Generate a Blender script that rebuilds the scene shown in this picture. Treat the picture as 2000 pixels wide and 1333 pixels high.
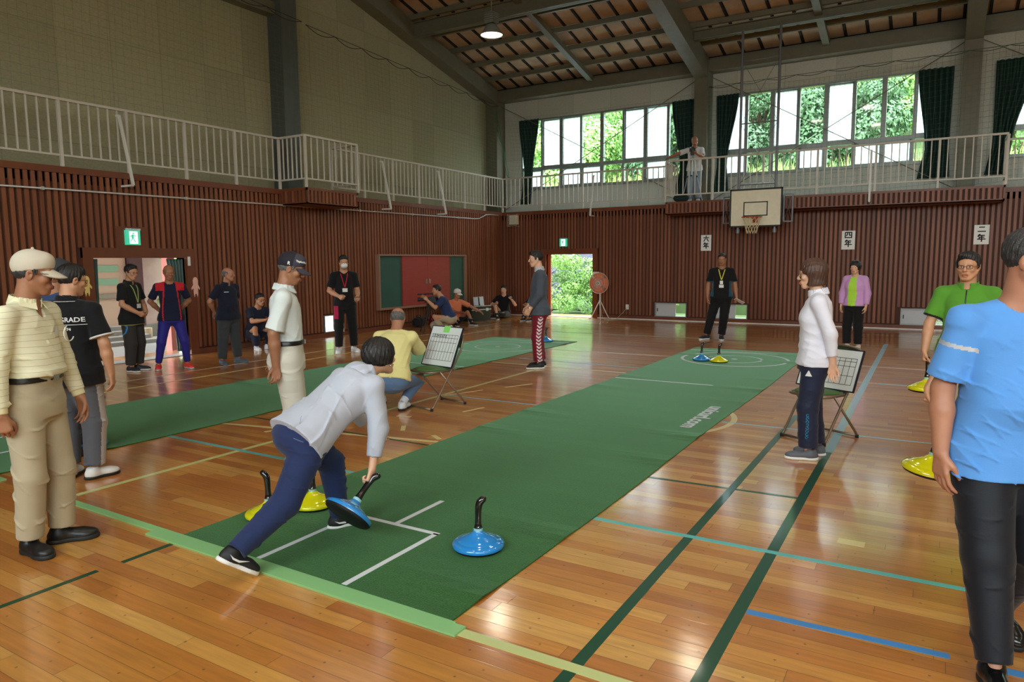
import bpy, math, random
import numpy as np
from mathutils import Vector, Matrix
from mathutils.bvhtree import BVHTree

for o in list(bpy.data.objects):
    bpy.data.objects.remove(o)
SC = bpy.context.scene
COL = SC.collection
PI = math.pi
random.seed(7)

# ---------------------------------------------------------------- camera, world, exposure
CAM_H = 1.62
PITCH, YAW, ROLL = math.radians(-6.39723), math.radians(31.06258), math.radians(-0.46688)
cy, sy, cp, sp, cr, sr = math.cos(YAW), math.sin(YAW), math.cos(PITCH), math.sin(PITCH), math.cos(ROLL), math.sin(ROLL)
fwd = Vector((-sy*cp, cy*cp, sp)); rgt = Vector((cy, sy, 0)); upv = rgt.cross(fwd)
r2 = rgt*cr + upv*sr; u2 = upv*cr - rgt*sr
cd = bpy.data.cameras.new('camera'); cam = bpy.data.objects.new('camera', cd); COL.objects.link(cam)
cd.sensor_width = 36.0; cd.lens = 1377.84/2000*36.0; cd.clip_start = 0.05; cd.clip_end = 400
m = Matrix(((r2.x, u2.x, -fwd.x, 0), (r2.y, u2.y, -fwd.y, 0), (r2.z, u2.z, -fwd.z, 0), (0, 0, 0, 1)))
cam.matrix_world = Matrix.Translation((0, 0, CAM_H)) @ m
SC.camera = cam
SC.view_settings.view_transform = 'Standard'; SC.view_settings.look = 'None'
SC.view_settings.gamma = 1.0; SC.view_settings.use_curve_mapping = False
SC.view_settings.exposure = EXPO = 0.15
try:
    SC.cycles.use_denoising = True
    SC.cycles.denoiser = 'OPENIMAGEDENOISE'
    SC.cycles.max_bounces = 7; SC.cycles.diffuse_bounces = 4; SC.cycles.glossy_bounces = 3
    SC.cycles.transmission_bounces = 6; SC.cycles.transparent_max_bounces = 12
    SC.cycles.sample_clamp_indirect = 8.0; SC.cycles.caustics_reflective = False; SC.cycles.caustics_refractive = False
    SC.cycles.use_adaptive_sampling = True; SC.cycles.adaptive_threshold = 0.02
except Exception as e:
    print('cycles settings', e)
SKY = 16.5
w = bpy.data.worlds.new('overcast_sky'); SC.world = w; w.use_nodes = True
nt = w.node_tree; nt.nodes.clear()
bg = nt.nodes.new('ShaderNodeBackground'); ow = nt.nodes.new('ShaderNodeOutputWorld')
tc = nt.nodes.new('ShaderNodeTexCoord'); sx = nt.nodes.new('ShaderNodeSeparateXYZ'); rp = nt.nodes.new('ShaderNodeValToRGB')
nt.links.new(tc.outputs['Generated'], sx.inputs[0]); nt.links.new(sx.outputs['Z'], rp.inputs[0])
rp.color_ramp.elements[0].color = (0.30, 0.34, 0.34, 1); rp.color_ramp.elements[0].position = 0.0
e = rp.color_ramp.elements.new(0.08); e.color = (0.93, 0.98, 1.0, 1)
rp.color_ramp.elements[-1].color = (0.80, 0.92, 1.0, 1)
nt.links.new(rp.outputs[0], bg.inputs[0]); bg.inputs[1].default_value = SKY
nt.links.new(bg.outputs[0], ow.inputs[0])
# a soft, hazy sun high above the hillside (outdoors only; roof and walls keep it out of the hall)
sd = bpy.data.lights.new('sun', 'SUN'); sd.energy = 3.0; sd.angle = 0.5; sd.color = (1.0, 0.96, 0.86)
so = bpy.data.objects.new('sun', sd); COL.objects.link(so); so.rotation_euler = (math.radians(20), math.radians(24), 0); so.location = (0, 0, 40)

# ---------------------------------------------------------------- helpers
def rgb(*c):
    """sRGB 0-255 to linear"""
    return tuple((x/255/12.92 if x/255 <= 0.04045 else ((x/255+0.055)/1.055)**2.4) for x in c)

MATS = {}
def mat(name, col, rough=0.6, metal=0.0, var=0.0, vscale=8.0, bump=0.0, bscale=60.0, spec=0.5, coat=0.0, trans=0.0, emit=0.0, stretch=None, sheen=0.0, alpha=1.0):
    if name in MATS: return MATS[name]
    m = bpy.data.materials.new(name); m.use_nodes = True; n = m.node_tree; b = n.nodes['Principled BSDF']
    b.inputs['Base Color'].default_value = (*col, 1); b.inputs['Roughness'].default_value = rough
    b.inputs['Metallic'].default_value = metal; b.inputs['Specular IOR Level'].default_value = spec
    b.inputs['Coat Weight'].default_value = coat; b.inputs['Coat Roughness'].default_value = 0.08
    b.inputs['Transmission Weight'].default_value = trans; b.inputs['Sheen Weight'].default_value = sheen
    b.inputs['Alpha'].default_value = alpha
    if emit: b.inputs['Emission Color'].default_value = (*col, 1); b.inputs['Emission Strength'].default_value = emit
    t = n.nodes.new('ShaderNodeTexCoord'); mp = n.nodes.new('ShaderNodeMapping'); n.links.new(t.outputs['Object'], mp.inputs[0])
    if stretch: mp.inputs['Scale'].default_value = stretch
    if var:
        nz = n.nodes.new('ShaderNodeTexNoise'); nz.inputs['Scale'].default_value = vscale; nz.inputs['Detail'].default_value = 5
        n.links.new(mp.outputs[0], nz.inputs[0])
        mr = n.nodes.new('ShaderNodeMapRange'); mr.inputs[1].default_value = 0.3; mr.inputs[2].default_value = 0.7
        mr.inputs[3].default_value = 1-var; mr.inputs[4].default_value = 1+var; n.links.new(nz.outputs[0], mr.inputs[0])
        mx = n.nodes.new('ShaderNodeVectorMath'); mx.operation = 'SCALE'; mx.inputs[0].default_value = col
        n.links.new(mr.outputs[0], mx.inputs['Scale']); n.links.new(mx.outputs[0], b.inputs['Base Color'])
    if bump:
        nb = n.nodes.new('ShaderNodeTexNoise'); nb.inputs['Scale'].default_value = bscale; nb.inputs['Detail'].default_value = 3
        n.links.new(mp.outputs[0], nb.inputs[0])
        bp = n.nodes.new('ShaderNodeBump'); bp.inputs['Strength'].default_value = bump; bp.inputs['Distance'].default_value = 0.01
        n.links.new(nb.outputs[0], bp.inputs['Height']); n.links.new(bp.outputs[0], b.inputs['Normal'])
    MATS[name] = m
    return m

class MB:
    """collects shapes into one mesh"""
    def __init__(s): s.v = []; s.f = []; s.mi = []
    def add(s, vs, fs, mi=0):
        b = len(s.v); s.v += [tuple(p) for p in vs]; s.f += [tuple(i+b for i in f) for f in fs]; s.mi += [mi]*len(fs); return s
    def box(s, x0, y0, z0, x1, y1, z1, mi=0):
        vs = [(x, y, z) for z in (z0, z1) for y in (y0, y1) for x in (x0, x1)]
        return s.add(vs, [(0, 2, 3, 1), (4, 5, 7, 6), (0, 1, 5, 4), (2, 6, 7, 3), (0, 4, 6, 2), (1, 3, 7, 5)], mi)
    def bar(s, a, b, w, h, mi=0, up=(0, 0, 1)):
        a = Vector(a); b = Vector(b); d = (b-a).normalized(); u = Vector(up)
        if abs(d.dot(u)) > 0.98: u = Vector((1, 0, 0))
        r = d.cross(u).normalized(); u = r.cross(d).normalized()
        vs = []
        for p in (a, b):
            for sx_, sz_ in ((-1, -1), (1, -1), (1, 1), (-1, 1)): vs.append(p+r*(sx_*w/2)+u*(sz_*h/2))
        return s.add(vs, [(0, 1, 2, 3), (7, 6, 5, 4), (0, 4, 5, 1), (1, 5, 6, 2), (2, 6, 7, 3), (3, 7, 4, 0)], mi)
    def tube(s, pts, r, n=8, mi=0, caps=True):
        pts = [Vector(p) for p in pts]; rs = r if isinstance(r, (list, tuple)) else [r]*len(pts)
        rings = []; prev = None
        for i, p in enumerate(pts):
            d = (pts[min(i+1, len(pts)-1)]-pts[max(i-1, 0)]).normalized()
            if prev is None:
                u = Vector((0, 0, 1)) if abs(d.z) < 0.9 else Vector((1, 0, 0)); x = d.cross(u).normalized()
            else: x = (prev-d*prev.dot(d)).normalized()
            prev = x; y = d.cross(x)
            rings.append([p+(x*math.cos(2*PI*k/n)+y*math.sin(2*PI*k/n))*rs[i] for k in range(n)])
        vs = [q for ring in rings for q in ring]; fs = []
        for i in range(len(pts)-1):
            for k in range(n): fs.append((i*n+k, i*n+(k+1) % n, (i+1)*n+(k+1) % n, (i+1)*n+k))
        if caps: fs.append(tuple(range(n-1, -1, -1))); fs.append(tuple((len(pts)-1)*n+k for k in range(n)))
        return s.add(vs, fs, mi)
    def lathe(s, prof, n=32, c=(0, 0, 0), mi=0, R=None):
        vs = []; fs = []
        for r, z in prof:
            for k in range(n):
                p = Vector((r*math.cos(2*PI*k/n), r*math.sin(2*PI*k/n), z))
                if R is not None: p = R @ p
                vs.append(p+Vector(c))
        for i in range(len(prof)-1):
            for k in range(n): fs.append((i*n+k, i*n+(k+1) % n, (i+1)*n+(k+1) % n, (i+1)*n+k))
        return s.add(vs, fs, mi)
    def poly(s, pts, mi=0): return s.add(pts, [tuple(range(len(pts)))], mi)
    def prism(s, pts, d, mi=0):
        """closed outline extruded by vector d"""
        n = len(pts); d = Vector(d); a = [Vector(p) for p in pts]; b = [p+d for p in a]
        fs = [tuple(range(n-1, -1, -1)), tuple(range(n, 2*n))]+[(i, (i+1) % n, n+(i+1) % n, n+i) for i in range(n)]
        return s.add(a+b, fs, mi)
    def mesh(s, name, mats, smooth=False):
        me = bpy.data.meshes.new(name); me.from_pydata([tuple(v) for v in s.v], [], s.f)
        for q in (mats if isinstance(mats, (list, tuple)) else [mats]): me.materials.append(q)
        if any(s.mi): me.polygons.foreach_set('material_index', s.mi)
        if smooth: me.polygons.foreach_set('use_smooth', [True]*len(s.f))
        me.update(); return me
    def build(s, name, mats, parent=None, smooth=False, loc=None):
        o = bpy.data.objects.new(name, s.mesh(name, mats, smooth)); COL.objects.link(o)
        if parent is not None: o.parent = parent
        if loc is not None: o.location = loc
        return o

def smooth_by_angle(o, ang=40):
    me = o.data; me.polygons.foreach_set('use_smooth', [True]*len(me.polygons))
    try: me.set_sharp_from_angle(angle=math.radians(ang))
    except Exception: pass
    return o
def tag(o, label=None, cat=None, group=None, kind=None):
    if label: o['label'] = label
    if cat: o['category'] = cat
    if group: o['group'] = group
    if kind: o['kind'] = kind
    return o
def struct(o, label=None): return tag(o, label, None, None, 'structure')
def empty(name, loc=(0, 0, 0), rz=0.0, label=None, cat=None, group=None, rot=None):
    o = bpy.data.objects.new(name, None); COL.objects.link(o); o.location = loc
    o.rotation_euler = rot if rot else (0, 0, rz); o.empty_display_size = 0.1
    return tag(o, label, cat, group)
KIDS = {}
def copy_tree(o, parent=None, label=None):
    c = o.copy(); COL.objects.link(c)
    if parent is not None: c.parent = parent
    for ch in list(o.children): copy_tree(ch, c)
    if label: c['label'] = label
    return c
def rects(u0, u1, z0, z1, holes):
    """rectangles covering u0..u1 x z0..z1 minus the holes"""
    us = sorted(set([u0, u1]+[h[0] for h in holes]+[h[1] for h in holes])); out = []
    us = [u for u in us if u0 <= u <= u1]
    for a, b in zip(us, us[1:]):
        hs = sorted([(h[2], h[3]) for h in holes if h[0] <= (a+b)/2 <= h[1]]); z = z0
        for h0, h1 in hs:
            if h0 > z: out.append((a, b, z, h0))
            z = max(z, h1)
        if z < z1: out.append((a, b, z, z1))
    return out

# ---------------------------------------------------------------- node materials of the hall
def N(n, t, **k):
    x = n.nodes.new(t)
    for a, b in k.items(): setattr(x, a, b)
    return x
def floor_material():
    m = bpy.data.materials.new('varnished_wood_floor'); m.use_nodes = True; n = m.node_tree; L = n.links.new; b = n.nodes['Principled BSDF']
    tc = N(n, 'ShaderNodeTexCoord'); s = N(n, 'ShaderNodeSeparateXYZ'); L(tc.outputs['Object'], s.inputs[0])
    def M(op, a, bb=None, c=None):
        x = N(n, 'ShaderNodeMath', operation=op)
        for i, q in enumerate((a, bb, c)):
            if q is None: continue
            if isinstance(q, (int, float)): x.inputs[i].default_value = q
            else: L(q, x.inputs[i])
        return x.outputs[0]
    PW, PL = 0.094, 1.25
    ry = M('DIVIDE', s.outputs['Y'], PW); row = M('FLOOR', ry); fy = M('FRACT', ry)
    wn = N(n, 'ShaderNodeTexWhiteNoise', noise_dimensions='1D'); L(row, wn.inputs['W'])
    xs = M('ADD', M('DIVIDE', s.outputs['X'], PL), M('MULTIPLY', wn.outputs['Value'], 7.0)); cell = M('FLOOR', xs); fx = M('FRACT', xs)
    cb = N(n, 'ShaderNodeCombineXYZ'); L(cell, cb.inputs[0]); L(row, cb.inputs[1])
    w2 = N(n, 'ShaderNodeTexWhiteNoise', noise_dimensions='3D'); L(cb.outputs[0], w2.inputs[0])
    cr_ = N(n, 'ShaderNodeValToRGB'); L(w2.outputs['Value'], cr_.inputs[0]); E = cr_.color_ramp.elements
    E[0].color = (*rgb(182, 108, 38), 1); E[1].color = (*rgb(216, 160, 80), 1); E[1].position = 1.0
    for p_, c_ in ((0.3, (194, 122, 46)), (0.6, (202, 134, 54)), (0.82, (210, 148, 66))):
        q = E.new(p_); q.color = (*rgb(*c_), 1)
    # grain
    mp = N(n, 'ShaderNodeMapping'); mp.inputs['Scale'].default_value = (1.2, 16, 1); L(tc.outputs['Object'], mp.inputs[0])
    vm = N(n, 'ShaderNodeVectorMath', operation='ADD'); L(mp.outputs[0], vm.inputs[0]); L(w2.outputs['Color'], vm.inputs[1])
    g = N(n, 'ShaderNodeTexNoise'); g.inputs['Scale'].default_value = 3.0; g.inputs['Detail'].default_value = 7; g.inputs['Roughness'].default_value = 0.62; L(vm.outputs[0], g.inputs[0])
    st = N(n, 'ShaderNodeTexNoise'); st.inputs['Scale'].default_value = 1.3; st.inputs['Detail'].default_value = 4; L(tc.outputs['Object'], st.inputs[0])
    gm = N(n, 'ShaderNodeMapRange'); gm.inputs[1].default_value = 0.25; gm.inputs[2].default_value = 0.75; gm.inputs[3].default_value = 0.74; gm.inputs[4].default_value = 1.16; L(g.outputs[0], gm.inputs[0])
    sm = N(n, 'ShaderNodeMapRange'); sm.inputs[1].default_value = 0.3; sm.inputs[2].default_value = 0.7; sm.inputs[3].default_value = 0.86; sm.inputs[4].default_value = 1.1; L(st.outputs[0], sm.inputs[0])
    # seams: long edges, butt joints, nail heads
    ey = M('MINIMUM', fy, M('SUBTRACT', 1.0, fy)); ex = M('MULTIPLY', M('MINIMUM', fx, M('SUBTRACT', 1.0, fx)), PL/PW)
    ed = M('MINIMUM', ey, ex); seam = N(n, 'ShaderNodeMapRange'); seam.inputs[1].default_value = 0.006; seam.inputs[2].default_value = 0.028
    seam.inputs[3].default_value = 0.42; seam.inputs[4].default_value = 1.0; L(ed, seam.inputs[0])
    nx = M('SUBTRACT', M('FRACT', M('MULTIPLY', xs, 2.75)), 0.5); ny = M('SUBTRACT', fy, 0.5)
    nd = M('SQRT', M('ADD', M('POWER', M('MULTIPLY', nx, PL/2.75), 2.0), M('POWER', M('MULTIPLY', ny, PW), 2.0)))
    nail = N(n, 'ShaderNodeMapRange'); nail.inputs[1].default_value = 0.005; nail.inputs[2].default_value = 0.007; nail.inputs[3].default_value = 0.45; nail.inputs[4].default_value = 1.0; L(nd, nail.inputs[0])
    f = M('MULTIPLY', M('MULTIPLY', gm.outputs[0], sm.outputs[0]), M('MULTIPLY', seam.outputs[0], nail.outputs[0]))
    sc = N(n, 'ShaderNodeVectorMath', operation='SCALE'); L(cr_.outputs[0], sc.inputs[0]); L(f, sc.inputs['Scale']); L(sc.outputs[0], b.inputs['Base Color'])
    rn = N(n, 'ShaderNodeMapRange'); rn.inputs[1].default_value = 0.3; rn.inputs[2].default_value = 0.75; rn.inputs[3].default_value = 0.34; rn.inputs[4].default_value = 0.46; L(st.outputs[0], rn.inputs[0])
    L(rn.outputs[0], b.inputs['Roughness']); b.inputs['Specular IOR Level'].default_value = 1.0
    b.inputs['Coat Weight'].default_value = 1.0; b.inputs['Coat Roughness'].default_value = 0.14; b.inputs['Coat IOR'].default_value = 1.8
    wv = N(n, 'ShaderNodeTexNoise'); wv.inputs['Scale'].default_value = 1.0; wv.inputs['Detail'].default_value = 2
    m2 = N(n, 'ShaderNodeMapping'); m2.inputs['Scale'].default_value = (1.6, 11, 1); L(tc.outputs['Object'], m2.inputs[0]); L(m2.outputs[0], wv.inputs[0])
    h = M('ADD', M('MULTIPLY', wv.outputs[0], 0.5), M('MULTIPLY', seam.outputs[0], 0.10))
    bp = N(n, 'ShaderNodeBump'); bp.inputs['Strength'].default_value = 0.28; bp.inputs['Distance'].default_value = 0.004; L(h, bp.inputs['Height'])
    L(bp.outputs[0], b.inputs['Normal']); L(bp.outputs[0], b.inputs['Coat Normal'])
    return m

def slat_material():
    m = bpy.data.materials.new('stained_wood_slats'); m.use_nodes = True; n = m.node_tree; L = n.links.new; b = n.nodes['Principled BSDF']
    tc = N(n, 'ShaderNodeTexCoord'); vm = N(n, 'ShaderNodeVectorMath', operation='SNAP'); vm.inputs[1].default_value = (0.1, 0.1, 100); L(tc.outputs['Object'], vm.inputs[0])
    wn = N(n, 'ShaderNodeTexWhiteNoise', noise_dimensions='3D'); L(vm.outputs[0], wn.inputs[0])
    r = N(n, 'ShaderNodeValToRGB'); L(wn.outputs['Value'], r.inputs[0]); r.color_ramp.elements[0].color = (*rgb(112, 64, 42), 1); r.color_ramp.elements[1].color = (*rgb(142, 86, 58), 1)
    mp = N(n, 'ShaderNodeMapping'); mp.inputs['Scale'].default_value = (30, 30, 1.5); L(tc.outputs['Object'], mp.inputs[0])
    g = N(n, 'ShaderNodeTexNoise'); g.inputs['Scale'].default_value = 2; g.inputs['Detail'].default_value = 5; L(mp.outputs[0], g.inputs[0])
    mr = N(n, 'ShaderNodeMapRange'); mr.inputs[3].default_value = 0.75; mr.inputs[4].default_value = 1.25; L(g.outputs[0], mr.inputs[0])
    sc = N(n, 'ShaderNodeVectorMath', operation='SCALE'); L(r.outputs[0], sc.inputs[0]); L(mr.outputs[0], sc.inputs['Scale']); L(sc.outputs[0], b.inputs['Base Color'])
    b.inputs['Roughness'].default_value = 0.45; b.inputs['Specular IOR Level'].default_value = 0.4
    return m
def board_material(name, col, pu, pz, axis):
    """fibre-cement wall boards: joints plus fine streaks; axis is the horizontal coordinate"""
    m = bpy.data.materials.new(name); m.use_nodes = True; n = m.node_tree; L = n.links.new; b = n.nodes['Principled BSDF']
    tc = N(n, 'ShaderNodeTexCoord'); s = N(n, 'ShaderNodeSeparateXYZ'); L(tc.outputs['Object'], s.inputs[0]); u = s.outputs[axis]
    def M(op, a, bb=None):
        x = N(n, 'ShaderNodeMath', operation=op)
        for i, q in enumerate((a, bb)):
            if q is None: continue
            if isinstance(q, (int, float)): x.inputs[i].default_value = q
            else: L(q, x.inputs[i])
        return x.outputs[0]
    du = M('DIVIDE', u, pu); dz = M('DIVIDE', s.outputs['Z'], pz)
    fu = M('FRACT', du); fz = M('FRACT', dz)
    e = M('MINIMUM', M('MULTIPLY', M('MINIMUM', fu, M('SUBTRACT', 1.0, fu)), pu), M('MULTIPLY', M('MINIMUM', fz, M('SUBTRACT', 1.0, fz)), pz))
    sm = N(n, 'ShaderNodeMapRange'); sm.inputs[1].default_value = 0.003; sm.inputs[2].default_value = 0.012; sm.inputs[3].default_value = 0.78; sm.inputs[4].default_value = 1; L(e, sm.inputs[0])
    cb = N(n, 'ShaderNodeCombineXYZ'); L(M('FLOOR', du), cb.inputs[0]); L(M('FLOOR', dz), cb.inputs[1])
    wn = N(n, 'ShaderNodeTexWhiteNoise', noise_dimensions='3D'); L(cb.outputs[0], wn.inputs[0])
    wm = N(n, 'ShaderNodeMapRange'); wm.inputs[3].default_value = 0.9; wm.inputs[4].default_value = 1.08; L(wn.outputs['Value'], wm.inputs[0])
    mp = N(n, 'ShaderNodeMapping'); mp.inputs['Scale'].default_value = (14, 14, 26); L(tc.outputs['Object'], mp.inputs[0])
    g = N(n, 'ShaderNodeTexNoise'); g.inputs['Scale'].default_value = 1.6; g.inputs['Detail'].default_value = 8; g.inputs['Roughness'].default_value = 0.75; L(mp.outputs[0], g.inputs[0])
    mr = N(n, 'ShaderNodeMapRange'); mr.inputs[1].default_value = 0.3; mr.inputs[2].default_value = 0.7; mr.inputs[3].default_value = 0.82; mr.inputs[4].default_value = 1.15; L(g.outputs[0], mr.inputs[0])
    f = M('MULTIPLY', M('MULTIPLY', sm.outputs[0], wm.outputs[0]), mr.outputs[0])
    sc = N(n, 'ShaderNodeVectorMath', operation='SCALE'); sc.inputs[0].default_value = col; L(f, sc.inputs['Scale']); L(sc.outputs[0], b.inputs['Base Color'])
    b.inputs['Roughness'].default_value = 0.85; b.inputs['Specular IOR Level'].default_value = 0.2
    return m

M_floor = floor_material(); M_slat = slat_material()
M_back = mat('dark_backing_board', rgb(76, 44, 32), 0.8)
M_brown = mat('brown_stained_trim', rgb(112, 62, 38), 0.4, var=0.15, vscale=6, stretch=(1, 1, 0.2), spec=0.4)
M_wallL = board_material('olive_grey_wall_board', rgb(168, 162, 132), 0.91, 1.82, 'Y')
M_wallB = board_material('grey_wall_board', rgb(206, 206, 198), 1.2, 2.4, 'X')
M_steel = mat('olive_grey_painted_steel', rgb(112, 108, 90), 0.5, var=0.08)
M_steelb = mat('blue_grey_painted_steel', rgb(86, 90, 86), 0.5, var=0.06)
M_ceil = mat('ceiling_fibre_panel', rgb(190, 164, 136), 0.9, var=0.16, vscale=3.0, bump=0.2)
M_ceild = mat('dark_ceiling_joint', rgb(30, 26, 20), 0.8)
M_deck = mat('gallery_concrete', rgb(120, 124, 116), 0.8, var=0.1)
M_rail = mat('off_white_rail_paint', rgb(196, 190, 178), 0.45, var=0.06, vscale=5)
M_alu = mat('window_aluminium', rgb(150, 154, 152), 0.4, metal=0.3)
M_white = mat('plain_white', rgb(225, 225, 222), 0.5)
M_black = mat('plain_black', rgb(18, 18, 20), 0.5)
M_chrome = mat('bright_steel', rgb(190, 190, 192), 0.25, metal=0.9)

# ---------------------------------------------------------------- the hall
XL, YB = -11.5, 18.6            # faces of the slatted lower walls
XU, YU = -12.4, 19.6            # faces of the set-back upper walls
XR, YF = 12.0, -5.6             # right and front walls (behind the camera)
ZD = 3.12                       # gallery deck
def roof_z(y):
    return 6.95+0.232*(19.5-y) if y >= 7 else 6.95+0.232*12.5-0.232*(7-y)
fl = MB().box(XU, YF, -0.12, XR, YU, 0.0).build('floor', M_floor); struct(fl, 'glossy orange wooden sports hall floor')

DL = (6.22, 7.84)               # left doorway (y range)
DB = (-10.0, -8.48)             # back doorway (x range)
HB = [(-6.62, -5.74), (-5.03, -4.15), (-0.70, 0.22), (3.0, 3.9)]   # floor-level hatches in the back wall
HL = [(11.12, 11.62)]           # floor-level hatch in the left wall
holesB = [(DB[0], DB[1], 0, 1.83)]+[(a, b, 0.10, 0.48) for a, b in HB]
holesL = [(DL[0], DL[1], 0, 1.74)]+[(a, b, 0.10, 0.48) for a, b in HL]
def slat_wall(name, axis, u0, u1, holes, face, sign, frame=0.16, label=None, thick=0.25):
    b = MB()
    for a, c, z0, z1 in rects(u0, u1, 0, ZD-0.03, holes):
        if axis == 'y': b.box(min(face-0.03, face-thick), a, z0, max(face-0.03, face-thick), c, z1, 1)
        else: b.box(a, face+0.03, z0, c, face+thick, z1, 1)
    big = [(h[0]-(frame if h[3] > 1 else 0.03), h[1]+(frame if h[3] > 1 else 0.03), 0 if h[3] > 1 else h[2]-0.03, h[3]+(frame if h[3] > 1 else 0.03)) for h in holes]
    n = int((u1-u0)/0.1)
    for i in range(n):
        u = u0+0.1*i+0.025; z = 0.12
        segs = []; hs = sorted([(h[2], h[3]) for h in big if h[0] < u+0.05 and h[1] > u])
        for h0, h1 in hs:
            if h0 > z: segs.append((z, h0))
            z = max(z, h1)
        segs.append((z, ZD-0.10))
        for z0, z1 in segs:
            if axis == 'y': b.box(face-0.03, u, z0, face, u+0.056, z1, 0)
            else: b.box(u, face+0.008, z0, u+0.056, face+0.03, z1, 0)
    # top cap moulding
    if axis == 'y': b.box(face-0.06, u0, ZD-0.10, face+0.02, u1, ZD, 2)
    else: b.box(u0, face-0.02, ZD-0.10, u1, face+0.06, ZD, 2)
    if axis == 'x': b.box(u0-0.28, face+0.03, 0, u0, face+thick, ZD-0.03, 1)
    o = b.build(name, [M_slat, M_back, M_brown]); return struct(o, label)
slat_wall('wall_left', 'y', YF, YB+0.0, holesL, XL, 1, label='dark brown vertically slatted lower wall on the left')
slat_wall('wall_back', 'x', XL, XR, holesB, YB, 1, label='dark brown vertically slatted lower wall at the back')
# baseboards
def base_segs(u0, u1, gaps):
    out = []; u = u0
    for a, b in sorted(gaps):
        out.append((u, a)); u = b
    out.append((u, u1)); return out
b = MB()
for a, c in base_segs(XL, XR, [(DB[0]-0.16, DB[1]+0.16)]): b.box(a, YB-0.02, 0, c, YB+0.03, 0.095); b.box(a, YB-0.035, 0, c, YB-0.02, 0.02, 1)
struct(b.build('baseboard_back', [M_brown, M_white]), 'brown baseboard with a pale strip along the back wall')
b = MB()
for a, c in base_segs(YF, YB, [(DL[0]-0.16, DL[1]+0.16)]): b.box(XL-0.03, a, 0, XL+0.02, c, 0.095)
struct(b.build('baseboard_left', M_brown), 'brown baseboard along the left wall')
# door surrounds
b = MB(); a, c = DL
b.box(XL-0.25, a-0.16, 0, XL+0.03, a, 1.9).box(XL-0.25, c, 0, XL+0.03, c+0.16, 1.9).box(XL-0.25, a-0.16, 1.74, XL+0.035, c+0.16, 1.9)
struct(b.build('trim_1', M_brown), 'brown timber surround of the left doorway')
b = MB(); a, c = DB
b.box(a-0.16, YB-0.03, 0, a, YB+0.25, 1.99).box(c, YB-0.03, 0, c+0.16, YB+0.25, 1.99).box(a-0.16, YB-0.035, 1.83, c+0.16, YB+0.25, 1.99)
struct(b.build('trim_2', M_brown), 'brown timber surround of the open back doorway')
# sliding door leaf of the back doorway, pushed into the wall, its orange edge showing
d1 = MB().box(DB[0]+0.0, YB+0.10, 0.01, DB[0]+0.10, YB+0.15, 1.83).build('door_1', mat('orange_door_edge', rgb(176, 84, 52), 0.4)); struct(d1, 'orange edge of the open sliding door at the back doorway')
MB().box(DB[0]+0.09, YB+0.085, 0.85, DB[0]+0.105, YB+0.10, 1.0).build('door_handle', M_chrome, d1)
# white sills
struct(MB().box(DB[0], YB-0.03, 0.0, DB[1], YB+0.3, 0.012).build('trim_3', mat('pale_threshold', rgb(215, 208, 196), 0.4)), 'pale threshold strip of the back doorway')
struct(MB().box(XL-0.3, DL[0], 0.0, XL+0.03, DL[1], 0.012).build('trim_4', M_alu), 'metal threshold strip of the left doorway')

# gallery deck and its brown slatted balconies
def deck(name, x0, y0, x1, y1, label):
    return struct(MB().box(x0, y0, ZD-0.24, x1, y1, ZD).build(name, M_deck), label)
deck('trim_5', XU-0.1, YF, XL-0.03, YU, 'concrete gallery deck along the left wall')
deck('trim_6', XL-0.03, YB+0.03, XR, YU+0.1, 'concrete gallery deck along the back wall')
def balcony(name, x0, y0, x1, y1, faces, label):
    b = MB(); z0, z1 = 2.80, ZD
    b.box(x0+0.03, y0+0.03, z0+0.02, x1-0.03, y1-0.03, z1-0.002, 1); b.box(x0, y0, z0, x1, y1, z0+0.02, 2)
    for f in faces:
        if f in 'SN':
            y = y0 if f == 'S' else y1; s_ = 1 if f == 'S' else -1
            b.box(x0, min(y, y+s_*0.03), z1-0.05, x1, max(y, y+s_*0.03), z1, 2); b.box(x0, min(y, y+s_*0.03), z0, x1, max(y, y+s_*0.03), z0+0.04, 2)
            u = x0+0.02
            while u < x1-0.05: b.box(u, min(y, y+s_*0.03), z0+0.04, u+0.052, max(y, y+s_*0.03), z1-0.05, 0); u += 0.1
        else:
            x = x1 if f == 'E' else x0; s_ = -1 if f == 'E' else 1
            b.box(min(x, x+s_*0.03), y0, z1-0.05, max(x, x+s_*0.03), y1, z1, 2); b.box(min(x, x+s_*0.03), y0, z0, max(x, x+s_*0.03), y1, z0+0.04, 2)
            u = y0+0.02
            while u < y1-0.05: b.box(min(x, x+s_*0.03), u, z0+0.04, max(x, x+s_*0.03), u+0.052, z1-0.05, 0); u += 0.1
    return struct(b.build(name, [M_slat, M_back, M_brown]), label)
BLX, BLY = -10.75, (10.05, 11.5)
BBX, BBY = (-6.12, 1.10), 17.9
balcony('trim_7', XL+0.0, BLY[0], BLX, BLY[1], 'SNE', 'brown slatted balcony bulging from the left gallery')
balcony('trim_8', BBX[0], BBY, BBX[1], YB, 'SEW', 'long brown slatted balcony in front of the back gallery')

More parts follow.
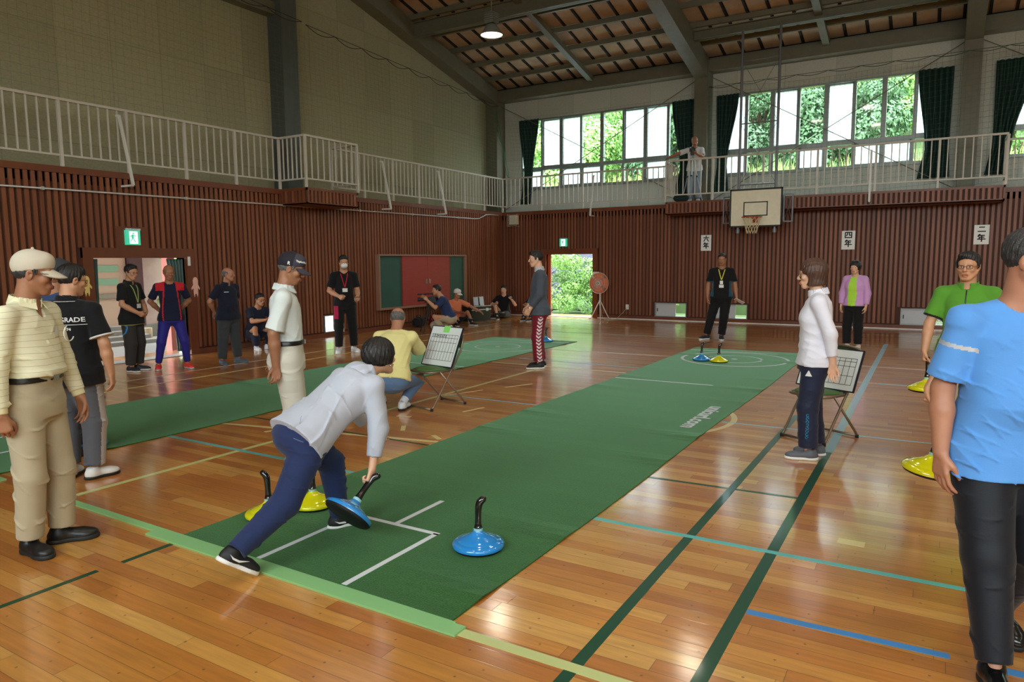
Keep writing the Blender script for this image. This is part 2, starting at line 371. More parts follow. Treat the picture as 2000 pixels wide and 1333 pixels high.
# upper walls
WZ0, WZ1 = 3.88, 6.0
WINS = [(-11.42, -5.95), (-5.23, 0.02), (0.90, 6.1), (6.7, 11.6)]
b = MB()
for a, c, z0, z1 in rects(XU-0.2, XR, ZD-0.2, 7.1, [(p, q, WZ0, WZ1) for p, q in WINS]): b.box(a, YU, z0, c, YU+0.2, z1)
struct(b.build('wall_back_upper', M_wallB), 'grey board upper wall with high windows at the back')
b = MB()
pts = [(XU-0.2, YF-0.4, ZD-0.2), (XU-0.2, YU+0.2, ZD-0.2), (XU-0.2, YU+0.2, roof_z(YU)+.1), (XU-0.2, 7, roof_z(7)+.1), (XU-0.2, YF-0.4, roof_z(YF-0.4)+.1)]
struct(b.prism(pts, (0.2, 0, 0)).build('wall_left_upper', M_wallL), 'tall olive grey board gable wall on the left')
b = MB(); FW = [(-5.2, 0.0), (0.9, 6.1), (6.7, 11.6)]
for a, c, z0, z1 in rects(XU-0.2, XR, 0, 7.3, [(p, q, 3.6, 6.3) for p, q in FW]): b.box(a, YF-0.2, z0, c, YF, z1)
struct(b.build('wall_front', M_wallB), 'front wall with two rows of windows behind the viewpoint')
pts = [(XR, YF-0.4, 0), (XR, YU+0.2, 0), (XR, YU+0.2, roof_z(YU)+.1), (XR, 7, roof_z(7)+.1), (XR, YF-0.4, roof_z(YF-0.4)+.1)]
struct(MB().prism(pts, (0.2, 0, 0)).build('wall_right', M_wallL), 'right gable wall out of view')

# roof: panels in a dark grid, purlins, rafters, girders
b = MB()
for y0, y1 in ((7, YU+0.3), (YF-0.3, 7)):
    z0, z1 = roof_z(y0), roof_z(y1); dz = 0.06
    b.prism([(XU-0.3, y0, z0+dz), (XU-0.3, y1, z1+dz), (XU-0.3, y1, z1+dz+0.12), (XU-0.3, y0, z0+dz+0.12)], (XR-XU+0.6, 0, 0), 1)
PY = [19.42-0.88*i for i in range(14)]
for i in range(len(PY)):
    ya, yb = PY[i], PY[i]-0.88
    if yb < 7: break
    x = -12.3
    while x < XR-0.3:
        if not (3.0 < 0): b.prism([(x+0.02, ya, roof_z(ya)+0.02), (x+0.02, yb, roof_z(yb)+0.02), (x+0.02, yb, roof_z(yb)+0.055), (x+0.02, ya, roof_z(ya)+0.055)], (0.418, 0, 0), 0)
        b.prism([(x-0.049, ya, roof_z(ya)-0.012), (x-0.049, yb, roof_z(yb)-0.012), (x-0.049, yb, roof_z(yb)+0.05), (x-0.049, ya, roof_z(ya)+0.05)], (0.052, 0, 0), 1); x += 0.482
b.prism([(XU, YF, roof_z(YF)+0.03), (XU, 7, roof_z(7)+0.03), (XU, 7, roof_z(7)+0.055), (XU, YF, roof_z(YF)+0.055)], (XR-XU, 0, 0), 0)
ce = struct(b.build('ceiling', [M_ceil, M_ceild]), 'sloping ceiling of square brown panels'); 
pp = MB().box(-1.72, 17.72, 0, -1.28, 18.36, 0.012)
pn = pp.build('ceiling_panel', mat('pale_ceiling_panel', rgb(216, 206, 188), 0.8), ce, loc=(0, 0, roof_z(18.04)+0.0))
pn.location = (0, 0, 0)
for v in pn.data.vertices: v.co.z += roof_z(v.co.y)-0.0
pn['label'] = 'single pale replacement panel'
def beam_yz(name, x, w_, y0, y1, off0, depth, m_, label, cat, group=None):
    """beam running down the slope at x; off0 = gap under the panels"""
    pts = [(x-w_/2, y, roof_z(y)-off0) for y in (y0, y1)]+[(x-w_/2, y, roof_z(y)-off0-depth) for y in (y1, y0)]
    o = MB().prism(pts, (w_, 0, 0)).build(name, m_); return tag(o, label, cat, group)
purl = MB().box(XU, -0.04, -0.12, XR, 0.04, 0.0).mesh('purlin', M_steel)
PL_ = ['lowest purlin, nearest the back wall under the ceiling', 'second purlin up from the back wall', 'third purlin up from the back wall', 'fourth purlin up from the back wall', 'fifth purlin up from the back wall', 'sixth purlin up from the back wall', 'seventh purlin up from the back wall']
for i, y in enumerate(PY[:7]):
    o = bpy.data.objects.new('purlin', purl); COL.objects.link(o); o.location = (0, y, roof_z(y)-0.014)
    tag(o, 'dark steel roof bar, '+PL_[i], 'roof beam', 'purlins under the ceiling panels')
beam_yz('roof_rafter', -12.2, 0.38, 7, 19.55, 0.11, 0.42, M_steel, 'grey steel rafter following the top edge of the left gable wall', 'roof beam')
beam_yz('roof_rafter', -5.62, 0.34, 7, 19.55, 0.11, 0.52, M_steel, 'deep grey steel rafter meeting the column left of the basketball goal', 'roof beam')
beam_yz('roof_rafter', 0.42, 0.34, 7, 19.55, 0.11, 0.52, M_steel, 'deep grey steel rafter at the right edge above the rightmost column', 'roof beam')
beam_yz('roof_rafter', 6.4, 0.34, 7, 19.55, 0.11, 0.52, M_steel, 'deep grey steel rafter beyond the right edge of view', 'roof beam')
for x, l in ((-8.85, 'slim grey rafter between the gable and the first deep rafter'), (-2.6, 'slim grey rafter above the basketball goal poles'), (3.4, 'slim grey rafter out to the right')):
    beam_yz('roof_strut', x, 0.16, 7, 19.4, 0.11, 0.14, M_steel, l, 'roof beam')
def girder(x0, x1, y, z0, z1, label):
    b = MB().box(x0, y-0.09, z0, x1, y+0.09, z0+0.02).box(x0, y-0.015, z0, x1, y+0.015, z1).box(x0, y-0.09, z1-0.02, x1, y+0.09, z1)
    return tag(b.build('roof_girder', M_steel), label, 'roof beam')
girder(-12.1, -5.8, 15.15, 7.46, 7.82, 'horizontal girder crossing the ceiling behind the hanging lamp')
girder(-5.44, 0.25, 17.85, 7.0, 7.22, 'horizontal girder carrying the poles of the basketball goal')
tag(MB().box(XU, 19.2, 6.58, XR, YU-0.002, 6.86).build('eave_beam', M_steel), 'grey steel eave beam running over the high windows', 'roof beam')
b = MB().box(XU+0.002, YF+2, 6.80, XU+0.25, 10.7, 7.05)
tag(b.build('wall_beam', M_steel), 'horizontal steel beam on the gable wall left of the tall column', 'roof beam')
# columns
def column(x0, y0, x1, y1, z1, label, m_=M_steel):
    return tag(MB().box(x0, y0, ZD-0.2, x1, y1, z1).build('steel_column', m_), label, 'column')
column(XU+0.002, 10.68, -11.98, 11.10, 8.35, 'tall blue grey steel column against the left gable wall', M_steelb)
column(XU+0.002, 19.1, -12.0, YU-0.002, 6.6, 'grey steel column in the corner of the two walls')
column(-5.79, 19.1, -5.44, YU-0.002, 6.7, 'grey steel column left of the basketball goal')
column(0.25, 19.1, 0.60, YU-0.002, 6.7, 'grey steel column between the two curtains on the right')
column(6.2, 19.1, 6.6, YU-0.002, 6.7, 'grey steel column beyond the right edge')

# windows
M_frost = bpy.data.materials.new('frosted_glass'); M_frost.use_nodes = True; n = M_frost.node_tree; n.nodes.clear()
o_ = N(n, 'ShaderNodeOutputMaterial'); tl = N(n, 'ShaderNodeBsdfTranslucent'); tp = N(n, 'ShaderNodeBsdfDiffuse'); ms = N(n, 'ShaderNodeMixShader')
tl.inputs[0].default_value = (0.86, 0.93, 0.97, 1); tp.inputs[0].default_value = (0.8, 0.85, 0.87, 1); ms.inputs[0].default_value = 0.15
n.links.new(tl.outputs[0], ms.inputs[1]); n.links.new(tp.outputs[0], ms.inputs[2]); n.links.new(ms.outputs[0], o_.inputs[0])
M_glass = bpy.data.materials.new('clear_window_glass'); M_glass.use_nodes = True; n = M_glass.node_tree; n.nodes.clear()
o_ = N(n, 'ShaderNodeOutputMaterial'); tl = N(n, 'ShaderNodeBsdfTransparent'); tp = N(n, 'ShaderNodeBsdfGlossy'); ms = N(n, 'ShaderNodeMixShader')
tl.inputs[0].default_value = (0.93, 0.97, 0.96, 1); tp.inputs['Roughness'].default_value = 0.05; ms.inputs[0].default_value = 0.02
n.links.new(tl.outputs[0], ms.inputs[1]); n.links.new(tp.outputs[0], ms.inputs[2]); n.links.new(ms.outputs[0], o_.inputs[0])

def window(name, x0, x1, z0, z1, y, split, frost_up, frost_lo, label, zt=None):
    """split: number of columns; frost_*: sets of frosted columns"""
    zt = zt or z0+0.62; yc = y+0.1
    f = MB(); t = 0.05
    f.box(x0, y+0.02, z0, x1, y+0.18, z0+t).box(x0, y+0.02, z1-t, x1, y+0.18, z1).box(x0, y+0.02, z0+t, x0+t, y+0.18, z1-t).box(x1-t, y+0.02, z0+t, x1, y+0.18, z1-t)
    f.box(x0+t, y+0.04, zt-0.05, x1-t, y+0.16, zt+0.05)
    W = (x1-x0-2*t)/split
    for k in range(1, split):
        x = x0+t+W*k; wd = 0.055 if k % 2 == 0 else 0.028
        f.box(x-wd, y+0.04, z0+t, x+wd, y+0.16, zt-0.05).box(x-wd, y+0.04, zt+0.05, x+wd, y+0.16, z1-t)
    # sill ledge
    f.box(x0-0.05, y-0.06, z0-0.03, x1+0.05, y+0.02, z0, 0)
    o = struct(f.build(name, M_alu), label)
    for k in range(split):
        for (lo, hi, fs) in ((z0+t, zt-0.05, frost_lo), (zt+0.05, z1-t, frost_up)):
            a = x0+t+W*k+0.03; c = x0+t+W*(k+1)-0.03
            if k in fs:
                p = MB().box(a, yc-0.004, lo, c, yc+0.004, hi).build('frosted_pane', M_frost, o)
                MB().box(a-0.0, yc-0.015, lo, a+0.03, yc+0.015, hi).box(c-0.03, yc-0.015, lo, c, yc+0.015, hi).box(a, yc-0.015, lo, c, yc+0.015, lo+0.03).box(a, yc-0.015, hi-0.03, c, yc+0.015, hi).build('sash', M_alu, o)
            else:
                MB().box(a, yc-0.003, lo, c, yc+0.003, hi).build('clear_pane', M_glass, o)
    return o
window('window_1', *WINS[0], WZ0, WZ1, YU, 8, {1, 2, 5, 6}, {0, 2, 3, 6}, 'high aluminium window nearest the corner of the hall')
window('window_2', *WINS[1], WZ0, WZ1, YU, 8, {0, 2, 4, 7}, {0, 3, 5, 6}, 'high aluminium window behind the basketball goal')
window('window_3', *WINS[2], WZ0, WZ1, YU, 8, {0, 1, 3, 5}, {2, 4, 6, 7}, 'high aluminium window at the right edge')
window('window_4', *WINS[3], WZ0, WZ1, YU, 4, {1, 2}, {0, 3}, 'high aluminium window beyond the right edge')
def simple_window(name, x0, x1, z0, z1, n_, label):
    f = MB(); y = YF-0.15
    f.box(x0, y, z0, x1, y+0.1, z0+0.05).box(x0, y, z1-0.05, x1, y+0.1, z1)
    for k in range(n_+1): x = x0+(x1-x0)*k/n_; f.box(x-0.03, y, z0+0.05, x+0.03, y+0.1, z1-0.05)
    o = struct(f.build(name, M_alu), label); MB().box(x0, y+0.045, z0, x1, y+0.05, z1).build('clear_pane', M_glass, o)
for i, (a, c) in enumerate(FW):
    simple_window('window_%d' % (5+i), a, c, 3.6, 6.3, 4, 'high front window behind the viewpoint')
# portals in the window openings guide the sky light
def portal(x, y, z, sx_, sz_, ry, rotz=0):
    l = bpy.data.lights.new('window_portal', 'AREA'); l.shape = 'RECTANGLE'; l.size = sx_; l.size_y = sz_; l.energy = 1
    try: l.cycles.is_portal = True
    except Exception: return
    o = bpy.data.objects.new('window_portal', l); COL.objects.link(o); o.location = (x, y, z); o.rotation_euler = (ry, 0, rotz)
for a, c in WINS[:3]: portal((a+c)/2, YU+0.22, (WZ0+WZ1)/2, c-a, WZ1-WZ0, math.radians(-90))
for a, c in FW: portal((a+c)/2, YF-0.25, 4.95, c-a, 2.7, math.radians(90))
portal((DB[0]+DB[1])/2, YB+0.3, 0.92, 1.5, 1.83, math.radians(-90))
portal(XL-0.3, 7.03, 0.87, 1.6, 1.74, math.radians(90), math.radians(-90))
# ---------------------------------------------------------------- lamps
M_bulb = mat('lamp_glow', (1.0, 0.93, 0.78), 0.5, emit=6.0)
def lamp(x, y, z, label, watt=None):
    r = empty('ceiling_lamp', (x, y, z), 0, label, 'lamp', 'high bay lamps of the hall')
    prof = [(0.075, 0.20), (0.10, 0.19), (0.13, 0.14), (0.19, 0.05), (0.225, 0.0), (0.23, -0.01), (0.222, -0.01), (0.185, 0.05), (0.125, 0.135), (0.0, 0.16)]
    smooth_by_angle(MB().lathe(prof, 40).build('lamp_shade', mat('lamp_grey_enamel', rgb(120, 126, 118), 0.4), r))
    MB().lathe([(0.0, 0.012), (0.21, 0.012), (0.214, 0.005), (0.0, 0.0)], 40).build('diffuser', M_bulb, r)
    b = MB().box(-0.10, -0.10, 0.21, 0.10, 0.10, 0.42)
    for k in range(5): b.box(-0.115, -0.115, 0.23+k*0.04, 0.115, 0.115, 0.238+k*0.04)
    b.build('ballast_housing', mat('lamp_grey_cast', rgb(112, 114, 108), 0.5), r)
    MB().tube([(0, 0, 0.42), (0, 0, roof_z(y)-z+0.02)], 0.012, 8).build('hanging_rod', M_steel, r)
    l = bpy.data.lights.new('lamp_light', 'AREA'); l.shape = 'DISK'; l.size = 0.40; l.energy = watt or LAMP_W; l.color = (1.0, 0.91, 0.74)
    o = bpy.data.objects.new('lamp_light', l); COL.objects.link(o); o.parent = r; o.location = (0, 0, -0.02)
    return r
LAMP_W = 44
lamp(-7.86, 12.36, 6.12, 'round white glowing high bay lamp hanging under the ceiling girder', 18)
lamp(-3.78, 13.0, 6.3, 'high bay lamp over the far target, above the frame', 12)
for x in (-2.6, 3.4, 9.0):
    for y in (8.6, 4.4, 0.4):
        lamp(x, y, 7.4, 'high bay lamp above and out of view')

# ---------------------------------------------------------------- railings
def rail_seg(root, p0, p1, z0, z1, posts, nb, first=True, last=True):
    """posts: number of gaps between posts; nb balusters per gap"""
    p0 = Vector(p0); p1 = Vector(p1); d = p1-p0; L = d.length; u = d/L; ang = math.atan2(u.y, u.x)
    def part(name, b): b.build(name, M_rail, root)
    part('top_rail', MB().bar((p0.x, p0.y, z1-0.02), (p1.x, p1.y, z1-0.02), 0.055, 0.04))
    part('bottom_rail', MB().bar((p0.x, p0.y, z0+0.17), (p1.x, p1.y, z0+0.17), 0.035, 0.03))
    pm = MB().box(-0.022, -0.022, z0-0.0, 0.022, 0.022, z1-0.04).mesh('post', M_rail)
    bm_ = MB().box(-0.011, -0.011, z0+0.185, 0.011, 0.011, z1-0.04).mesh('baluster', M_rail)
    def put(n_, me, t):
        o = bpy.data.objects.new(n_, me); COL.objects.link(o); o.parent = root; q = p0+u*t; o.location = (q.x, q.y, 0); o.rotation_euler = (0, 0, ang)
    for i in range(posts+1):
        if (i == 0 and not first) or (i == posts and not last): continue
        put('post', pm, L*i/posts)
    for i in range(posts):
        for k in range(1, nb+1): put('baluster', bm_, L*(i+k/(nb+1))/posts)
ZR = 4.14
rr = empty('gallery_railing', (0, 0, 0), 0, 'off white metal railing along the left gallery, from the left edge to the balcony', 'railing')
xr = XL+0.0; rail_seg(rr, (xr, 2.75), (xr, BLY[0]-0.0), ZD, ZR, 7, 6)
def brace(root, x, y, dx, dy):
    b = MB().bar((x, y, ZR-0.12), (x+dx, y+dy, ZD-0.22), 0.03, 0.045).bar((x, y, ZR-0.12), (x-dx*0.3, y-dy*0.3, ZR-0.12), 0.03, 0.03).bar((x+dx, y+dy, ZD-0.22), (x-dx*0.2, y-dy*0.2, ZD-0.22), 0.03, 0.03)
    o = b.build('brace', mat('white_brace_paint', rgb(214, 212, 204), 0.4), root); return o
brace(rr, xr+0.05, 6.78, 0.24, 0.02)
r2_ = empty('gallery_railing', (0, 0, 0), 0, 'off white railing boxing the small balcony around the tall left column', 'railing')
rail_seg(r2_, (XL, BLY[0]), (BLX, BLY[0]), ZD, ZR, 1, 5, False, True); rail_seg(r2_, (BLX, BLY[0]), (BLX, BLY[1]), ZD, ZR, 1, 8, False, True); rail_seg(r2_, (BLX, BLY[1]), (XL, BLY[1]), ZD, ZR, 1, 4, False, False)
r3_ = empty('gallery_railing', (0, 0, 0), 0, 'off white railing on the left gallery between the small balcony and the corner', 'railing')
rail_seg(r3_, (XL, BLY[1]), (XL, YB), ZD, ZR, 7, 6, True, True)
brace(r3_, XL+0.05, 13.1, 0.22, 0.02); brace(r3_, XL+0.05, 15.3, 0.22, 0.02)
r4_ = empty('gallery_railing', (0, 0, 0), 0, 'off white railing on the back gallery between the corner and the long balcony', 'railing')
rail_seg(r4_, (XL, YB), (BBX[0], YB), ZD, ZR, 4, 8, False, True); brace(r4_, -8.45, YB-0.05, 0.0, -0.22)
r5_ = empty('gallery_railing', (0, 0, 0), 0, 'off white railing of the long balcony behind the basketball goal', 'railing')
rail_seg(r5_, (BBX[0], BBY), (BBX[1], BBY), ZD, ZR+0.03, 6, 7, True, True); rail_seg(r5_, (BBX[0], BBY), (BBX[0], YB), ZD, ZR, 1, 3, False, False); rail_seg(r5_, (BBX[1], BBY), (BBX[1], YB), ZD, ZR, 1, 3, False, False)
brace(r5_, -1.40, BBY-0.05, 0.0, -0.03)
r6_ = empty('gallery_railing', (0, 0, 0), 0, 'off white railing at the far right end of the back gallery', 'railing')
rail_seg(r6_, (BBX[1], YB), (5.6, YB), ZD, ZR, 3, 8, True, True)

# ---------------------------------------------------------------- curtains
M_curt = mat('dark_green_curtain', rgb(22, 52, 46), 0.75, var=0.15)
def curtain(x0, x1, tie0, tie1, bot0, bot1, ztop, zbot, ztie, y, label, folds=6, m_=None):
    """gathered curtain: top width, waist at ztie, flared foot"""
    nu, nz_ = folds*10, 34; b = MB(); vs = []
    for j in range(nz_+1):
        t = j/nz_; z = ztop+(zbot-ztop)*t
        tt = (ztop-ztie)/(ztop-zbot)
        if t < tt:
            s_ = t/tt; s_ = s_*s_*(3-2*s_); a = x0+(tie0-x0)*s_; c = x1+(tie1-x1)*s_
        else:
            s_ = (t-tt)/(1-tt); s_ = s_**0.8; a = tie0+(bot0-tie0)*s_; c = tie1+(bot1-tie1)*s_
        for i in range(nu+1):
            f = i/nu; vs.append((a+(c-a)*f, y+0.035*math.sin(f*folds*2*PI+math.sin(z*2)*0.5), z))
    fs = [(j*(nu+1)+i, j*(nu+1)+i+1, (j+1)*(nu+1)+i+1, (j+1)*(nu+1)+i) for j in range(nz_) for i in range(nu)]
    o = b.add(vs, fs).build('window_curtain', m_ or M_curt, smooth=True)
    md = o.modifiers.new('thick', 'SOLIDIFY'); md.thickness = 0.008
    return tag(o, label, 'curtain')
YC = YU-0.10
curtain(-11.42, -10.72, -11.25, -10.95, -11.40, -11.05, WZ1-0.02, 3.42, 4.3, YC, 'dark green curtain gathered at the corner end of the first high window')
curtain(-6.52, -5.88, -6.28, -5.92, -6.45, -5.95, WZ1-0.02, 3.45, 4.1, YC, 'dark green curtain gathered just left of the column beside the photographer')
curtain(-5.30, -4.72, -5.26, -5.0, -5.35, -4.95, WZ1-0.02, 3.45, 4.1, YC, 'dark green curtain gathered just right of the column beside the photographer')
curtain(-0.62, 0.08, -0.42, 0.06, -0.55, 0.10, WZ1-0.02, 3.50, 4.1, YC, 'dark green curtain left of the rightmost column')
curtain(0.88, 1.62, 0.90, 1.25, 0.78, 1.20, WZ1-0.02, 3.50, 4.1, YC, 'dark green curtain right of the rightmost column')
# door curtain (grey green) hanging in the left doorway
nu, nz_ = 40, 20; vs = []
for j in range(nz_+1):
    for i in range(nu+1):
        f = i/nu; z = 1.72-1.64*j/nz_; wd = 0.30-0.12*(j/nz_)**0.7
        vs.append((XL-0.06+0.025*math.sin(f*5*2*PI), DL[1]-0.02-wd*f, z))
o = MB().add(vs, [(j*(nu+1)+i, j*(nu+1)+i+1, (j+1)*(nu+1)+i+1, (j+1)*(nu+1)+i) for j in range(nz_) for i in range(nu)]).build('door_curtain', mat('grey_green_curtain', rgb(82, 104, 100), 0.8, var=0.12), smooth=True)
o.modifiers.new('thick', 'SOLIDIFY').thickness = 0.006
tag(o, 'grey green curtain drawn to the right side of the left doorway', 'curtain')
vs = [(v[0], DL[0]+DL[1]-v[1], v[2]) for v in vs]
vs = [(v[0], DL[0]+(v[1]-DL[0])*0.35, v[2]) for v in vs]
o = MB().add(vs, [(j*(nu+1)+i, j*(nu+1)+i+1, (j+1)*(nu+1)+i+1, (j+1)*(nu+1)+i) for j in range(nz_) for i in range(nu)]).build('door_curtain', MATS['grey_green_curtain'], smooth=True)
o.modifiers.new('thick', 'SOLIDIFY').thickness = 0.006
tag(o, 'narrow grey green curtain at the left jamb of the left doorway', 'curtain')

# ---------------------------------------------------------------- protective nets, ropes, bracing rods
M_net = mat('green_net_cord', rgb(70, 112, 88), 0.8); M_rope = mat('dark_rope', rgb(40, 44, 36), 0.8)
def net(name, P, nu, nz_, r, label, cat='net'):
    """P(u,v) -> point; square mesh of thin cords"""
    b = MB()
    def line(pts):
        off = Vector((r, 0, 0)); vs = []; n_ = len(pts)
        for p in pts: vs += [Vector(p)+Vector((r, r*0.5, 0)), Vector(p)+Vector((-r, r*0.5, 0)), Vector(p)+Vector((0, -r, 0))]
        fs = []
        for i in range(n_-1):
            for k in range(3): fs.append((i*3+k, i*3+(k+1) % 3, i*3+3+(k+1) % 3, i*3+3+k))
        b.add(vs, fs)
    def hline(pts):
        vs = []
        for p in pts: vs += [Vector(p)+Vector((0, r, r)), Vector(p)+Vector((0, r, -r)), Vector(p)+Vector((0, -r, 0))]
        fs = []
        for i in range(len(pts)-1):
            for k in range(3): fs.append((i*3+k, i*3+(k+1) % 3, i*3+3+(k+1) % 3, i*3+3+k))
        b.add(vs, fs)
    for i in range(nu+1): line([P(i/nu, j/8) for j in range(9)])
    for j in range(nz_+1): hline([P(i/24, j/nz_) for i in range(25)])
    return tag(b.build(name, M_net), label, cat)
net('protective_net', lambda u, v: (-11.5+0.25*math.sin(v*3)*(1-u)+u*6.0, YB+0.12+0.05*math.sin(u*9), 5.95-0.1*math.sin(u*PI)-v*2.0), 54, 18, 0.0019, 'pale green protective net in front of the high window nearest the corner')
net('protective_net', lambda u, v: (-5.3+u*11.0, YB+0.12+0.05*math.sin(u*12), 6.05-0.12*math.sin(u*PI*2)-v*2.85), 96, 24, 0.0020, 'pale green protective net in front of the high windows behind the basketball goal')
net('protective_net', lambda u, v: (XL-0.06+0.04*math.sin(u*9+v*3), 4.0+u*14.4, (6.72-0.6*u)*(1-v)+v*(ZR+.02)), 110, 20, 0.0014, 'grey green protective net hanging in front of the gable wall above the left railing')
def swag(name, p0, p1, n_, sag, r, label, cat='rope', m_=None):
    p0 = Vector(p0); p1 = Vector(p1); pts = []
    for i in range(n_*8+1):
        t = i/(n_*8); f = (t*n_) % 1.0; q = p0.lerp(p1, t); q.z -= sag*math.sin(f*PI); pts.append(q)
    b = MB().tube(pts, r, 5).tube([p0, p1], r*0.8, 5)
    return tag(b.build(name, m_ or M_rope, smooth=True), label, cat)
swag('net_rope', (XL+0.0, 10.9, 6.55), (XL+0.0, 18.4, 6.25), 9, 0.10, 0.008, 'dark drooping rope of the net across the gable wall right of the tall column')
swag('net_rope', (XL+0.0, 4.5, 6.85), (XL+0.0, 10.8, 6.58), 7, 0.09, 0.008, 'dark drooping rope of the net across the gable wall left of the tall column')
swag('net_rope', (-5.3, YB+0.10, 6.05), (6.0, YB+0.10, 6.12), 16, 0.06, 0.007, 'dark rope carrying the net above the windows behind the basketball goal', m_=mat('green_rope', rgb(48, 74, 56), 0.8))
swag('net_rope', (-12.0, 19.08, 6.3), (XL+0.25, YB+0.0, 4.14), 2, 0.3, 0.009, 'bunched green net cord hanging down in the corner of the hall', m_=mat('bright_green_cord', rgb(52, 140, 92), 0.7))
def rod(p0, p1, label): tag(MB().tube([p0, p1], 0.011, 6).build('bracing_rod', M_steel), label, 'rod')
yb = YU-0.2
rod((-12.0, yb, 6.45), (-5.8, yb, 3.2), 'diagonal steel rod falling rightwards across the window nearest the corner')
rod((-5.8, yb, 6.45), (-12.0, yb, 3.2), 'diagonal steel rod rising rightwards across the window nearest the corner')
rod((-5.4, yb, 6.45), (0.25, yb, 3.2), 'diagonal steel rod falling rightwards behind the basketball goal')
rod((0.25, yb, 6.45), (-5.4, yb, 3.2), 'diagonal steel rod rising rightwards behind the basketball goal')
rod((0.6, yb, 6.45), (6.2, yb, 3.2), 'diagonal steel rod at the right edge of the upper wall')

# ---------------------------------------------------------------- basketball goal
g = empty('basketball_goal', (-3.80, 17.6, 0), 0, 'ceiling hung basketball goal with a cream backboard and orange rim', 'basketball goal')
M_pole = mat('grey_goal_tube', rgb(112, 112, 118), 0.4, metal=0.2)
for sx_ in (-1, 1):
    MB().tube([(sx_*0.425, 0.09, 7.0), (sx_*0.425, 0.09, 2.28)], 0.032, 12).tube([(sx_*0.425, 0.09, 2.36), (sx_*0.425, 0.09, 2.27)], 0.05, 12).build('pole', M_pole, g, smooth=False)
for z in (3.42, 4.85, 6.3, 2.42): MB().tube([(-0.425, 0.09, z), (0.425, 0.09, z)], 0.015, 8).build('cross_tube', M_pole, g)
b = MB()
for a, c in ((3.42, 4.85), (4.85, 6.3)):
    b.tube([(-0.425, 0.1, a), (0.425, 0.1, c)], 0.006, 5).tube([(0.425, 0.1, a), (-0.425, 0.1, c)], 0.006, 5)
b.build('cross_wire', M_pole, g)
for sx_ in (-1, 1):
    b = MB(); x0 = sx_*0.62; x1 = sx_*0.80
    for p, q in (((x0, 0.1, 3.15), (x1, 0.18, 3.15)), ((x1, 0.18, 3.15), (x1, 0.18, 2.52)), ((x1, 0.18, 2.52), (x0, 0.1, 2.52)), ((x0, 0.1, 2.52), (x0, 0.1, 3.15))): b.bar(p, q, 0.03, 0.03)
    b.tube([(x0, 0.1, 3.15), (x1, 0.18, 2.52)], 0.005, 5).tube([(x1, 0.18, 3.15), (x0, 0.1, 2.52)], 0.005, 5); b.bar((x0, 0.1, 3.1), (sx_*0.42, 0.09, 3.1), 0.03, 0.03).bar((x0, 0.1, 2.6), (sx_*0.42, 0.09, 2.6), 0.03, 0.03)
    b.build('side_frame', M_pole, g)
bb = MB().box(-0.575, -0.02, 2.435, 0.575, 0.03, 3.275).build('backboard', mat('cream_backboard', rgb(224, 216, 190), 0.45, var=0.05), g)
b = MB()
for (x0, z0, x1, z1) in ((-0.6, 2.41, 0.6, 2.44), (-0.6, 3.27, 0.6, 3.31), (-0.6, 2.41, -0.57, 3.31), (0.57, 2.41, 0.6, 3.31)): b.box(x0, -0.03, z0, x1, 0.04, z1)
b.build('edge_trim', mat('black_padding', rgb(30, 28, 30), 0.6), bb)
b = MB()
for (x0, z0, x1, z1) in ((-0.28, 2.66, 0.28, 2.685), (-0.28, 2.975, 0.28, 3.0), (-0.28, 2.66, -0.255, 3.0), (0.255, 2.66, 0.28, 3.0)): b.box(x0, -0.024, z0, x1, -0.018, z1)
b.build('target_square', M_black, bb)
M_rim = mat('orange_red_rim', rgb(176, 62, 40), 0.4)
rz_ = 2.62; b = MB().tube([(0.225*math.cos(a*PI/16), -0.36+0.225*math.sin(a*PI/16), rz_) for a in range(33)], 0.010, 8)
b.box(-0.06, -0.035, rz_-0.12, 0.06, -0.02, rz_+0.02).bar((-0.05, -0.03, rz_), (-0.1, -0.17, rz_), 0.015, 0.015).bar((0.05, -0.03, rz_), (0.1, -0.17, rz_), 0.015, 0.015).bar((0, -0.03, rz_-0.1), (0, -0.14, rz_), 0.04, 0.012)
b.build('rim', M_rim, g)
b = MB()
for k in range(12):
    for s_ in (-1, 1):
        pts = []
        for j in range(9):
            t = j/8; r_ = 0.225-0.115*t**0.7; a = 2*PI*k/12+s_*t*1.05; pts.append((r_*math.cos(a), -0.36+r_*math.sin(a), rz_-0.38*t))
        b.tube(pts, 0.005, 4)
b.build('goal_net', mat('cream_net_cord', rgb(214, 200, 160), 0.8), g)

# ---------------------------------------------------------------- wall fittings
# conduit on the left wall
M_cond = mat('pale_conduit', rgb(186, 184, 176), 0.35, metal=0.3)
cdt = empty('conduit_pipe', (0, 0, 0), 0, 'pale conduit pipe running along the left slatted wall to the speaker in the corner', 'pipe')
MB().tube([(XL+0.04, 2.4, 2.74), (XL+0.04, 17.0, 2.86), (XL+0.04, 17.25, 2.88), (XL+0.04, 17.6, 3.0), (XL+0.04, 17.8, 3.02), (XL+0.04, 18.3, 3.02)], 0.014, 8).build('pipe', M_cond, cdt, smooth=True)
cm = MB().box(-0.03, -0.02, -0.025, 0.02, 0.02, 0.025).mesh('pipe_clip', M_cond)
for y in (5.55, 7.9, 10.1, 12.3, 14.2, 16.2):
    o = bpy.data.objects.new('pipe_clip', cm); COL.objects.link(o); o.parent = cdt; o.location = (XL+0.04, y, 2.74+(y-2.4)/14.6*0.12)
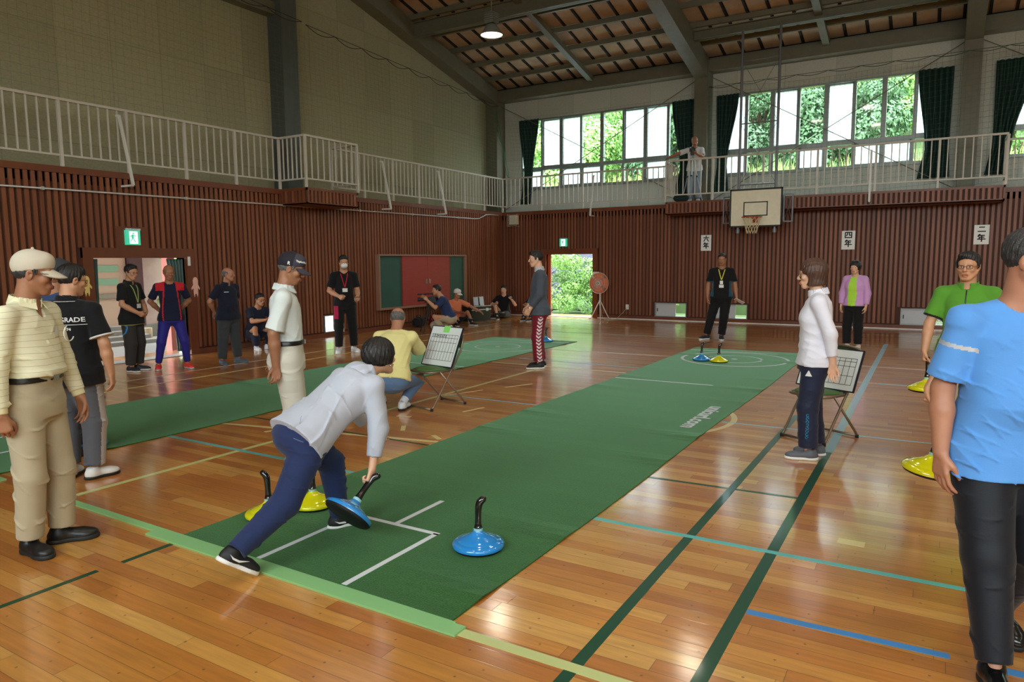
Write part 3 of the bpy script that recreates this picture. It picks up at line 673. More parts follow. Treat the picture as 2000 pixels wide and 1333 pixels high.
# speaker or clock with wire cage near the corner
sp = empty('wall_speaker', (-11.05, YB-0.16, 2.86), 0, 'cream wall speaker behind a white wire cage high in the corner', 'speaker')
M_cream = mat('cream_plastic', rgb(222, 214, 190), 0.5)
MB().box(-0.12, 0.0, -0.12, 0.12, 0.15, 0.15).build('cabinet', M_cream, sp)
MB().lathe([(0, 0), (0.10, 0), (0.11, 0.015), (0.105, 0.03), (0, 0.03)], 28, (0, -0.0, 0.03), R=Matrix.Rotation(math.radians(90), 3, 'X')).build('speaker_face', mat('pale_speaker_face', rgb(206, 204, 190), 0.5), sp)
b = MB()
for i in range(7): u = -0.16+0.32*i/6; b.tube([(u, -0.06, -0.17), (u, -0.06, 0.17)], 0.004, 5).tube([(-0.16, -0.06, u), (0.16, -0.06, u)], 0.004, 5)
for x_ in (-0.16, 0.16):
    for z_ in (-0.17, 0.17): b.tube([(x_, -0.06, z_), (x_, 0.13, z_)], 0.005, 5)
b.build('wire_cage', M_rail, sp)
# exit signs
M_exg = mat('exit_green', (0.06, 0.62, 0.36), 0.4, emit=0.5); M_exw = mat('exit_white', (0.8, 1.0, 0.9), 0.4, emit=1.1)
def exit_sign(loc, rz, s, label):
    r = empty('exit_sign', loc, rz, label, 'exit sign')   # faces local -Y
    MB().box(-0.12*s, 0.0, -0.12*s, 0.12*s, 0.06*s, 0.12*s).build('housing', M_exg, r)
    b = MB().box(-0.12*s, -0.002, -0.12*s, 0.12*s, 0.0, 0.12*s, 0)
    b.box(-0.065*s, -0.004, -0.10*s, 0.075*s, -0.002, 0.10*s, 1).box(-0.03*s, -0.006, -0.02*s, 0.005*s, -0.004, 0.05*s, 0)
    b.box(-0.012*s, -0.006, 0.055*s, 0.012*s, -0.004, 0.08*s, 0)
    for p, q in (((-0.015, -0.02), (-0.05, -0.06)), ((0.0, -0.02), (0.03, -0.075)), ((-0.02, 0.04), (-0.055, 0.01)), ((0.0, 0.04), (0.045, 0.02))): b.bar((p[0]*s, -0.005, p[1]*s), (q[0]*s, -0.005, q[1]*s), 0.002, 0.013*s, 0, up=(0, 0, 1))
    b.build('running_man_panel', [M_exg, M_exw], r)
    MB().box(-0.13*s, -0.005, 0.12*s, 0.13*s, 0.07*s, 0.15*s).build('top_bracket', M_chrome, r); return r
exit_sign((XL+0.09, 6.86, 2.07), math.radians(90), 1.0, 'green glowing running man exit sign above the left doorway')
exit_sign((-9.40, YB-0.07, 2.17), 0, 0.95, 'green glowing running man exit sign above the open back doorway')
MB().box(XL-0.01, 6.6, 1.9, XL+0.04, 7.15, 2.25).build('trim_9', M_brown)['kind'] = 'structure'
# blackboard cupboard
bk = empty('blackboard_cupboard', (XL, 14.62, 0), 0, 'wall cupboard with two red sliding doors between dark green chalkboards', 'cupboard')
M_chalk = mat('green_chalkboard', rgb(48, 88, 76), 0.5, var=0.08, vscale=3); M_red = mat('red_wood_door', rgb(160, 62, 54), 0.45, var=0.08, vscale=4, stretch=(1, 1, 6))
y0, y1, z0, z1 = -1.77, 1.78, 0.54, 1.79
MB().box(0.0, y0, z0, 0.05, y1, z1).build('chalkboard', M_chalk, bk)
b = MB(); t = 0.05
b.box(0.0, y0-t, z0-t, 0.12, y1+t, z0).box(0.0, y0-t, z1, 0.12, y1+t, z1+t*0.8).box(0.0, y0-t, z0, 0.12, y0, z1).box(0.0, y1, z0, 0.12, y1+t, z1)
b.build('frame', mat('pale_wood_frame', rgb(150, 112, 92), 0.5), bk)
for i, (a, c) in enumerate(((-0.92, 0.10), (0.10, 1.06))):
    d = MB().box(0.05, a+0.003, z0, 0.085+0.0*i, c-0.003, z1).build('sliding_door', M_red, bk)
    MB().box(0.085, (c-0.10 if i == 0 else a+0.04), 1.08, 0.095, (c-0.04 if i == 0 else a+0.10), 1.20).build('door_pull', M_chrome, d)
MB().box(0.05, 1.06, z0, 0.08, 1.10, z1).build('stile', M_brown, bk)
# hatches
M_hat = mat('pale_hatch_door', rgb(196, 200, 206), 0.5)
def hatch(x0, x1, leaf, label, lattice=False, fr=None):
    r = empty('floor_hatch', (x0, YB, 0), 0, label, 'hatch'); w_ = x1-x0
    b = MB(); t = 0.02
    b.box(0, 0.0, 0.10, w_, 0.2, 0.10+t).box(0, 0.0, 0.48-t, w_, 0.2, 0.48).box(0, 0.0, 0.12, t, 0.2, 0.46).box(w_-t, 0.0, 0.12, w_, 0.2, 0.46)
    b.build('frame', M_alu, r)
    if leaf:
        d = MB().box(t, 0.05, 0.12, t+leaf, 0.075, 0.46).build('sliding_leaf', M_hat, r)
        MB().box(t+0.03, 0.042, 0.24, t+0.05, 0.05, 0.33).build('leaf_pull', M_black, d)
    if lattice:
        b = MB(); 
        for k in range(-4, 12):
            xx = leaf+k*0.05
            for s_ in (-1, 1):
                xa, xb = (xx, xx+0.34) if s_ > 0 else (xx+0.34, xx)
                # clip to opening
                pts = []
                for i in range(18):
                    f = i/17; px = xa+(xb-xa)*f; pz = 0.12+0.34*f
                    if leaf+0.03 < px < w_-0.03: pts.append((px, 0.12, pz))
                if len(pts) > 2: b.tube([pts[0], pts[-1]], 0.005, 4)
        b.build('mesh_guard', M_white, r)
    return r
hatch(*HB[0], 0.55, 'low hatch near the standing fan, pale leaf half open')
hatch(*HB[1], 0.55, 'low hatch behind the legs of the man in black by the target mat')
hatch(*HB[2], 0.58, 'low hatch with white diamond mesh beside the man in green', lattice=True)
hatch(*HB[3], 0.5, 'low hatch beyond the right edge of view')
r = empty('floor_hatch', (XL, HL[0][0], 0), 0, 'low hatch in the left wall behind the masked man', 'hatch')
b = MB().box(-0.2, 0, 0.10, 0.0, 0.5, 0.12).box(-0.2, 0, 0.46, 0.0, 0.5, 0.48).box(-0.2, 0, 0.12, 0.0, 0.02, 0.46).box(-0.2, 0.48, 0.12, 0.0, 0.5, 0.46); b.build('frame', M_alu, r)
MB().box(0.0, 0.40, 0.08, 0.03, 0.56, 0.52).build('sliding_leaf', M_white, r)
# paper signs with brush characters (strokes in a 10 x 10 box)
M_ink = mat('black_ink', rgb(16, 16, 18), 0.6); M_paper = mat('white_paper', rgb(232, 232, 230), 0.5)
NEN = [((1.2, 8.6), (3.2, 10)), ((2.0, 8.4), (8.6, 8.4)), ((2.6, 6.0), (8.2, 6.0)), ((2.6, 6.0), (2.6, 3.4)), ((0.4, 3.4), (9.6, 3.4)), ((5.3, 8.4), (5.3, 0.0)), ((3.2, 10.0), (1.0, 6.8))]
ROKU = [((5.0, 10), (5.0, 7.6)), ((0.6, 6.6), (9.4, 6.6)), ((3.8, 5.0), (1.0, 0.4)), ((6.0, 5.0), (9.0, 0.4))]
SHI = [((0.8, 9.0), (9.2, 9.0)), ((0.8, 9.0), (0.8, 1.0)), ((9.2, 9.0), (9.2, 1.0)), ((0.8, 1.6), (9.2, 1.6)), ((3.8, 9.0), (3.4, 5.4)), ((3.4, 5.4), (2.2, 4.2)), ((6.2, 9.0), (6.2, 4.8)), ((6.2, 4.8), (8.2, 4.8))]
NI = [((2.0, 8.0), (8.0, 8.0)), ((0.6, 2.2), (9.4, 2.2))]
def paper(x, z, w_, h_, chars, label):
    r = empty('paper_sign', (x, YB-0.004, z), 0, label, 'sign')
    MB().box(0, -0.003, 0, w_, 0, h_).build('paper_sheet', M_paper, r)
    b = MB(); s = w_*0.56/10
    for i, ch in enumerate(chars):
        ox = w_*0.22; oz = h_-(i+1)*h_*0.44+0.01
        for (a, c) in ch:
            p = Vector((ox+a[0]*s, -0.005, oz+a[1]*s)); q = Vector((ox+c[0]*s, -0.005, oz+c[1]*s)); d = (q-p).normalized()*0.006
            b.bar(p-d, q+d, 0.002, 0.024, up=(0.001, 0, 1) if abs(d.x) > abs(d.z) else (1, 0, 0.001))
    b.build('brush_characters', M_ink, r)
    return r
paper(-5.38, 1.87, 0.27, 0.41, (ROKU, NEN), 'white paper sign with two brush characters left of the basketball goal')
paper(-2.01, 1.85, 0.29, 0.44, (SHI, NEN), 'white paper sign in a shiny sleeve right of the basketball goal')
paper(0.63, 1.92, 0.28, 0.42, (NI, NEN), 'white paper sign with two brush characters above the man in green')
# outlet with plug and cord for the fan
ot = empty('wall_outlet', (-7.42, YB, 0.34), 0, 'white wall outlet right of the standing fan', 'outlet')
MB().box(-0.045, -0.015, -0.07, 0.045, 0, 0.07).build('cover_plate', M_white, ot); MB().box(-0.02, -0.04, -0.03, 0.02, -0.015, 0.0).build('plug', M_white, ot)
# small paper figures beside the left doorway
M_pink = mat('pink_card', rgb(236, 186, 170), 0.7); M_yel = mat('yellow_card', rgb(226, 200, 120), 0.7)
def card(x, y, z, s, m_, label):
    b = MB(); out = [(-.03, -.20), (-.045, -.13), (-.045, -.02), (-.085, -.06), (-.09, -.02), (-.05, .04), (-.055, .12), (-.035, .17), (0, .185), (.035, .17), (.055, .12), (.05, .04), (.09, -.02), (.085, -.06), (.045, -.02), (.045, -.13), (.03, -.20), (.01, -.13), (-.01, -.13)]
    o = b.prism([(0, p[0]*s, p[1]*s) for p in out], (0.004, 0, 0)).build('paper_figure', m_, loc=(x, y, z)); tag(o, label, 'paper cutout')
card(XL+0.032, 7.99, 1.22, 0.95, M_pink, 'pink paper cutout figure on the right jamb of the left doorway')
card(XL+0.032, 6.09, 1.30, 0.85, M_yel, 'yellow paper cutout figure on the left jamb of the left doorway')
tag(MB().box(XL+0.035, 7.86, 1.60, XL+0.06, 7.90, 1.76).build('door_stopper_tube', M_white), 'small white bracket at the top right of the left doorway', 'bracket')

# ---------------------------------------------------------------- playing mats
def mat_green(name, lin):
    m = bpy.data.materials.new(name); m.use_nodes = True; n = m.node_tree; b = n.nodes['Principled BSDF']; L = n.links.new
    tc = N(n, 'ShaderNodeTexCoord'); g = N(n, 'ShaderNodeTexNoise'); g.inputs['Scale'].default_value = 150; g.inputs['Detail'].default_value = 2; L(tc.outputs['Object'], g.inputs[0])
    mp = N(n, 'ShaderNodeMapping'); mp.inputs['Scale'].default_value = (0.25, 2.2, 1); L(tc.outputs['Object'], mp.inputs[0])
    g2 = N(n, 'ShaderNodeTexNoise'); g2.inputs['Scale'].default_value = 2.0; g2.inputs['Detail'].default_value = 4; L(mp.outputs[0], g2.inputs[0])
    a = N(n, 'ShaderNodeMapRange'); a.inputs[1].default_value = 0.3; a.inputs[2].default_value = 0.7; a.inputs[3].default_value = 0.55; a.inputs[4].default_value = 1.5; L(g.outputs[0], a.inputs[0])
    c = N(n, 'ShaderNodeMapRange'); c.inputs[1].default_value = 0.3; c.inputs[2].default_value = 0.7; c.inputs[3].default_value = 0.86; c.inputs[4].default_value = 1.14; L(g2.outputs[0], c.inputs[0])
    q = N(n, 'ShaderNodeMath', operation='MULTIPLY'); L(a.outputs[0], q.inputs[0]); L(c.outputs[0], q.inputs[1])
    s = N(n, 'ShaderNodeVectorMath', operation='SCALE'); s.inputs[0].default_value = lin; L(q.outputs[0], s.inputs['Scale']); L(s.outputs[0], b.inputs['Base Color'])
    b.inputs['Roughness'].default_value = 0.75; b.inputs['Specular IOR Level'].default_value = 0.35; b.inputs['Sheen Weight'].default_value = 0.42; b.inputs['Sheen Roughness'].default_value = 0.35
    b.inputs['Sheen Tint'].default_value = (0.55, 1.0, 0.6, 1)
    bp = N(n, 'ShaderNodeBump'); bp.inputs['Strength'].default_value = 0.5; bp.inputs['Distance'].default_value = 0.004; L(g.outputs[0], bp.inputs['Height']); L(bp.outputs[0], b.inputs['Normal'])
    return m
M_mat = mat_green('green_needle_felt', rgb(38, 82, 30)); M_line = mat('white_mat_line', rgb(206, 208, 214), 0.7)
MT = 0.008
def sheet(name, x0, x1, y0, y1, z, parent, m_, ny=120, nx=12, amp=0.0):
    vs = []; rnd = random.Random(3)
    ph = [rnd.random()*6 for _ in range(5)]
    for j in range(ny+1):
        y = y0+(y1-y0)*j/ny
        for i in range(nx+1):
            x = x0+(x1-x0)*i/nx
            w_ = amp*(0.5+0.5*math.sin(y*2.1+ph[0]))*max(0, math.sin(y*7+ph[1]+x))**4*(abs(i/nx-0.5)*2)**2
            ex = 0.010*math.sin(y*1.3+ph[2])*(1 if i in (0, nx) else 0)
            vs.append((x+ex, y, z+w_))
    top = [(j*(nx+1)+i, j*(nx+1)+i+1, (j+1)*(nx+1)+i+1, (j+1)*(nx+1)+i) for j in range(ny) for i in range(nx)]
    o = MB().add(vs, top).build(name, m_, parent, smooth=False); md = o.modifiers.new('thick', 'SOLIDIFY'); md.thickness = z-0.001; md.offset = -1
    return o
def ring(cx_, cy_, r, w_, z, n_=64):
    b = MB(); vs = []
    for k in range(n_):
        a = 2*PI*k/n_; vs += [(cx_+(r-w_/2)*math.cos(a), cy_+(r-w_/2)*math.sin(a), z), (cx_+(r+w_/2)*math.cos(a), cy_+(r+w_/2)*math.sin(a), z)]
    return b.add(vs, [(2*k, 2*k+1, (2*k+3) % (2*n_), (2*k+2) % (2*n_)) for k in range(n_)])
def playing_mat(x0, x1, y0, y1, cxy, ylines, box, label):
    r = empty('playing_mat', (x0, y0, 0), 0, label, 'mat')
    off = Vector((-x0, -y0, 0))
    def q(o): o.data.transform(Matrix.Translation(off)); o.data.update(); return o
    q(sheet('felt', x0, x1, y0, y1, MT, r, M_mat, amp=0.012))
    z = MT+0.0015
    for R_, w_, nm in ((0.83, 0.045, 'outer_ring'), (0.43, 0.035, 'inner_ring')): q(ring(cxy[0], cxy[1], R_, w_, z).build(nm, M_line, r))
    q(MB().lathe([(0, z), (0.05, z)], 24, (cxy[0], cxy[1], 0)).build('centre_dot', M_line, r))
    for yl in ylines: q(MB().box(x0+0.02, yl-0.02, MT, x1-0.02, yl+0.02, z).build('cross_line', M_line, r))
    bx0, bx1, by0, by1, by2 = box; b = 0.017
    for (a, c, d, e_) in ((bx0-b, by0, bx0+b, by1), (bx1-b, by0, bx1+b, by1), (bx0-b, by1-b, bx1+b, by1+b), ((bx0+bx1)/2-b, by1+b, (bx0+bx1)/2+b, by2)):
        q(MB().box(a, c, MT, d, e_, z).build('box_line', M_line, r))
    return r
m1 = playing_mat(-3.80, -1.80, 2.44, 12.93, (-2.79, 11.68), (9.06, 12.60), (-3.13, -2.49, 2.47, 3.24, 3.73), 'long green felt playing mat in the foreground with a white target at its far end')
m2 = playing_mat(-8.17, -6.20, 2.44, 12.85, (-7.17, 11.37), (8.88, 12.50), (-7.52, -6.89, 2.47, 3.22, 3.7), 'long green felt playing mat nearer the left wall, partly hidden by the players')
# lettering on the near mat, read from the far end
def text_mesh(name, s, size, m_, ext=0.002, bold=0.0):
    c = bpy.data.curves.new(name, 'FONT'); c.body = s; c.size = size; c.extrude = ext; c.offset = bold; c.resolution_u = 3
    o = bpy.data.objects.new(name, c); COL.objects.link(o); dg = bpy.context.evaluated_depsgraph_get()
    me = bpy.data.meshes.new_from_object(o.evaluated_get(dg)); bpy.data.objects.remove(o); me.materials.clear(); me.materials.append(m_); me.name = name
    return me
me = text_mesh('lettering', 'unicurl.com', 0.225, M_line, 0.001, 0.005)
for v in me.vertices: v.co.x *= 1.06
o = bpy.data.objects.new('lettering', me); COL.objects.link(o); o.parent = m1; o.location = (1.72, 5.30, MT+0.003); o.rotation_euler = (0, 0, -PI/2)

# ---------------------------------------------------------------- floor lines and tapes
M_dg = mat('dark_green_line', rgb(14, 70, 48), 0.35, coat=0.3); M_cy = mat('turquoise_line', rgb(92, 178, 174), 0.35, coat=0.3)
M_cl = mat('cream_line', rgb(214, 196, 140), 0.4, coat=0.3); M_bl = mat('blue_tape', rgb(62, 128, 190), 0.5); M_lb = mat('pale_blue_line', rgb(140, 178, 190), 0.4, coat=0.3)
M_gt = mat('pale_green_tape', rgb(150, 206, 140), 0.45, alpha=0.72); M_yg = mat('yellow_green_line', rgb(190, 196, 132), 0.4, coat=0.3); M_gw = mat('pale_line', rgb(196, 190, 170), 0.4, coat=0.3)
LZ = [0.0006]
def line(p0, p1, w_, m_, label, ztop=None, name='floor_line', cat='line'):
    LZ[0] += 0.00003; z = ztop or 0.0010+LZ[0]-0.0006
    p0 = Vector((*p0, 0)); p1 = Vector((*p1, 0)); d = (p1-p0).normalized(); s_ = Vector((-d.y, d.x, 0))*w_/2
    b = MB().prism([p0-s_+Vector((0, 0, 0.0002)), p1-s_+Vector((0, 0, 0.0002)), p1+s_+Vector((0, 0, 0.0002)), p0+s_+Vector((0, 0, 0.0002))], (0, 0, z))
    return tag(b.build(name, m_), label, cat)
line((-1.17, 1.4), (-1.19, 7.75), 0.055, M_dg, 'dark green floor line running from the lower edge towards the right folding chair, left one of two')
line((-0.71, 1.4), (-0.72, 6.35), 0.06, M_dg, 'dark green floor line from the lower edge to the feet of the woman in white')
line((-0.72, 6.35), (-0.78, 15.2), 0.075, M_lb, 'pale blue floor line running past the right folding chair towards the back wall')
line((-1.79, 3.965), (6, 4.02), 0.045, M_cy, 'turquoise floor line starting at the mat edge beyond the blue stone')
line((-1.79, 4.95), (-0.71, 5.0), 0.035, M_dg, 'thin green line between the mat and the line under the woman in white')
line((-1.79, 7.06), (4, 7.2), 0.035, M_lb, 'thin pale blue line passing under the right folding chair')
line((-1.0, 10.25), (4, 10.2), 0.04, M_lb, 'thin pale blue line behind the right folding chair')
line((-6.0, 10.2), (-3.83, 10.1), 0.04, M_lb, 'thin pale blue line between the two mats behind the man in maroon trousers')
line((-0.68, 3.22), (0.12, 3.25), 0.045, M_bl, 'bright blue tape strip on the floor at the lower right', name='tape_strip', cat='tape')
line((0.27, 3.24), (1.6, 3.27), 0.05, M_bl, 'bright blue tape strip beside the black shoe of the man in blue', name='tape_strip', cat='tape')
line((-5.05, 2.46), (-1.78, 2.425), 0.05, M_gt, 'pale green tape holding down the front edge of the near mat', ztop=MT+0.002, name='tape_strip', cat='tape')
line((-4.02, 2.41), (-1.72, 2.395), 0.085, M_gt, 'second wider pale green tape layer along the front of the near mat', ztop=MT+0.0028, name='tape_strip', cat='tape')
line((-1.79, 2.40), (4, 2.42), 0.06, M_yg, 'pale yellow green floor line continuing right of the near mat')
line((-9.5, 2.42), (-6.0, 2.44), 0.09, M_gt, 'pale green tape along the front edge of the left mat', ztop=MT+0.002, name='tape_strip', cat='tape')
line((-3.76, 0.2), (-3.76, 1.94), 0.035, M_dg, 'dark green dash on the floor at the lower left')
line((-3.75, 2.07), (-3.75, 2.36), 0.035, M_dg, 'short dark green dash by the corner of the near mat')
line((-5.16, 2.56), (-5.14, 9.6), 0.05, M_yg, 'pale yellow green floor line running between the two mats')
line((-6.2, 3.94), (-3.82, 3.93), 0.045, M_cy, 'turquoise line crossing between the mats behind the bowler')
line((-6.2, 4.54), (-3.82, 5.02), 0.045, M_cl, 'cream line crossing between the mats behind the bowler')
line((-6.2, 4.89), (-3.82, 4.88), 0.03, M_dg, 'thin dark green line crossing between the mats behind the bowler')
line((-5.52, 4.5), (-5.48, 4.66), 0.045, M_cl, 'short cream tick on the cream line behind the man in white')
line((-6.17, 9.6), (-3.83, 9.55), 0.045, M_cl, 'cream line at the feet of the man in maroon trousers')
line((-6.17, 6.9), (-3.83, 6.9), 0.03, M_lb, 'thin pale blue line beside the left folding chair')
for i, (a, c, l) in enumerate((((-4.86, 5.68), (-4.70, 5.72), 'cream dash just in front of the crouching man in yellow'), ((-4.50, 5.36), (-4.38, 5.20), 'cream dash between the mats in front of the crouching man'), ((-4.0, 5.19), (-3.86, 5.10), 'cream dash touching the edge of the near mat'), ((-4.36, 6.19), (-4.29, 6.5), 'thin cream dash right of the crouching man'), ((-4.57, 8.1), (-4.75, 7.7), 'thin cream dash farther back between the mats'), ((-5.1, 6.85), (-4.9, 7.4), 'cream dash beside the left folding chair'))):
    line(a, c, 0.045 if i < 3 else 0.03, M_cl, l)
pts = []
for k in range(15):
    a = -0.75+1.15*k/14; pts.append((-2.62+0.95*math.cos(a), 7.05+0.95*math.sin(a)))
vs = []; 
for k in range(15):
    a = -0.62+1.27*k/14
    for r_ in (0.90, 0.96): vs.append((-2.62+r_*math.cos(a), 7.05+r_*math.sin(a), 0.0012))
tag(MB().add(vs, [(2*k, 2*k+1, 2*k+3, 2*k+2) for k in range(14)]).build('floor_line', M_cl), 'curved cream line bulging out from the right edge of the near mat', 'line')
line((-1.27, 13.1), (-1.26, 14.75), 0.04, M_dg, 'dark green line by the feet of the woman in the lilac jacket')
line((-3.93, 12.95), (-3.80, 14.1), 0.04, M_dg, 'dark green line by the feet of the man in black beyond the target')
line((-6.1, 11.5), (-3.83, 11.6), 0.03, M_gw, 'thin pale line between the far ends of the two mats')
line((-1.78, 11.85), (3.0, 11.8), 0.03, M_gw, 'thin pale line right of the target of the near mat')
line((-8.9, 14.5), (6, 14.4), 0.03, M_dg, 'thin dark line crossing the floor near the back wall')
line((-9.06, 2.5), (-9.15, 14.5), 0.05, M_cl, 'cream floor line beyond the left mat')
line((-9.60, 2.5), (-9.95, 16.2), 0.03, M_gw, 'thin pale floor line nearest the left wall')
line((-9.15, 14.5), (-4.0, 14.55), 0.03, M_gw, 'thin pale line running right from the corner of the cream line')
tag(MB().box(-0.42, 4.3, 0.0002, -0.28, 4.38, 0.0012).build('tape_scrap', M_cl), 'small tan tape scrap on the shiny floor at right', 'tape')

# ---------------------------------------------------------------- sliding stones
M_sb = mat('glossy_blue_shell', rgb(38, 132, 205), 0.12, coat=1.0); M_sy = mat('glossy_yellow_shell', rgb(214, 208, 10), 0.12, coat=1.0)
M_hd = mat('glossy_black_grip', rgb(14, 14, 16), 0.14, coat=0.8); M_rub = mat('black_rubber_base', rgb(12, 12, 12), 0.6)
M_stk = mat('pale_sticker', rgb(150, 196, 196), 0.4); M_stg = mat('sticker_band', rgb(160, 180, 60), 0.4)
PROF = [(0.147, 0.018), (0.149, 0.027), (0.146, 0.036), (0.136, 0.045), (0.122, 0.050), (0.116, 0.051), (0.112, 0.055), (0.090, 0.066), (0.062, 0.077), (0.042, 0.088), (0.030, 0.100), (0.025, 0.108), (0.0245, 0.125), (0.0, 0.1255)]
STK = {}
def stone(loc, colour, hz, label, rot=None, group='sliding stones'):
    r = empty('sliding_stone', loc, hz, label, 'sliding stone', group, rot)
    k = colour
    if not STK:
        STK['base'] = MB().lathe([(0, 0.001), (0.128, 0.001), (0.139, 0.006), (0.142, 0.014), (0.146, 0.019)], 56).mesh('rubber_base', M_rub, True)
        STK['col'] = MB().lathe([(0.0255, 0.104), (0.0258, 0.106), (0.0258, 0.120), (0.0255, 0.122)], 32).mesh('sticker', M_stk, True)
        # grip: tapering shaft with a knob bent over to one side
        pts = [(0, 0, 0.122), (0, 0, 0.128), (0, 0, 0.15), (0.001, 0, 0.185), (0.002, 0, 0.222), (0.005, 0, 0.252), (0.012, 0, 0.270), (0.024, 0, 0.283), (0.038, 0, 0.288), (0.048, 0, 0.287)]
        rs = [0.0265, 0.0225, 0.019, 0.0175, 0.019, 0.0205, 0.0215, 0.0205, 0.018, 0.009]
        STK['grip'] = MB().tube(pts, rs, 20).mesh('grip', M_hd, True)
    if ('shell', k) not in STK: STK[('shell', k)] = MB().lathe(PROF, 56).mesh('shell', M_sb if k == 'b' else M_sy, True)
    for nm, me_ in (('shell', STK[('shell', k)]), ('rubber_base', STK['base']), ('grip', STK['grip']), ('sticker', STK['col'])):
        o = bpy.data.objects.new(nm, me_); COL.objects.link(o); o.parent = r
    return r
stone((-2.155, 3.19, MT), 'b', math.radians(35), 'blue sliding stone standing alone on the near mat in the foreground')
stone((-3.60, 2.94, MT), 'y', math.radians(200), 'yellow sliding stone behind the bowler, its black grip showing left of her leg')
stone((-3.50, 3.22, MT), 'y', math.radians(100), 'yellow sliding stone behind the bowler, grip hidden by her knees')
stone((-3.21, 11.27, MT), 'b', math.radians(60), 'blue sliding stone touching the far target rings of the near mat')
stone((-2.92, 11.22, MT), 'y', math.radians(30), 'yellow sliding stone on the far target rings of the near mat')
stone((-7.35, 9.82, MT), 'y', math.radians(220), 'yellow sliding stone on the left mat beside the left folding chair')
stone((-6.73, 12.5, MT), 'b', math.radians(20), 'blue sliding stone on the left mat behind the man in maroon trousers')
stone((-8.10, 3.42, MT), 'y', 0.3, 'yellow sliding stone on the left mat at the left edge of the photo')
stone((-6.42, 3.33, MT), 'b', 1.0, 'blue sliding stone on the left mat, seen between the legs of two men')
# ---------------------------------------------------------------- outdoors
M_leafA = mat('bright_green_leaves', rgb(98, 140, 62), 0.6, var=0.35, vscale=3); M_leafB = mat('deep_green_leaves', rgb(58, 92, 52), 0.6, var=0.35, vscale=3)  # bright and deep green are the foliage's own colours
M_leafC = mat('pale_fresh_leaves', rgb(118, 160, 74), 0.6, var=0.3, vscale=3); M_bark = mat('brown_bark', rgb(84, 62, 46), 0.9, var=0.2)
M_grass = mat('tall_pale_grass', rgb(150, 176, 84), 0.8, var=0.3); M_soil = mat('hillside_undergrowth', rgb(64, 84, 44), 0.95, var=0.2, vscale=2); M_conc = mat('pale_concrete', rgb(150, 148, 144), 0.9, var=0.06)
def foliage_mesh(name, n_, blobs, leaf, m_, seed):
    rnd = random.Random(seed); b = MB()
    tot = sum(q[3]**2 for q in blobs)
    for (bx, by, bz, br) in blobs:
        k = int(n_*br*br/tot)
        for _ in range(k):
            th = rnd.random()*2*PI; ph = math.acos(2*rnd.random()-1); rr_ = br*(0.72+0.32*rnd.random())
            nrm = Vector((math.sin(ph)*math.cos(th), math.sin(ph)*math.sin(th), math.cos(ph)*0.8))
            c = Vector((bx, by, bz))+nrm*rr_
            d = (nrm+Vector((rnd.uniform(-.7, .7), rnd.uniform(-.7, .7), rnd.uniform(-.2, .9)))).normalized()
            a = d.cross(Vector((rnd.uniform(-1, 1), rnd.uniform(-1, 1), 0.3))).normalized(); e = d.cross(a); s_ = leaf*(0.6+0.8*rnd.random())
            b.add([c-a*s_, c+e*s_*0.5, c+a*s_, c-e*s_*0.5], [(0, 1, 2, 3)])
    return b.mesh(name, m_)
def blobset(seed, R_, H_, n_):
    rnd = random.Random(seed); out = []
    for i in range(n_):
        t = rnd.random(); a = rnd.random()*2*PI; rr_ = R_*math.sqrt(rnd.random())*(1-0.5*abs(t-0.4))
        out.append((rr_*math.cos(a), rr_*math.sin(a), H_*(0.25+0.75*t), R_*rnd.uniform(0.28, 0.45)))
    return out
TM = [(foliage_mesh('foliage', 26000, blobset(1, 2.6, 5.5, 26), 0.085, M_leafA, 1), 'bright green'), (foliage_mesh('foliage', 26000, blobset(2, 2.6, 6.0, 26), 0.085, M_leafB, 2), 'dark green'), (foliage_mesh('foliage', 26000, blobset(3, 2.8, 5.0, 24), 0.085, M_leafC, 3), 'pale green')]
trunk = MB().tube([(0, 0, -2.5), (0.1, 0, 0), (0.0, 0.1, 2.0), (-0.1, 0, 4.0)], [0.22, 0.2, 0.14, 0.06], 8).tube([(0, 0.1, 1.6), (0.8, 0.3, 3.4)], [0.1, 0.04], 6).tube([(0, 0, 1.9), (-0.9, -0.2, 3.6)], [0.1, 0.04], 6).mesh('trunk', M_bark)
def tree(x, y, z, k, s, rz, label):
    r = empty('hillside_tree', (x, y, z), rz, label, 'tree', None); r.scale = (s, s, s)
    for nm, me_ in (('foliage', TM[k][0]), ('trunk', trunk)):
        o = bpy.data.objects.new(nm, me_); COL.objects.link(o); o.parent = r
# hillside behind the hall
vs = []; nx, ny = 30, 14
for j in range(ny+1):
    for i in range(nx+1):
        x = -60+100*i/nx; y = 21.5+50*j/ny; t = max(0, (y-27)/44)
        vs.append((x, y, -0.25+(t**0.85)*26+0.5*math.sin(x*0.35+y*0.2) if y > 27 else -0.25+0.0*x))
hl = MB().add(vs, [(j*(nx+1)+i, j*(nx+1)+i+1, (j+1)*(nx+1)+i+1, (j+1)*(nx+1)+i) for j in range(ny) for i in range(nx)]).build('wooded_hillside', M_soil, smooth=True); struct(hl, 'green hillside rising behind the hall')
rnd = random.Random(11); k_ = 0
spots = []
for row, (y, z, n_) in enumerate(((31, 2.2, 6), (37.6, 5.8, 6), (44.5, 9.6, 6), (51.5, 13.4, 6))):
    for i in range(n_):
        x = -27.5-row*1.5+36*(i+0.5*(row % 2))/n_+rnd.uniform(-.4, .4); spots.append((x, y+rnd.uniform(-.4, .4), z+rnd.uniform(-0.5, 0.5), row, i))
rown = ('lowest', 'second', 'third', 'topmost')
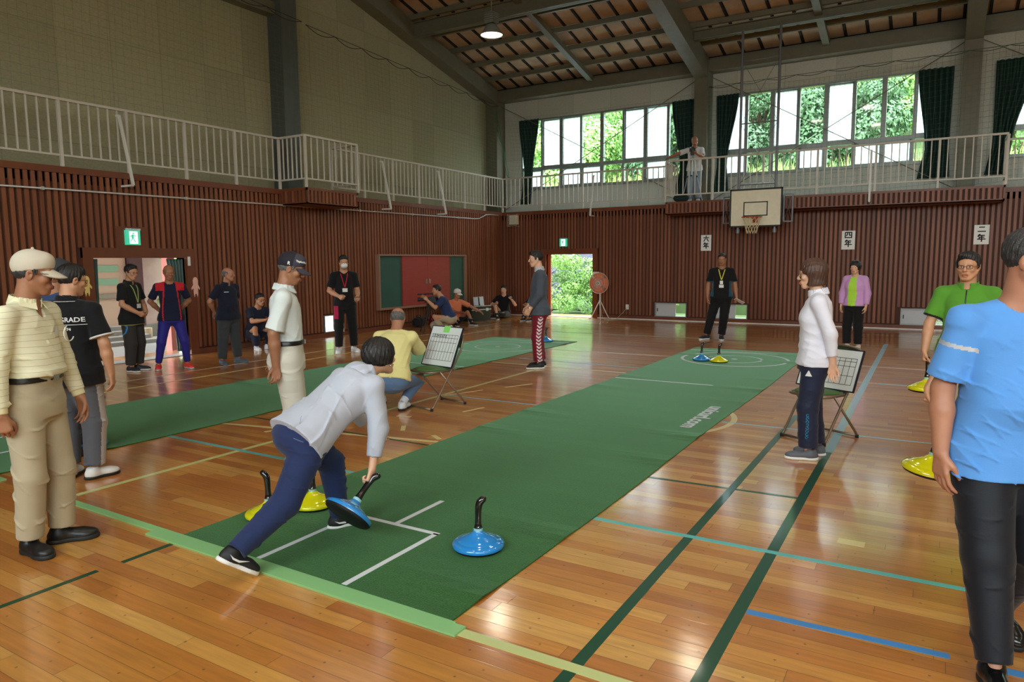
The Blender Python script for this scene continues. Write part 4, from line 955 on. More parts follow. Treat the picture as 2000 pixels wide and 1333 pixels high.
for (x, y, z, row, i) in spots:
    k = rnd.choice((0, 1, 1, 2) if row < 2 else (0, 0, 1, 1)); s = rnd.uniform(0.92, 1.06)
    pos = ('first', 'second', 'third', 'fourth', 'fifth', 'sixth', 'seventh', 'eighth', 'ninth', 'tenth')[i]+' from the left'
    tree(x, y, z, k, s, rnd.random()*6, '%s tree in the %s row on the hillside, %s' % (TM[k][1], rown[row], pos))
# tall grass between the hall and the slope, seen through the lower panes
b = MB(); rnd = random.Random(5)
for _ in range(14000):
    x = rnd.uniform(-28, 8); y = rnd.uniform(25.5, 29.5); h = rnd.uniform(3.4, 5.2); a = rnd.random()*PI; dx, dy = math.cos(a)*0.045, math.sin(a)*0.045; lx, ly = rnd.uniform(-.5, .5), rnd.uniform(-.4, .4)
    z0 = h-rnd.uniform(1.0, 2.2)
    b.add([(x-dx, y-dy, z0), (x+dx, y+dy, z0), (x+lx, y+ly, h)], [(0, 1, 2)])
tag(b.build('tall_grass', M_grass), 'dense pale green tall grass on the bank just outside the high windows', 'grass', kind='stuff')
struct(MB().box(-40, 24.6, -0.3, 20, 30, 3.3).build('trim_10', M_soil), 'earth bank outside the back wall')
# shrub and stone wall outside the back doorway
def shrub(name, x, y, z, blobs, n_, leaf, m_, seed, label, stems=6):
    r = empty(name, (x, y, z), 0, label, 'shrub')
    fm = foliage_mesh('foliage', n_, blobs, leaf, m_, seed); o = bpy.data.objects.new('foliage', fm); COL.objects.link(o); o.parent = r
    b = MB(); rnd = random.Random(seed)
    for k in range(stems):
        a = rnd.random()*6.28; q = blobs[k % len(blobs)]
        b.tube([(0, 0, -0.1), (q[0]*0.35, q[1]*0.35, q[2]*0.45), (q[0], q[1], q[2])], [0.035, 0.022, 0.008], 5)
    b.build('stem', M_bark, r)
rnd = random.Random(21)
bl = [(rnd.uniform(-1.5, 1.2), rnd.uniform(-0.7, 0.7), 0.15+rnd.random()*1.75, rnd.uniform(0.25, 0.45)) for _ in range(38)]
shrub('garden_shrub', -11.9, 22.3, -0.1, bl, 16000, 0.035, M_leafC, 5, 'bright green rounded shrub with thin branches outside the open back doorway', 10)
bl = [(rnd.uniform(-1.2, 1.0), rnd.uniform(-0.5, 0.5), 0.1+rnd.random()*1.7, rnd.uniform(0.25, 0.42)) for _ in range(28)]
shrub('garden_shrub', -10.4, 23.2, -0.1, bl, 10000, 0.035, M_leafC, 8, 'pale green shrub at the right side of the open back doorway')
bl = [(rnd.uniform(-1.5, 1.5), rnd.uniform(-0.4, 0.4), 0.15+rnd.random()*0.3, rnd.uniform(0.18, 0.3)) for _ in range(14)]
shrub('garden_shrub', -11.3, 21.3, -0.1, bl, 3500, 0.03, M_leafA, 9, 'low green ground cover at the foot of the shrubs outside the back doorway', 2)
sw = MB().box(-17, 24.2, -0.2, -8.6, 24.6, 3.0)
for i in range(20):
    for j in range(6):
        x = -16.8+0.42*i; z = 0.1+0.48*j; sw.bar((x, 24.19, z), (x+0.4, 24.19, z+0.22), 0.03, 0.02).bar((x+0.4, 24.19, z+0.22), (x+0.42, 24.19, z), 0.03, 0.02)
tag(sw.build('stone_wall', mat('bluish_stone', rgb(84, 84, 100), 0.9, var=0.12)), 'bluish grey retaining wall of slanting stones behind the shrubs', 'wall')
bl = [(rnd.uniform(-1.0, 1.0), rnd.uniform(-0.3, 0.3), 0.0+rnd.random()*0.6, rnd.uniform(0.15, 0.28)) for _ in range(10)]
shrub('garden_shrub', -6.4, 20.9, -0.15, bl, 2500, 0.03, M_leafC, 13, 'low shrub seen through the hatch near the standing fan', 2)
# ground outside, left courtyard
struct(MB().box(-60, -20, -0.4, 40, 22.0, -0.2).build('trim_11', M_conc), 'pale concrete ground around the hall')
# school building beyond the left doorway
M_pinkw = mat('pale_pink_render', rgb(196, 172, 166), 0.9, var=0.04)
bd = empty('school_building', (-17.2, 0, 0), 0, 'pale pink building with a slotted sliding door beyond the left doorway', 'building')
MB().box(-0.4, 4, -0.2, 0.0, 11.15, 4.2).box(-3, 4, 4.1, 1.4, 11.4, 4.3).build('rendered_wall', M_pinkw, bd)
MB().box(0.0, 4.6, -0.19, 0.04, 11.1, 0.12).build('plinth', M_conc, bd)
dd = MB().box(0.0, 8.3, 0.15, 0.07, 10.05, 2.0).build('sliding_door', mat('beige_door', rgb(214, 188, 168), 0.6), bd)
for z in (1.46, 1.14): MB().box(0.06, 9.0, z, 0.09, 9.85, z+0.16).build('slot_window', mat('green_tinted_glass', rgb(150, 196, 168), 0.15), dd)
MB().box(0.06, 8.6, 0.82, 0.12, 9.95, 0.94).build('push_bar', M_chrome, dd)
MB().box(0.0, 10.08, 0.1, 0.18, 10.42, 2.6).build('door_post', mat('dark_maroon_frame', rgb(84, 52, 54), 0.6), bd)
for i in range(4): MB().box(0.0, 8.2, -0.2+i*0.09, 1.5-i*0.32, 9.9, -0.11+i*0.09).build('step', mat('grey_step', rgb(150, 148, 144), 0.9), bd)
tag(MB().box(-13.9, 8.92, -0.2, -13.7, 9.08, 3.0).build('entrance_pillar', mat('salmon_paint', rgb(206, 130, 120), 0.7)), 'salmon pink pillar outside the left doorway behind the man in blue tights', 'pillar')
tag(MB().box(-18.4, 12.3, -0.2, -18.3, 16.5, 3.4).build('corrugated_fence', mat('white_sheet_metal', rgb(226, 232, 234), 0.5)), 'white sheet fence beyond the left doorway', 'fence')
struct(MB().box(-16.9, 4, 3.0, -12.75, 12.5, 3.15).build('trim_12', M_pinkw), 'unseen canopy added over the passage outside the left doorway to hold back daylight')  # out-of-view slab, keeps sky light off the walls beyond the door
bl = [(rnd.uniform(-0.4, 0.4), rnd.uniform(-0.5, 0.5), 0.1+rnd.random()*0.9, rnd.uniform(0.15, 0.26)) for _ in range(10)]
shrub('garden_shrub', -14.7, 10.2, -0.2, bl, 2500, 0.03, M_leafA, 17, 'green shrub outside at the right side of the left doorway')
bl = [(rnd.uniform(-0.12, 0.12), rnd.uniform(-0.12, 0.12), 0.4*i, 0.14) for i in range(8)]
shrub('climbing_plant', -16.95, 11.0, -0.1, bl, 1500, 0.03, M_leafC, 19, 'climbing plant on the pale wall seen above the lanyard men', 2)
for i, (x, y, l) in enumerate(((-16.4, 10.0, 'small wooden stump by the plinth outside the left doorway, left one'), (-16.3, 10.45, 'small wooden stump by the plinth outside the left doorway, right one'))):
    tag(MB().lathe([(0, -0.2), (0.16, -0.2), (0.16, 0.1), (0, 0.1)], 16, (x, y, 0)).build('wood_stump', mat('pale_stump', rgb(186, 168, 140), 0.9)), l, 'stump')
# ---------------------------------------------------------------- figures: smooth solids grown from joints
V3 = lambda *a: np.array(a, float)
def unit(v): v = np.asarray(v, float); return v/(np.linalg.norm(v)+1e-12)
class Solid:
    def __init__(s): s.p = []
    def cone(s, a, b, ra, rb, k=0.02, flat=False, sub=False, sq=None):
        """tapered limb from a to b; flat = cut square at b (1) or at both ends (2)"""
        s.p.append(('cone', np.array(a, float), np.array(b, float), ra, rb, k, flat, sub, sq)); return s
    def ell(s, c, r, R=None, k=0.02, sub=False):
        s.p.append(('ell', np.array(c, float), np.array(r, float), np.eye(3) if R is None else np.array(R, float), k, sub)); return s
    def loft(s, c, R, st, k=0.03, sub=False, e=2.3):
        """stations (height, rx, ry, oy) along the third axis of frame R (columns x, y, z)"""
        s.p.append(('loft', np.array(c, float), np.array(R, float), np.array(st, float), k, sub, e)); return s
    def cut(s, c, n, k=0.004):
        """remove what lies on the positive side of plane (c, n)"""
        s.p.append(('cut', np.array(c, float), unit(n), k)); return s
    def bounds(s):
        lo = np.full(3, 1e9); hi = -lo
        for p in s.p:
            if p[0] == 'cone' and not p[7]:
                r = max(p[3], p[4]); lo = np.minimum(lo, np.minimum(p[1], p[2])-r); hi = np.maximum(hi, np.maximum(p[1], p[2])+r)
            elif p[0] == 'ell' and not p[5]:
                e = np.abs(p[3])@p[2]; lo = np.minimum(lo, p[1]-e); hi = np.maximum(hi, p[1]+e)
            elif p[0] == 'loft' and not p[5]:
                for q in p[3]:
                    c = p[1]+p[2]@V3(0, q[3] if len(q) > 3 else 0, q[0]); e = max(q[1], q[2]); lo = np.minimum(lo, c-e); hi = np.maximum(hi, c+e)
        return lo, hi
    def mesh(s, name, mats, vox, noise=None, region=None, pad=0.0, snap=None):
        lo, hi = s.bounds(); m_ = 0.012+3*vox; lo = lo-m_; hi = hi+m_
        ax = [np.arange(lo[i], hi[i]+vox, vox, dtype=np.float32) for i in range(3)]
        F = np.full([len(a) for a in ax], 1.0, np.float32)
        def sub(l, h):
            sl = []
            for i in range(3):
                a = int(max(0, (l[i]-lo[i])//vox)); b_ = int(min(len(ax[i]), (h[i]-lo[i])//vox+2)); sl.append(slice(a, max(b_, a+1)))
            return tuple(sl)
        for p in s.p:
            if p[0] == 'cut':
                X = ax[0][:, None, None]-p[1][0]; Y = ax[1][None, :, None]-p[1][1]; Z = ax[2][None, None, :]-p[1][2]
                F = np.maximum(F, X*p[2][0]+Y*p[2][1]+Z*p[2][2]).astype(np.float32); continue
            if p[0] == 'cone':
                _, a, b, ra, rb, k, flat, isub, sq = p; r = max(ra, rb)+k+3*vox; S = sub(np.minimum(a, b)-r, np.maximum(a, b)+r)
            elif p[0] == 'ell':
                _, c, rad, R, k, isub = p; e = np.abs(R)@rad+k+3*vox; S = sub(c-e, c+e)
            else:
                _, c, R, st, k, isub, ee = p; l = np.full(3, 1e9); h = -l
                for q in st:
                    cc = c+R@V3(0, q[3] if len(q) > 3 else 0, q[0]); e = max(q[1], q[2])+k+3*vox; l = np.minimum(l, cc-e); h = np.maximum(h, cc+e)
                S = sub(l, h)
            X = ax[0][S[0]][:, None, None]; Y = ax[1][S[1]][None, :, None]; Z = ax[2][S[2]][None, None, :]
            if p[0] == 'cone':
                ab = b-a; L2 = ab@ab; L_ = math.sqrt(L2)+1e-9
                px, py, pz = X-a[0], Y-a[1], Z-a[2]; t0 = (px*ab[0]+py*ab[1]+pz*ab[2])/L2; t = np.clip(t0, 0, 1)
                if sq is None: d = np.sqrt((px-t*ab[0])**2+(py-t*ab[1])**2+(pz-t*ab[2])**2)-(ra+t*(rb-ra))
                else:
                    w_ = unit(np.array(sq[0], float)); f_ = sq[1]
                    qx, qy, qz = px-t*ab[0], py-t*ab[1], pz-t*ab[2]; dw = qx*w_[0]+qy*w_[1]+qz*w_[2]
                    d = np.sqrt(np.maximum(qx*qx+qy*qy+qz*qz-dw*dw+(dw*f_)**2, 0))-(ra+t*(rb-ra))
                if flat: d = np.maximum(d, (t0-1)*L_)
                if flat == 2: d = np.maximum(d, -t0*L_)
            elif p[0] == 'ell':
                px, py, pz = X-c[0], Y-c[1], Z-c[2]
                x = px*R[0, 0]+py*R[1, 0]+pz*R[2, 0]; y = px*R[0, 1]+py*R[1, 1]+pz*R[2, 1]; z = px*R[0, 2]+py*R[1, 2]+pz*R[2, 2]
                k0 = np.sqrt((x/rad[0])**2+(y/rad[1])**2+(z/rad[2])**2); k1 = np.sqrt((x/rad[0]**2)**2+(y/rad[1]**2)**2+(z/rad[2]**2)**2)+1e-9
                d = k0*(k0-1)/k1
            else:
                px, py, pz = X-c[0], Y-c[1], Z-c[2]
                x = px*R[0, 0]+py*R[1, 0]+pz*R[2, 0]; y = px*R[0, 1]+py*R[1, 1]+pz*R[2, 1]; z = px*R[0, 2]+py*R[1, 2]+pz*R[2, 2]
                rx = np.interp(z, st[:, 0], st[:, 1]); ry = np.interp(z, st[:, 0], st[:, 2]); oy = np.interp(z, st[:, 0], st[:, 3]) if st.shape[1] > 3 else 0
                q = (np.abs(x/rx)**ee+np.abs((y-oy)/ry)**ee)**(1/ee); d = (q-1)*np.minimum(rx, ry)
                dz = np.maximum(st[0, 0]-z, z-st[-1, 0]); d = np.where((dz > 0) & (d > 0), np.sqrt(d*d+dz*dz), np.maximum(d, dz))
            f = F[S]
            if isub: F[S] = np.maximum(f, -d)
            elif k > 0:
                h_ = np.clip(0.5+0.5*(f-d)/k, 0, 1); F[S] = f+(d-f)*h_-k*h_*(1-h_)
            else: F[S] = np.minimum(f, d)
        if noise is not None:
            I = np.nonzero(np.abs(F) < 0.03); P = np.stack([ax[0][I[0]], ax[1][I[1]], ax[2][I[2]]], 1); F[I] += noise(P).astype(np.float32)
        v, q = surface_nets(F, ax, vox)
        me = bpy.data.meshes.new(name)
        me.vertices.add(len(v)); me.vertices.foreach_set('co', v.astype(np.float32).ravel())
        me.loops.add(len(q)*4); me.loops.foreach_set('vertex_index', q.astype(np.int32).ravel())
        me.polygons.add(len(q)); me.polygons.foreach_set('loop_start', np.arange(0, len(q)*4, 4, dtype=np.int32)); 
        me.polygons.foreach_set('use_smooth', np.ones(len(q), bool))
        for m2 in (mats if isinstance(mats, (list, tuple)) else [mats]): me.materials.append(m2)
        if region is not None and len(q):
            cc = v[q].mean(1); me.polygons.foreach_set('material_index', region(cc).astype(np.int32))
        me.update(calc_edges=True); me.validate(); return me
def surface_nets(F, ax, vox):
    sgn = F < 0; nx, ny, nz = F.shape
    c = np.zeros((nx-1, ny-1, nz-1), np.uint8)
    for i in (0, 1):
        for j in (0, 1):
            for k in (0, 1): c += sgn[i:nx-1+i, j:ny-1+j, k:nz-1+k]
    act = (c > 0) & (c < 8); I = np.argwhere(act); idx = np.full(act.shape, -1, np.int64); idx[act] = np.arange(len(I))
    acc = np.zeros((len(I), 3)); cnt = np.zeros(len(I))
    C8 = [(i, j, k) for i in (0, 1) for j in (0, 1) for k in (0, 1)]
    val = {o: F[I[:, 0]+o[0], I[:, 1]+o[1], I[:, 2]+o[2]].astype(float) for o in C8}
    for a in C8:
        for d in range(3):
            if a[d]: continue
            b = list(a); b[d] = 1; b = tuple(b); fa, fb = val[a], val[b]; m_ = (fa < 0) != (fb < 0)
            t = np.where(m_, fa/(fa-fb+1e-12), 0); p = np.repeat(np.array(a, float)[None], len(I), 0); p[:, d] += t
            acc[m_] += p[m_]; cnt[m_] += 1
    v = I+acc/np.maximum(cnt, 1)[:, None]; v = np.stack([ax[i][0]+v[:, i]*vox for i in range(3)], 1)
    quads = []
    for d in range(3):
        s0 = [slice(None)]*3; s1 = [slice(None)]*3; s0[d] = slice(0, -1); s1[d] = slice(1, None)
        A = sgn[tuple(s0)]; B = sgn[tuple(s1)]; e = np.argwhere(A != B); u, w_ = (d+1) % 3, (d+2) % 3
        e = e[(e[:, u] > 0) & (e[:, w_] > 0)]; e = e[(e[:, u] < idx.shape[u]) & (e[:, w_] < idx.shape[w_])]
        def at(du, dw):
            q = e.copy(); q[:, u] -= du; q[:, w_] -= dw; return idx[q[:, 0], q[:, 1], q[:, 2]]
        Q = np.stack([at(1, 1), at(0, 1), at(0, 0), at(1, 0)], 1); flip = ~A[e[:, 0], e[:, 1], e[:, 2]]; Q[flip] = Q[flip][:, ::-1]; quads.append(Q)
    q = np.concatenate(quads); q = q[(q >= 0).all(1)]
    return v, q

def folds(seed, amp, freq=9.0, dirn=None, zc=None):
    """cloth creases: warped ridges"""
    rs = np.random.RandomState(seed); W = []
    for _ in range(3):
        d = unit(rs.randn(3)*np.array([1, 1, 0.8]) if dirn is None else np.array(dirn)+rs.randn(3)*0.45); W.append((d*freq*rs.uniform(0.7, 1.5)*5, rs.rand()*6, rs.randn(3)*5, rs.rand()*6))
    def fn(P):
        n_ = np.zeros(len(P))
        for (k, ph, k2, p2) in W:
            a = P@k+ph+1.8*np.sin(P@k2+p2)+0.9*np.sin(P@(k2[::-1]*1.7)+ph); n_ += (1-np.abs(np.sin(a*.5))**0.55*2)*0.6*(0.5+0.5*np.sin(P@(k2*.8)+p2*2))
        A = amp if zc is None else amp*np.exp(-((P[:, 2]-zc[0])/zc[1])**2)+amp*0.35
        return -n_/1.1*A
    return fn
def Rz(a): c, s_ = math.cos(a), math.sin(a); return np.array([[c, -s_, 0], [s_, c, 0], [0, 0, 1.]])
def Rx(a): c, s_ = math.cos(a), math.sin(a); return np.array([[1, 0, 0], [0, c, -s_], [0, s_, c.real]])
def Ry(a): c, s_ = math.cos(a), math.sin(a); return np.array([[c, 0, s_], [0, 1, 0], [-s_, 0, c]])
def obj(name, me, parent, label=None):
    o = bpy.data.objects.new(name, me); COL.objects.link(o); o.parent = parent
    if label: o['label'] = label
    return o
SKIN = {}
def skin(kind='mid'):
    c = {'tan': (158, 108, 80), 'mid': (192, 140, 108), 'light': (214, 166, 138), 'red': (172, 118, 92)}[kind]
    if kind not in SKIN:
        m_ = mat('skin_'+kind, rgb(*c), 0.5, var=0.07, vscale=18, bump=0.08, bscale=300); b = m_.node_tree.nodes['Principled BSDF']
        b.inputs['Subsurface Weight'].default_value = 0.0; SKIN[kind] = m_
        MATS['lip_'+kind] = mat('lip_'+kind, rgb(int(c[0]*0.86), int(c[1]*0.66), int(c[2]*0.64)), 0.45)
    return [SKIN[kind], MATS['lip_'+kind]]
M_eyew = mat('eye_white', rgb(222, 216, 208), 0.2); M_iris = mat('dark_iris', rgb(22, 14, 10), 0.1)
HAIR = {'black': mat('black_hair', rgb(24, 20, 20), 0.5, bump=0.5, bscale=160, stretch=(1, 1, 0.15)), 'grey': mat('grey_hair', rgb(96, 94, 94), 0.6, var=0.3, vscale=60, bump=0.5, bscale=160), 'brown': mat('brown_hair', rgb(74, 46, 34), 0.45, bump=0.5, bscale=160, stretch=(1, 1, 0.1), var=0.2, vscale=30), 'dark': mat('greying_black_hair', rgb(46, 44, 44), 0.55, bump=0.5, bscale=160, var=0.3, vscale=60)}

def ik(h, a, hint, L1, L2):
    d = a-h; D = np.linalg.norm(d); L = L1+L2
    if D >= L*0.999: return h+d*L1/L
    x = (L1*L1-L2*L2+D*D)/(2*D); y = math.sqrt(max(L1*L1-x*x, 0)); u = d/D; hn = np.asarray(hint, float); hn = unit(hn-u*(hn@u)); return h+u*x+hn*y

def hand_solid(S, w, D, U, side, hs, curl, spread=0.0, thumb=0.5, N_=None):
    """w wrist, D finger direction, U thumb side; side +1 right hand"""
    D = unit(D); U = unit(U-D*(U@D)); Nn = -np.cross(D, U)*side; s = hs
    for i in range(4):
        o = 0.030-0.020*i; root = w+D*(0.088-0.006*abs(i-1.2))*s+U*o*s
        S.cone(w+D*0.012*s+U*(0.016-0.0105*i)*s, root, 0.0155*s, 0.0125*s, k=0.012, sq=(Nn, 1.15))
    lens = (0.92, 1.0, 0.94, 0.76); c = curl if isinstance(curl, (list, tuple)) else (curl, curl*1.1, curl*0.8)
    for i in range(4):
        o = 0.030-0.020*i; p = w+D*(0.088-0.006*abs(i-1.2))*s+U*o*s; a = 0.0; dirn = unit(D+U*(0.10-0.07*i)*(1+spread)); r = 0.0092 if i < 3 else 0.0078
        for j, (ln, r0, r1) in enumerate(((0.043, 1.0, 0.92), (0.027, 0.92, 0.84), (0.021, 0.84, 0.70))):
            a += c[j]*(1+0.08*i); d = unit(dirn*math.cos(a)+Nn*math.sin(a)); q = p+d*ln*lens[i]*s
            S.cone(p, q, r*r0*s, r*r1*s, k=0.0035); p = q
    p = w+D*0.018*s+U*0.018*s; q = p+unit(D*0.75+U*0.55+Nn*0.35)*0.048*s; S.cone(p, q, 0.0165*s, 0.0125*s, k=0.010)
    t = unit(D*(0.9)+U*(0.35-0.5*thumb)+Nn*(0.2+0.8*thumb)); p2 = q+t*0.034*s; S.cone(q, p2, 0.0115*s, 0.0098*s, k=0.004)
    t = unit(D*(0.9)+U*(0.2-0.9*thumb)+Nn*(0.1+1.0*thumb)); S.cone(p2, p2+t*0.024*s, 0.0100*s, 0.0080*s, k=0.003)

def head_solid(S, c, R, s, fem=False, mouth=0.0, old=True):
    T = lambda x, y, z: c+R@(V3(x, y, z)*s)
    E = lambda x, y, z, a, b_, d, k=0.02, sub=False, R2=None: S.ell(T(x, y, z), V3(a, b_, d)*s, R if R2 is None else R@R2, k=k*s, sub=sub)
    jw = 0.9 if fem else 1.0
    E(0, -0.014, 0.036, .0775, .094, .084); E(0, 0.018, -0.03, .060*jw, .066, .078); E(0, 0.035, 0.03, .062, .058, .050)
    E(0, 0.058, -0.096, .030*jw, .026, .022, .018)
    for q in (-1, 1):
        S.cone(T(q*.054*jw, .002, -.045), T(q*.024*jw, .056, -.094), .020*s, .019*s, k=.022*s)
        E(q*.040, .060, -.022, .024, .024, .022, .016)
        E(q*.031, .098, .006, .018, .014, .0115, sub=False, k=0.0) if False else None
    S.cone(T(-.040, .074, .027), T(.040, .074, .027), .0125*s, .0125*s, k=.012*s)
    for q in (-1, 1): E(q*.032, .096, .004, .019, .016, .0120, sub=True)
    for q in (-1, 1):
        E(q*.032, .0735, .003, .0165, .0125, .0125, k=.006)       # lids over the eyeball
    S.cone(T(0, .086, .020), T(0, .108, -.026), .0075*s, .0110*s, k=.010*s); E(0, .104, -.031, .0125, .012, .0095, .006)
    for q in (-1, 1): E(q*.0125, .096, -.034, .0095, .010, .0075, .005)
    E(0, .074, -.066, .030, .022, .020, .012)
    E(0, .0955, -.0625, .022, .0075, .0050, .004); E(0, .0935, -.0735-.006*mouth, .019, .0080, .0060, .004)
    if mouth: E(0, .102, -.068, .014, .014, .0035*mouth, sub=True)
    for q in (-1, 1):
        E(q*.0815, -.008, -.004, .0085, .0200, .0330, .006, R2=Ry(q*0.18)@Rx(-0.18)); E(q*.089, -.002, .0, .006, .010, .017, sub=True)

def make_person(label, loc, ang, S=1.70, g=1.0, vox=0.008, skin_='mid', pelvis=None, lean=0.0, side=0.0, twist=0.0, head=(0, 0, 0), feet=None, arms=None,
                knees=None, shirt=None, pants=None, shoes=None, hair=None, cap=None, glasses=None, mask=None, belt=None, mouth=0.0, fem=False, neckf=0.35, name='person', belly=0.0, hipturn=0.0, sock=None, eyes=True):
    """local frame: +Y forward, +X the person's right"""
    root = empty(name, loc, ang-PI/2, label, 'person'); f = S/1.70
    P = V3(0, 0, 0.515*S) if pelvis is None else np.array(pelvis, float)
    Rt = Rz(twist)@Rx(-lean)@Ry(side); T = Rt[:, 2]                       # torso frame
    Rh = Rz(hipturn) @ Rx(-min(lean, 0.9)*0.45)@Ry(side*0.5)
    neck = P+T*0.328*S+Rt[:, 1]*(-0.005); nd = unit(T*(1-neckf)+V3(0, 0, 1)*neckf+Rt[:, 1]*0.28); hy, hp, hr = head
    HR = Rz(twist+hy)@Rx(-hp)@Ry(hr); HC = neck+nd*0.078*S+HR@V3(0, 0.020*f, 0.024*f); hs = 0.97*f**0.5
    sh = [P+T*0.287*S*1.0+Rt[:, 0]*q*(0.106*S)*(0.5+0.5*g)*(0.93 if fem else 1.0) for q in (-1, 1)]
    hip = [P+Rh@V3(q*0.052*S, 0, -0.01*S) for q in (-1, 1)]
    if feet is None: feet = [(-0.10, 0, 0.15), (0.10, 0, -0.15)]
    FR = []; ank = []
    for i, ft in enumerate(feet):
        x, y, a = ft[:3]; z = ft[3] if len(ft) > 3 else 0.0; pt = ft[4] if len(ft) > 4 else 0.0; rl = ft[5] if len(ft) > 5 else 0.0
        FRm = Rz(a)@Rx(pt)@Ry(rl); FR.append((V3(x, y, z), FRm)); ank.append(V3(x, y, z)+FRm@V3(0, 0, 0.085*f))
    kn = [];
    for i in (0, 1):
        hint = FR[i][1]@V3(0, 1, 0.0) if knees is None or knees[i] is None else np.array(knees[i], float)
        kn.append(ik(hip[i], ank[i], hint, 0.239*S, 0.218*S))
    A = []
    arms = arms or [((-.18, -.05, -1), (-.05, .22, -1)), ((.18, -.05, -1), (.05, .22, -1))]
    for i in (0, 1):
        a = arms[i]; u = unit(a[0]); v = unit(a[1]); el = sh[i]+u*0.168*S; wr = el+v*0.148*S
        hd = unit(a[2]) if len(a) > 2 and a[2] is not None else v; th = np.array(a[3], float) if len(a) > 3 and a[3] is not None else V3(0, 1, 0.15); cu = a[4] if len(a) > 4 else 0.28
        A.append((sh[i], el, wr, hd, th, cu))
    # ---- body: one continuous skin surface
    B = Solid(); w_ = g; la = 0.84 if (shirt and shirt.get('sleeve') == 'long') else 1.0; ll = 0.80 if pants else 1.0
    st = [(-.055, .070, .070, 0), (-.01, .098*w_, .070*w_, -.004), (.05, .094*w_, .066*w_, 0), (.10, .082*w_, .060*w_+belly*.4, .004+belly*.3), (.19, .090*w_, .064*w_, 0), (.25, .093*w_, .058*w_, -.004), (.28, .080*w_, .050, -.006), (.298, .060*w_, .043, -.006), (.325, .036, .034, -.004)]
    stS = [(a*S, b_*S, c_*S, d_*S) for a, b_, c_, d_ in st]
    B.loft(P, Rt, [(a, b_*(.93 if a < .24*S else .97), c_*(.92 if a < .24*S else .97), d_) for a, b_, c_, d_ in stS], k=0.03); B.ell(P+Rh@V3(0, -0.01, -0.02*S), V3(.090*w_, .064*w_, .060)*S, Rh, k=.03)
    for i in (0, 1):
        B.ell(sh[i]-T*.006*S, V3(.0265, .0265, .0265)*S*w_, k=0.02); B.cone(neck-T*.012*S, sh[i]-T*.006*S, .021*S, .021*S, k=.02)
        s_, e_, wr, hd, th, cu = A[i]; ag = 0.85 if fem else 1.0
        ag2 = ag*la; B.cone(s_, e_, .0275*S*ag2*(.9 if shirt else 1), .0235*S*ag2, k=.02); B.cone(e_, e_+(wr-e_)*0.35, .0245*S*ag2, .0250*S*ag2, k=.015); B.cone(e_+(wr-e_)*0.35, wr, .0250*S*ag2, .0160*S*ag, k=.015, sq=(th, 0.9))
        hand_solid(B, wr, hd, th, 1 if i else -1, (0.92 if fem else 1.0)*f, cu)
        B.cone(hip[i], kn[i], .052*S*w_*ll, .034*S*ll, k=.03); B.cone(kn[i], kn[i]+(ank[i]-kn[i])*0.35, .033*S*ll, .034*S*ll, k=.02); B.cone(kn[i]+(ank[i]-kn[i])*0.35, ank[i], .034*S*ll, .021*S*ll, k=.02)
        F0, Fm = FR[i]; B.cone(F0+Fm@V3(0, 0, .055*f), F0+Fm@V3(0, .11*f, .035*f), .030*f, .022*f, k=.02)
    B.cone(neck-T*0.02*S, HC+HR@V3(0, -0.02, -0.045)*f, .0375*S*(0.82 if fem else 1), .0340*S*(0.84 if fem else 1), k=.03)
    head_solid(B, HC, HR, hs, fem, mouth)
    def lip_region(P_):
        q = (P_-HC)@HR/hs; return ((np.abs(q[:, 0]) < .024-.02*np.abs(q[:, 2]+.068)*8) & (q[:, 1] > .085) & (q[:, 2] < -.0585) & (q[:, 2] > -.0795)).astype(int)
    obj('body', B.mesh('body', skin(skin_), vox, region=lip_region), root)
    fine = min(vox, 0.006) if vox < 0.009 else 0.009
    # ---- eyes, brows
    if eyes:
        for q in (-1, 1):
            c = HC+HR@(V3(q*.0320, .0765, .0025)*hs); e = Solid().ell(c, V3(.0125, .0125, .0068)*hs, HR@Rz(-q*.12), k=0)
            ii = lambda P_, c=c: (np.abs(((P_-c)@HR)[:, 0]) < .0062*hs).astype(int)
            obj('eye', e.mesh('eye', [M_eyew, M_iris], 0.0025 if vox < .009 else 0.004, region=ii), root)
        hm = HAIR[(hair or {}).get('col', 'black')]
        for q in (-1, 1):
            b_ = Solid().cone(HC+HR@(V3(q*.016, .0885, .026)*hs), HC+HR@(V3(q*.048, .074, .029)*hs), .0045*hs, .0032*hs, k=0)
            obj('eyebrow', b_.mesh('eyebrow', hm, 0.003 if vox < .009 else 0.004), root)
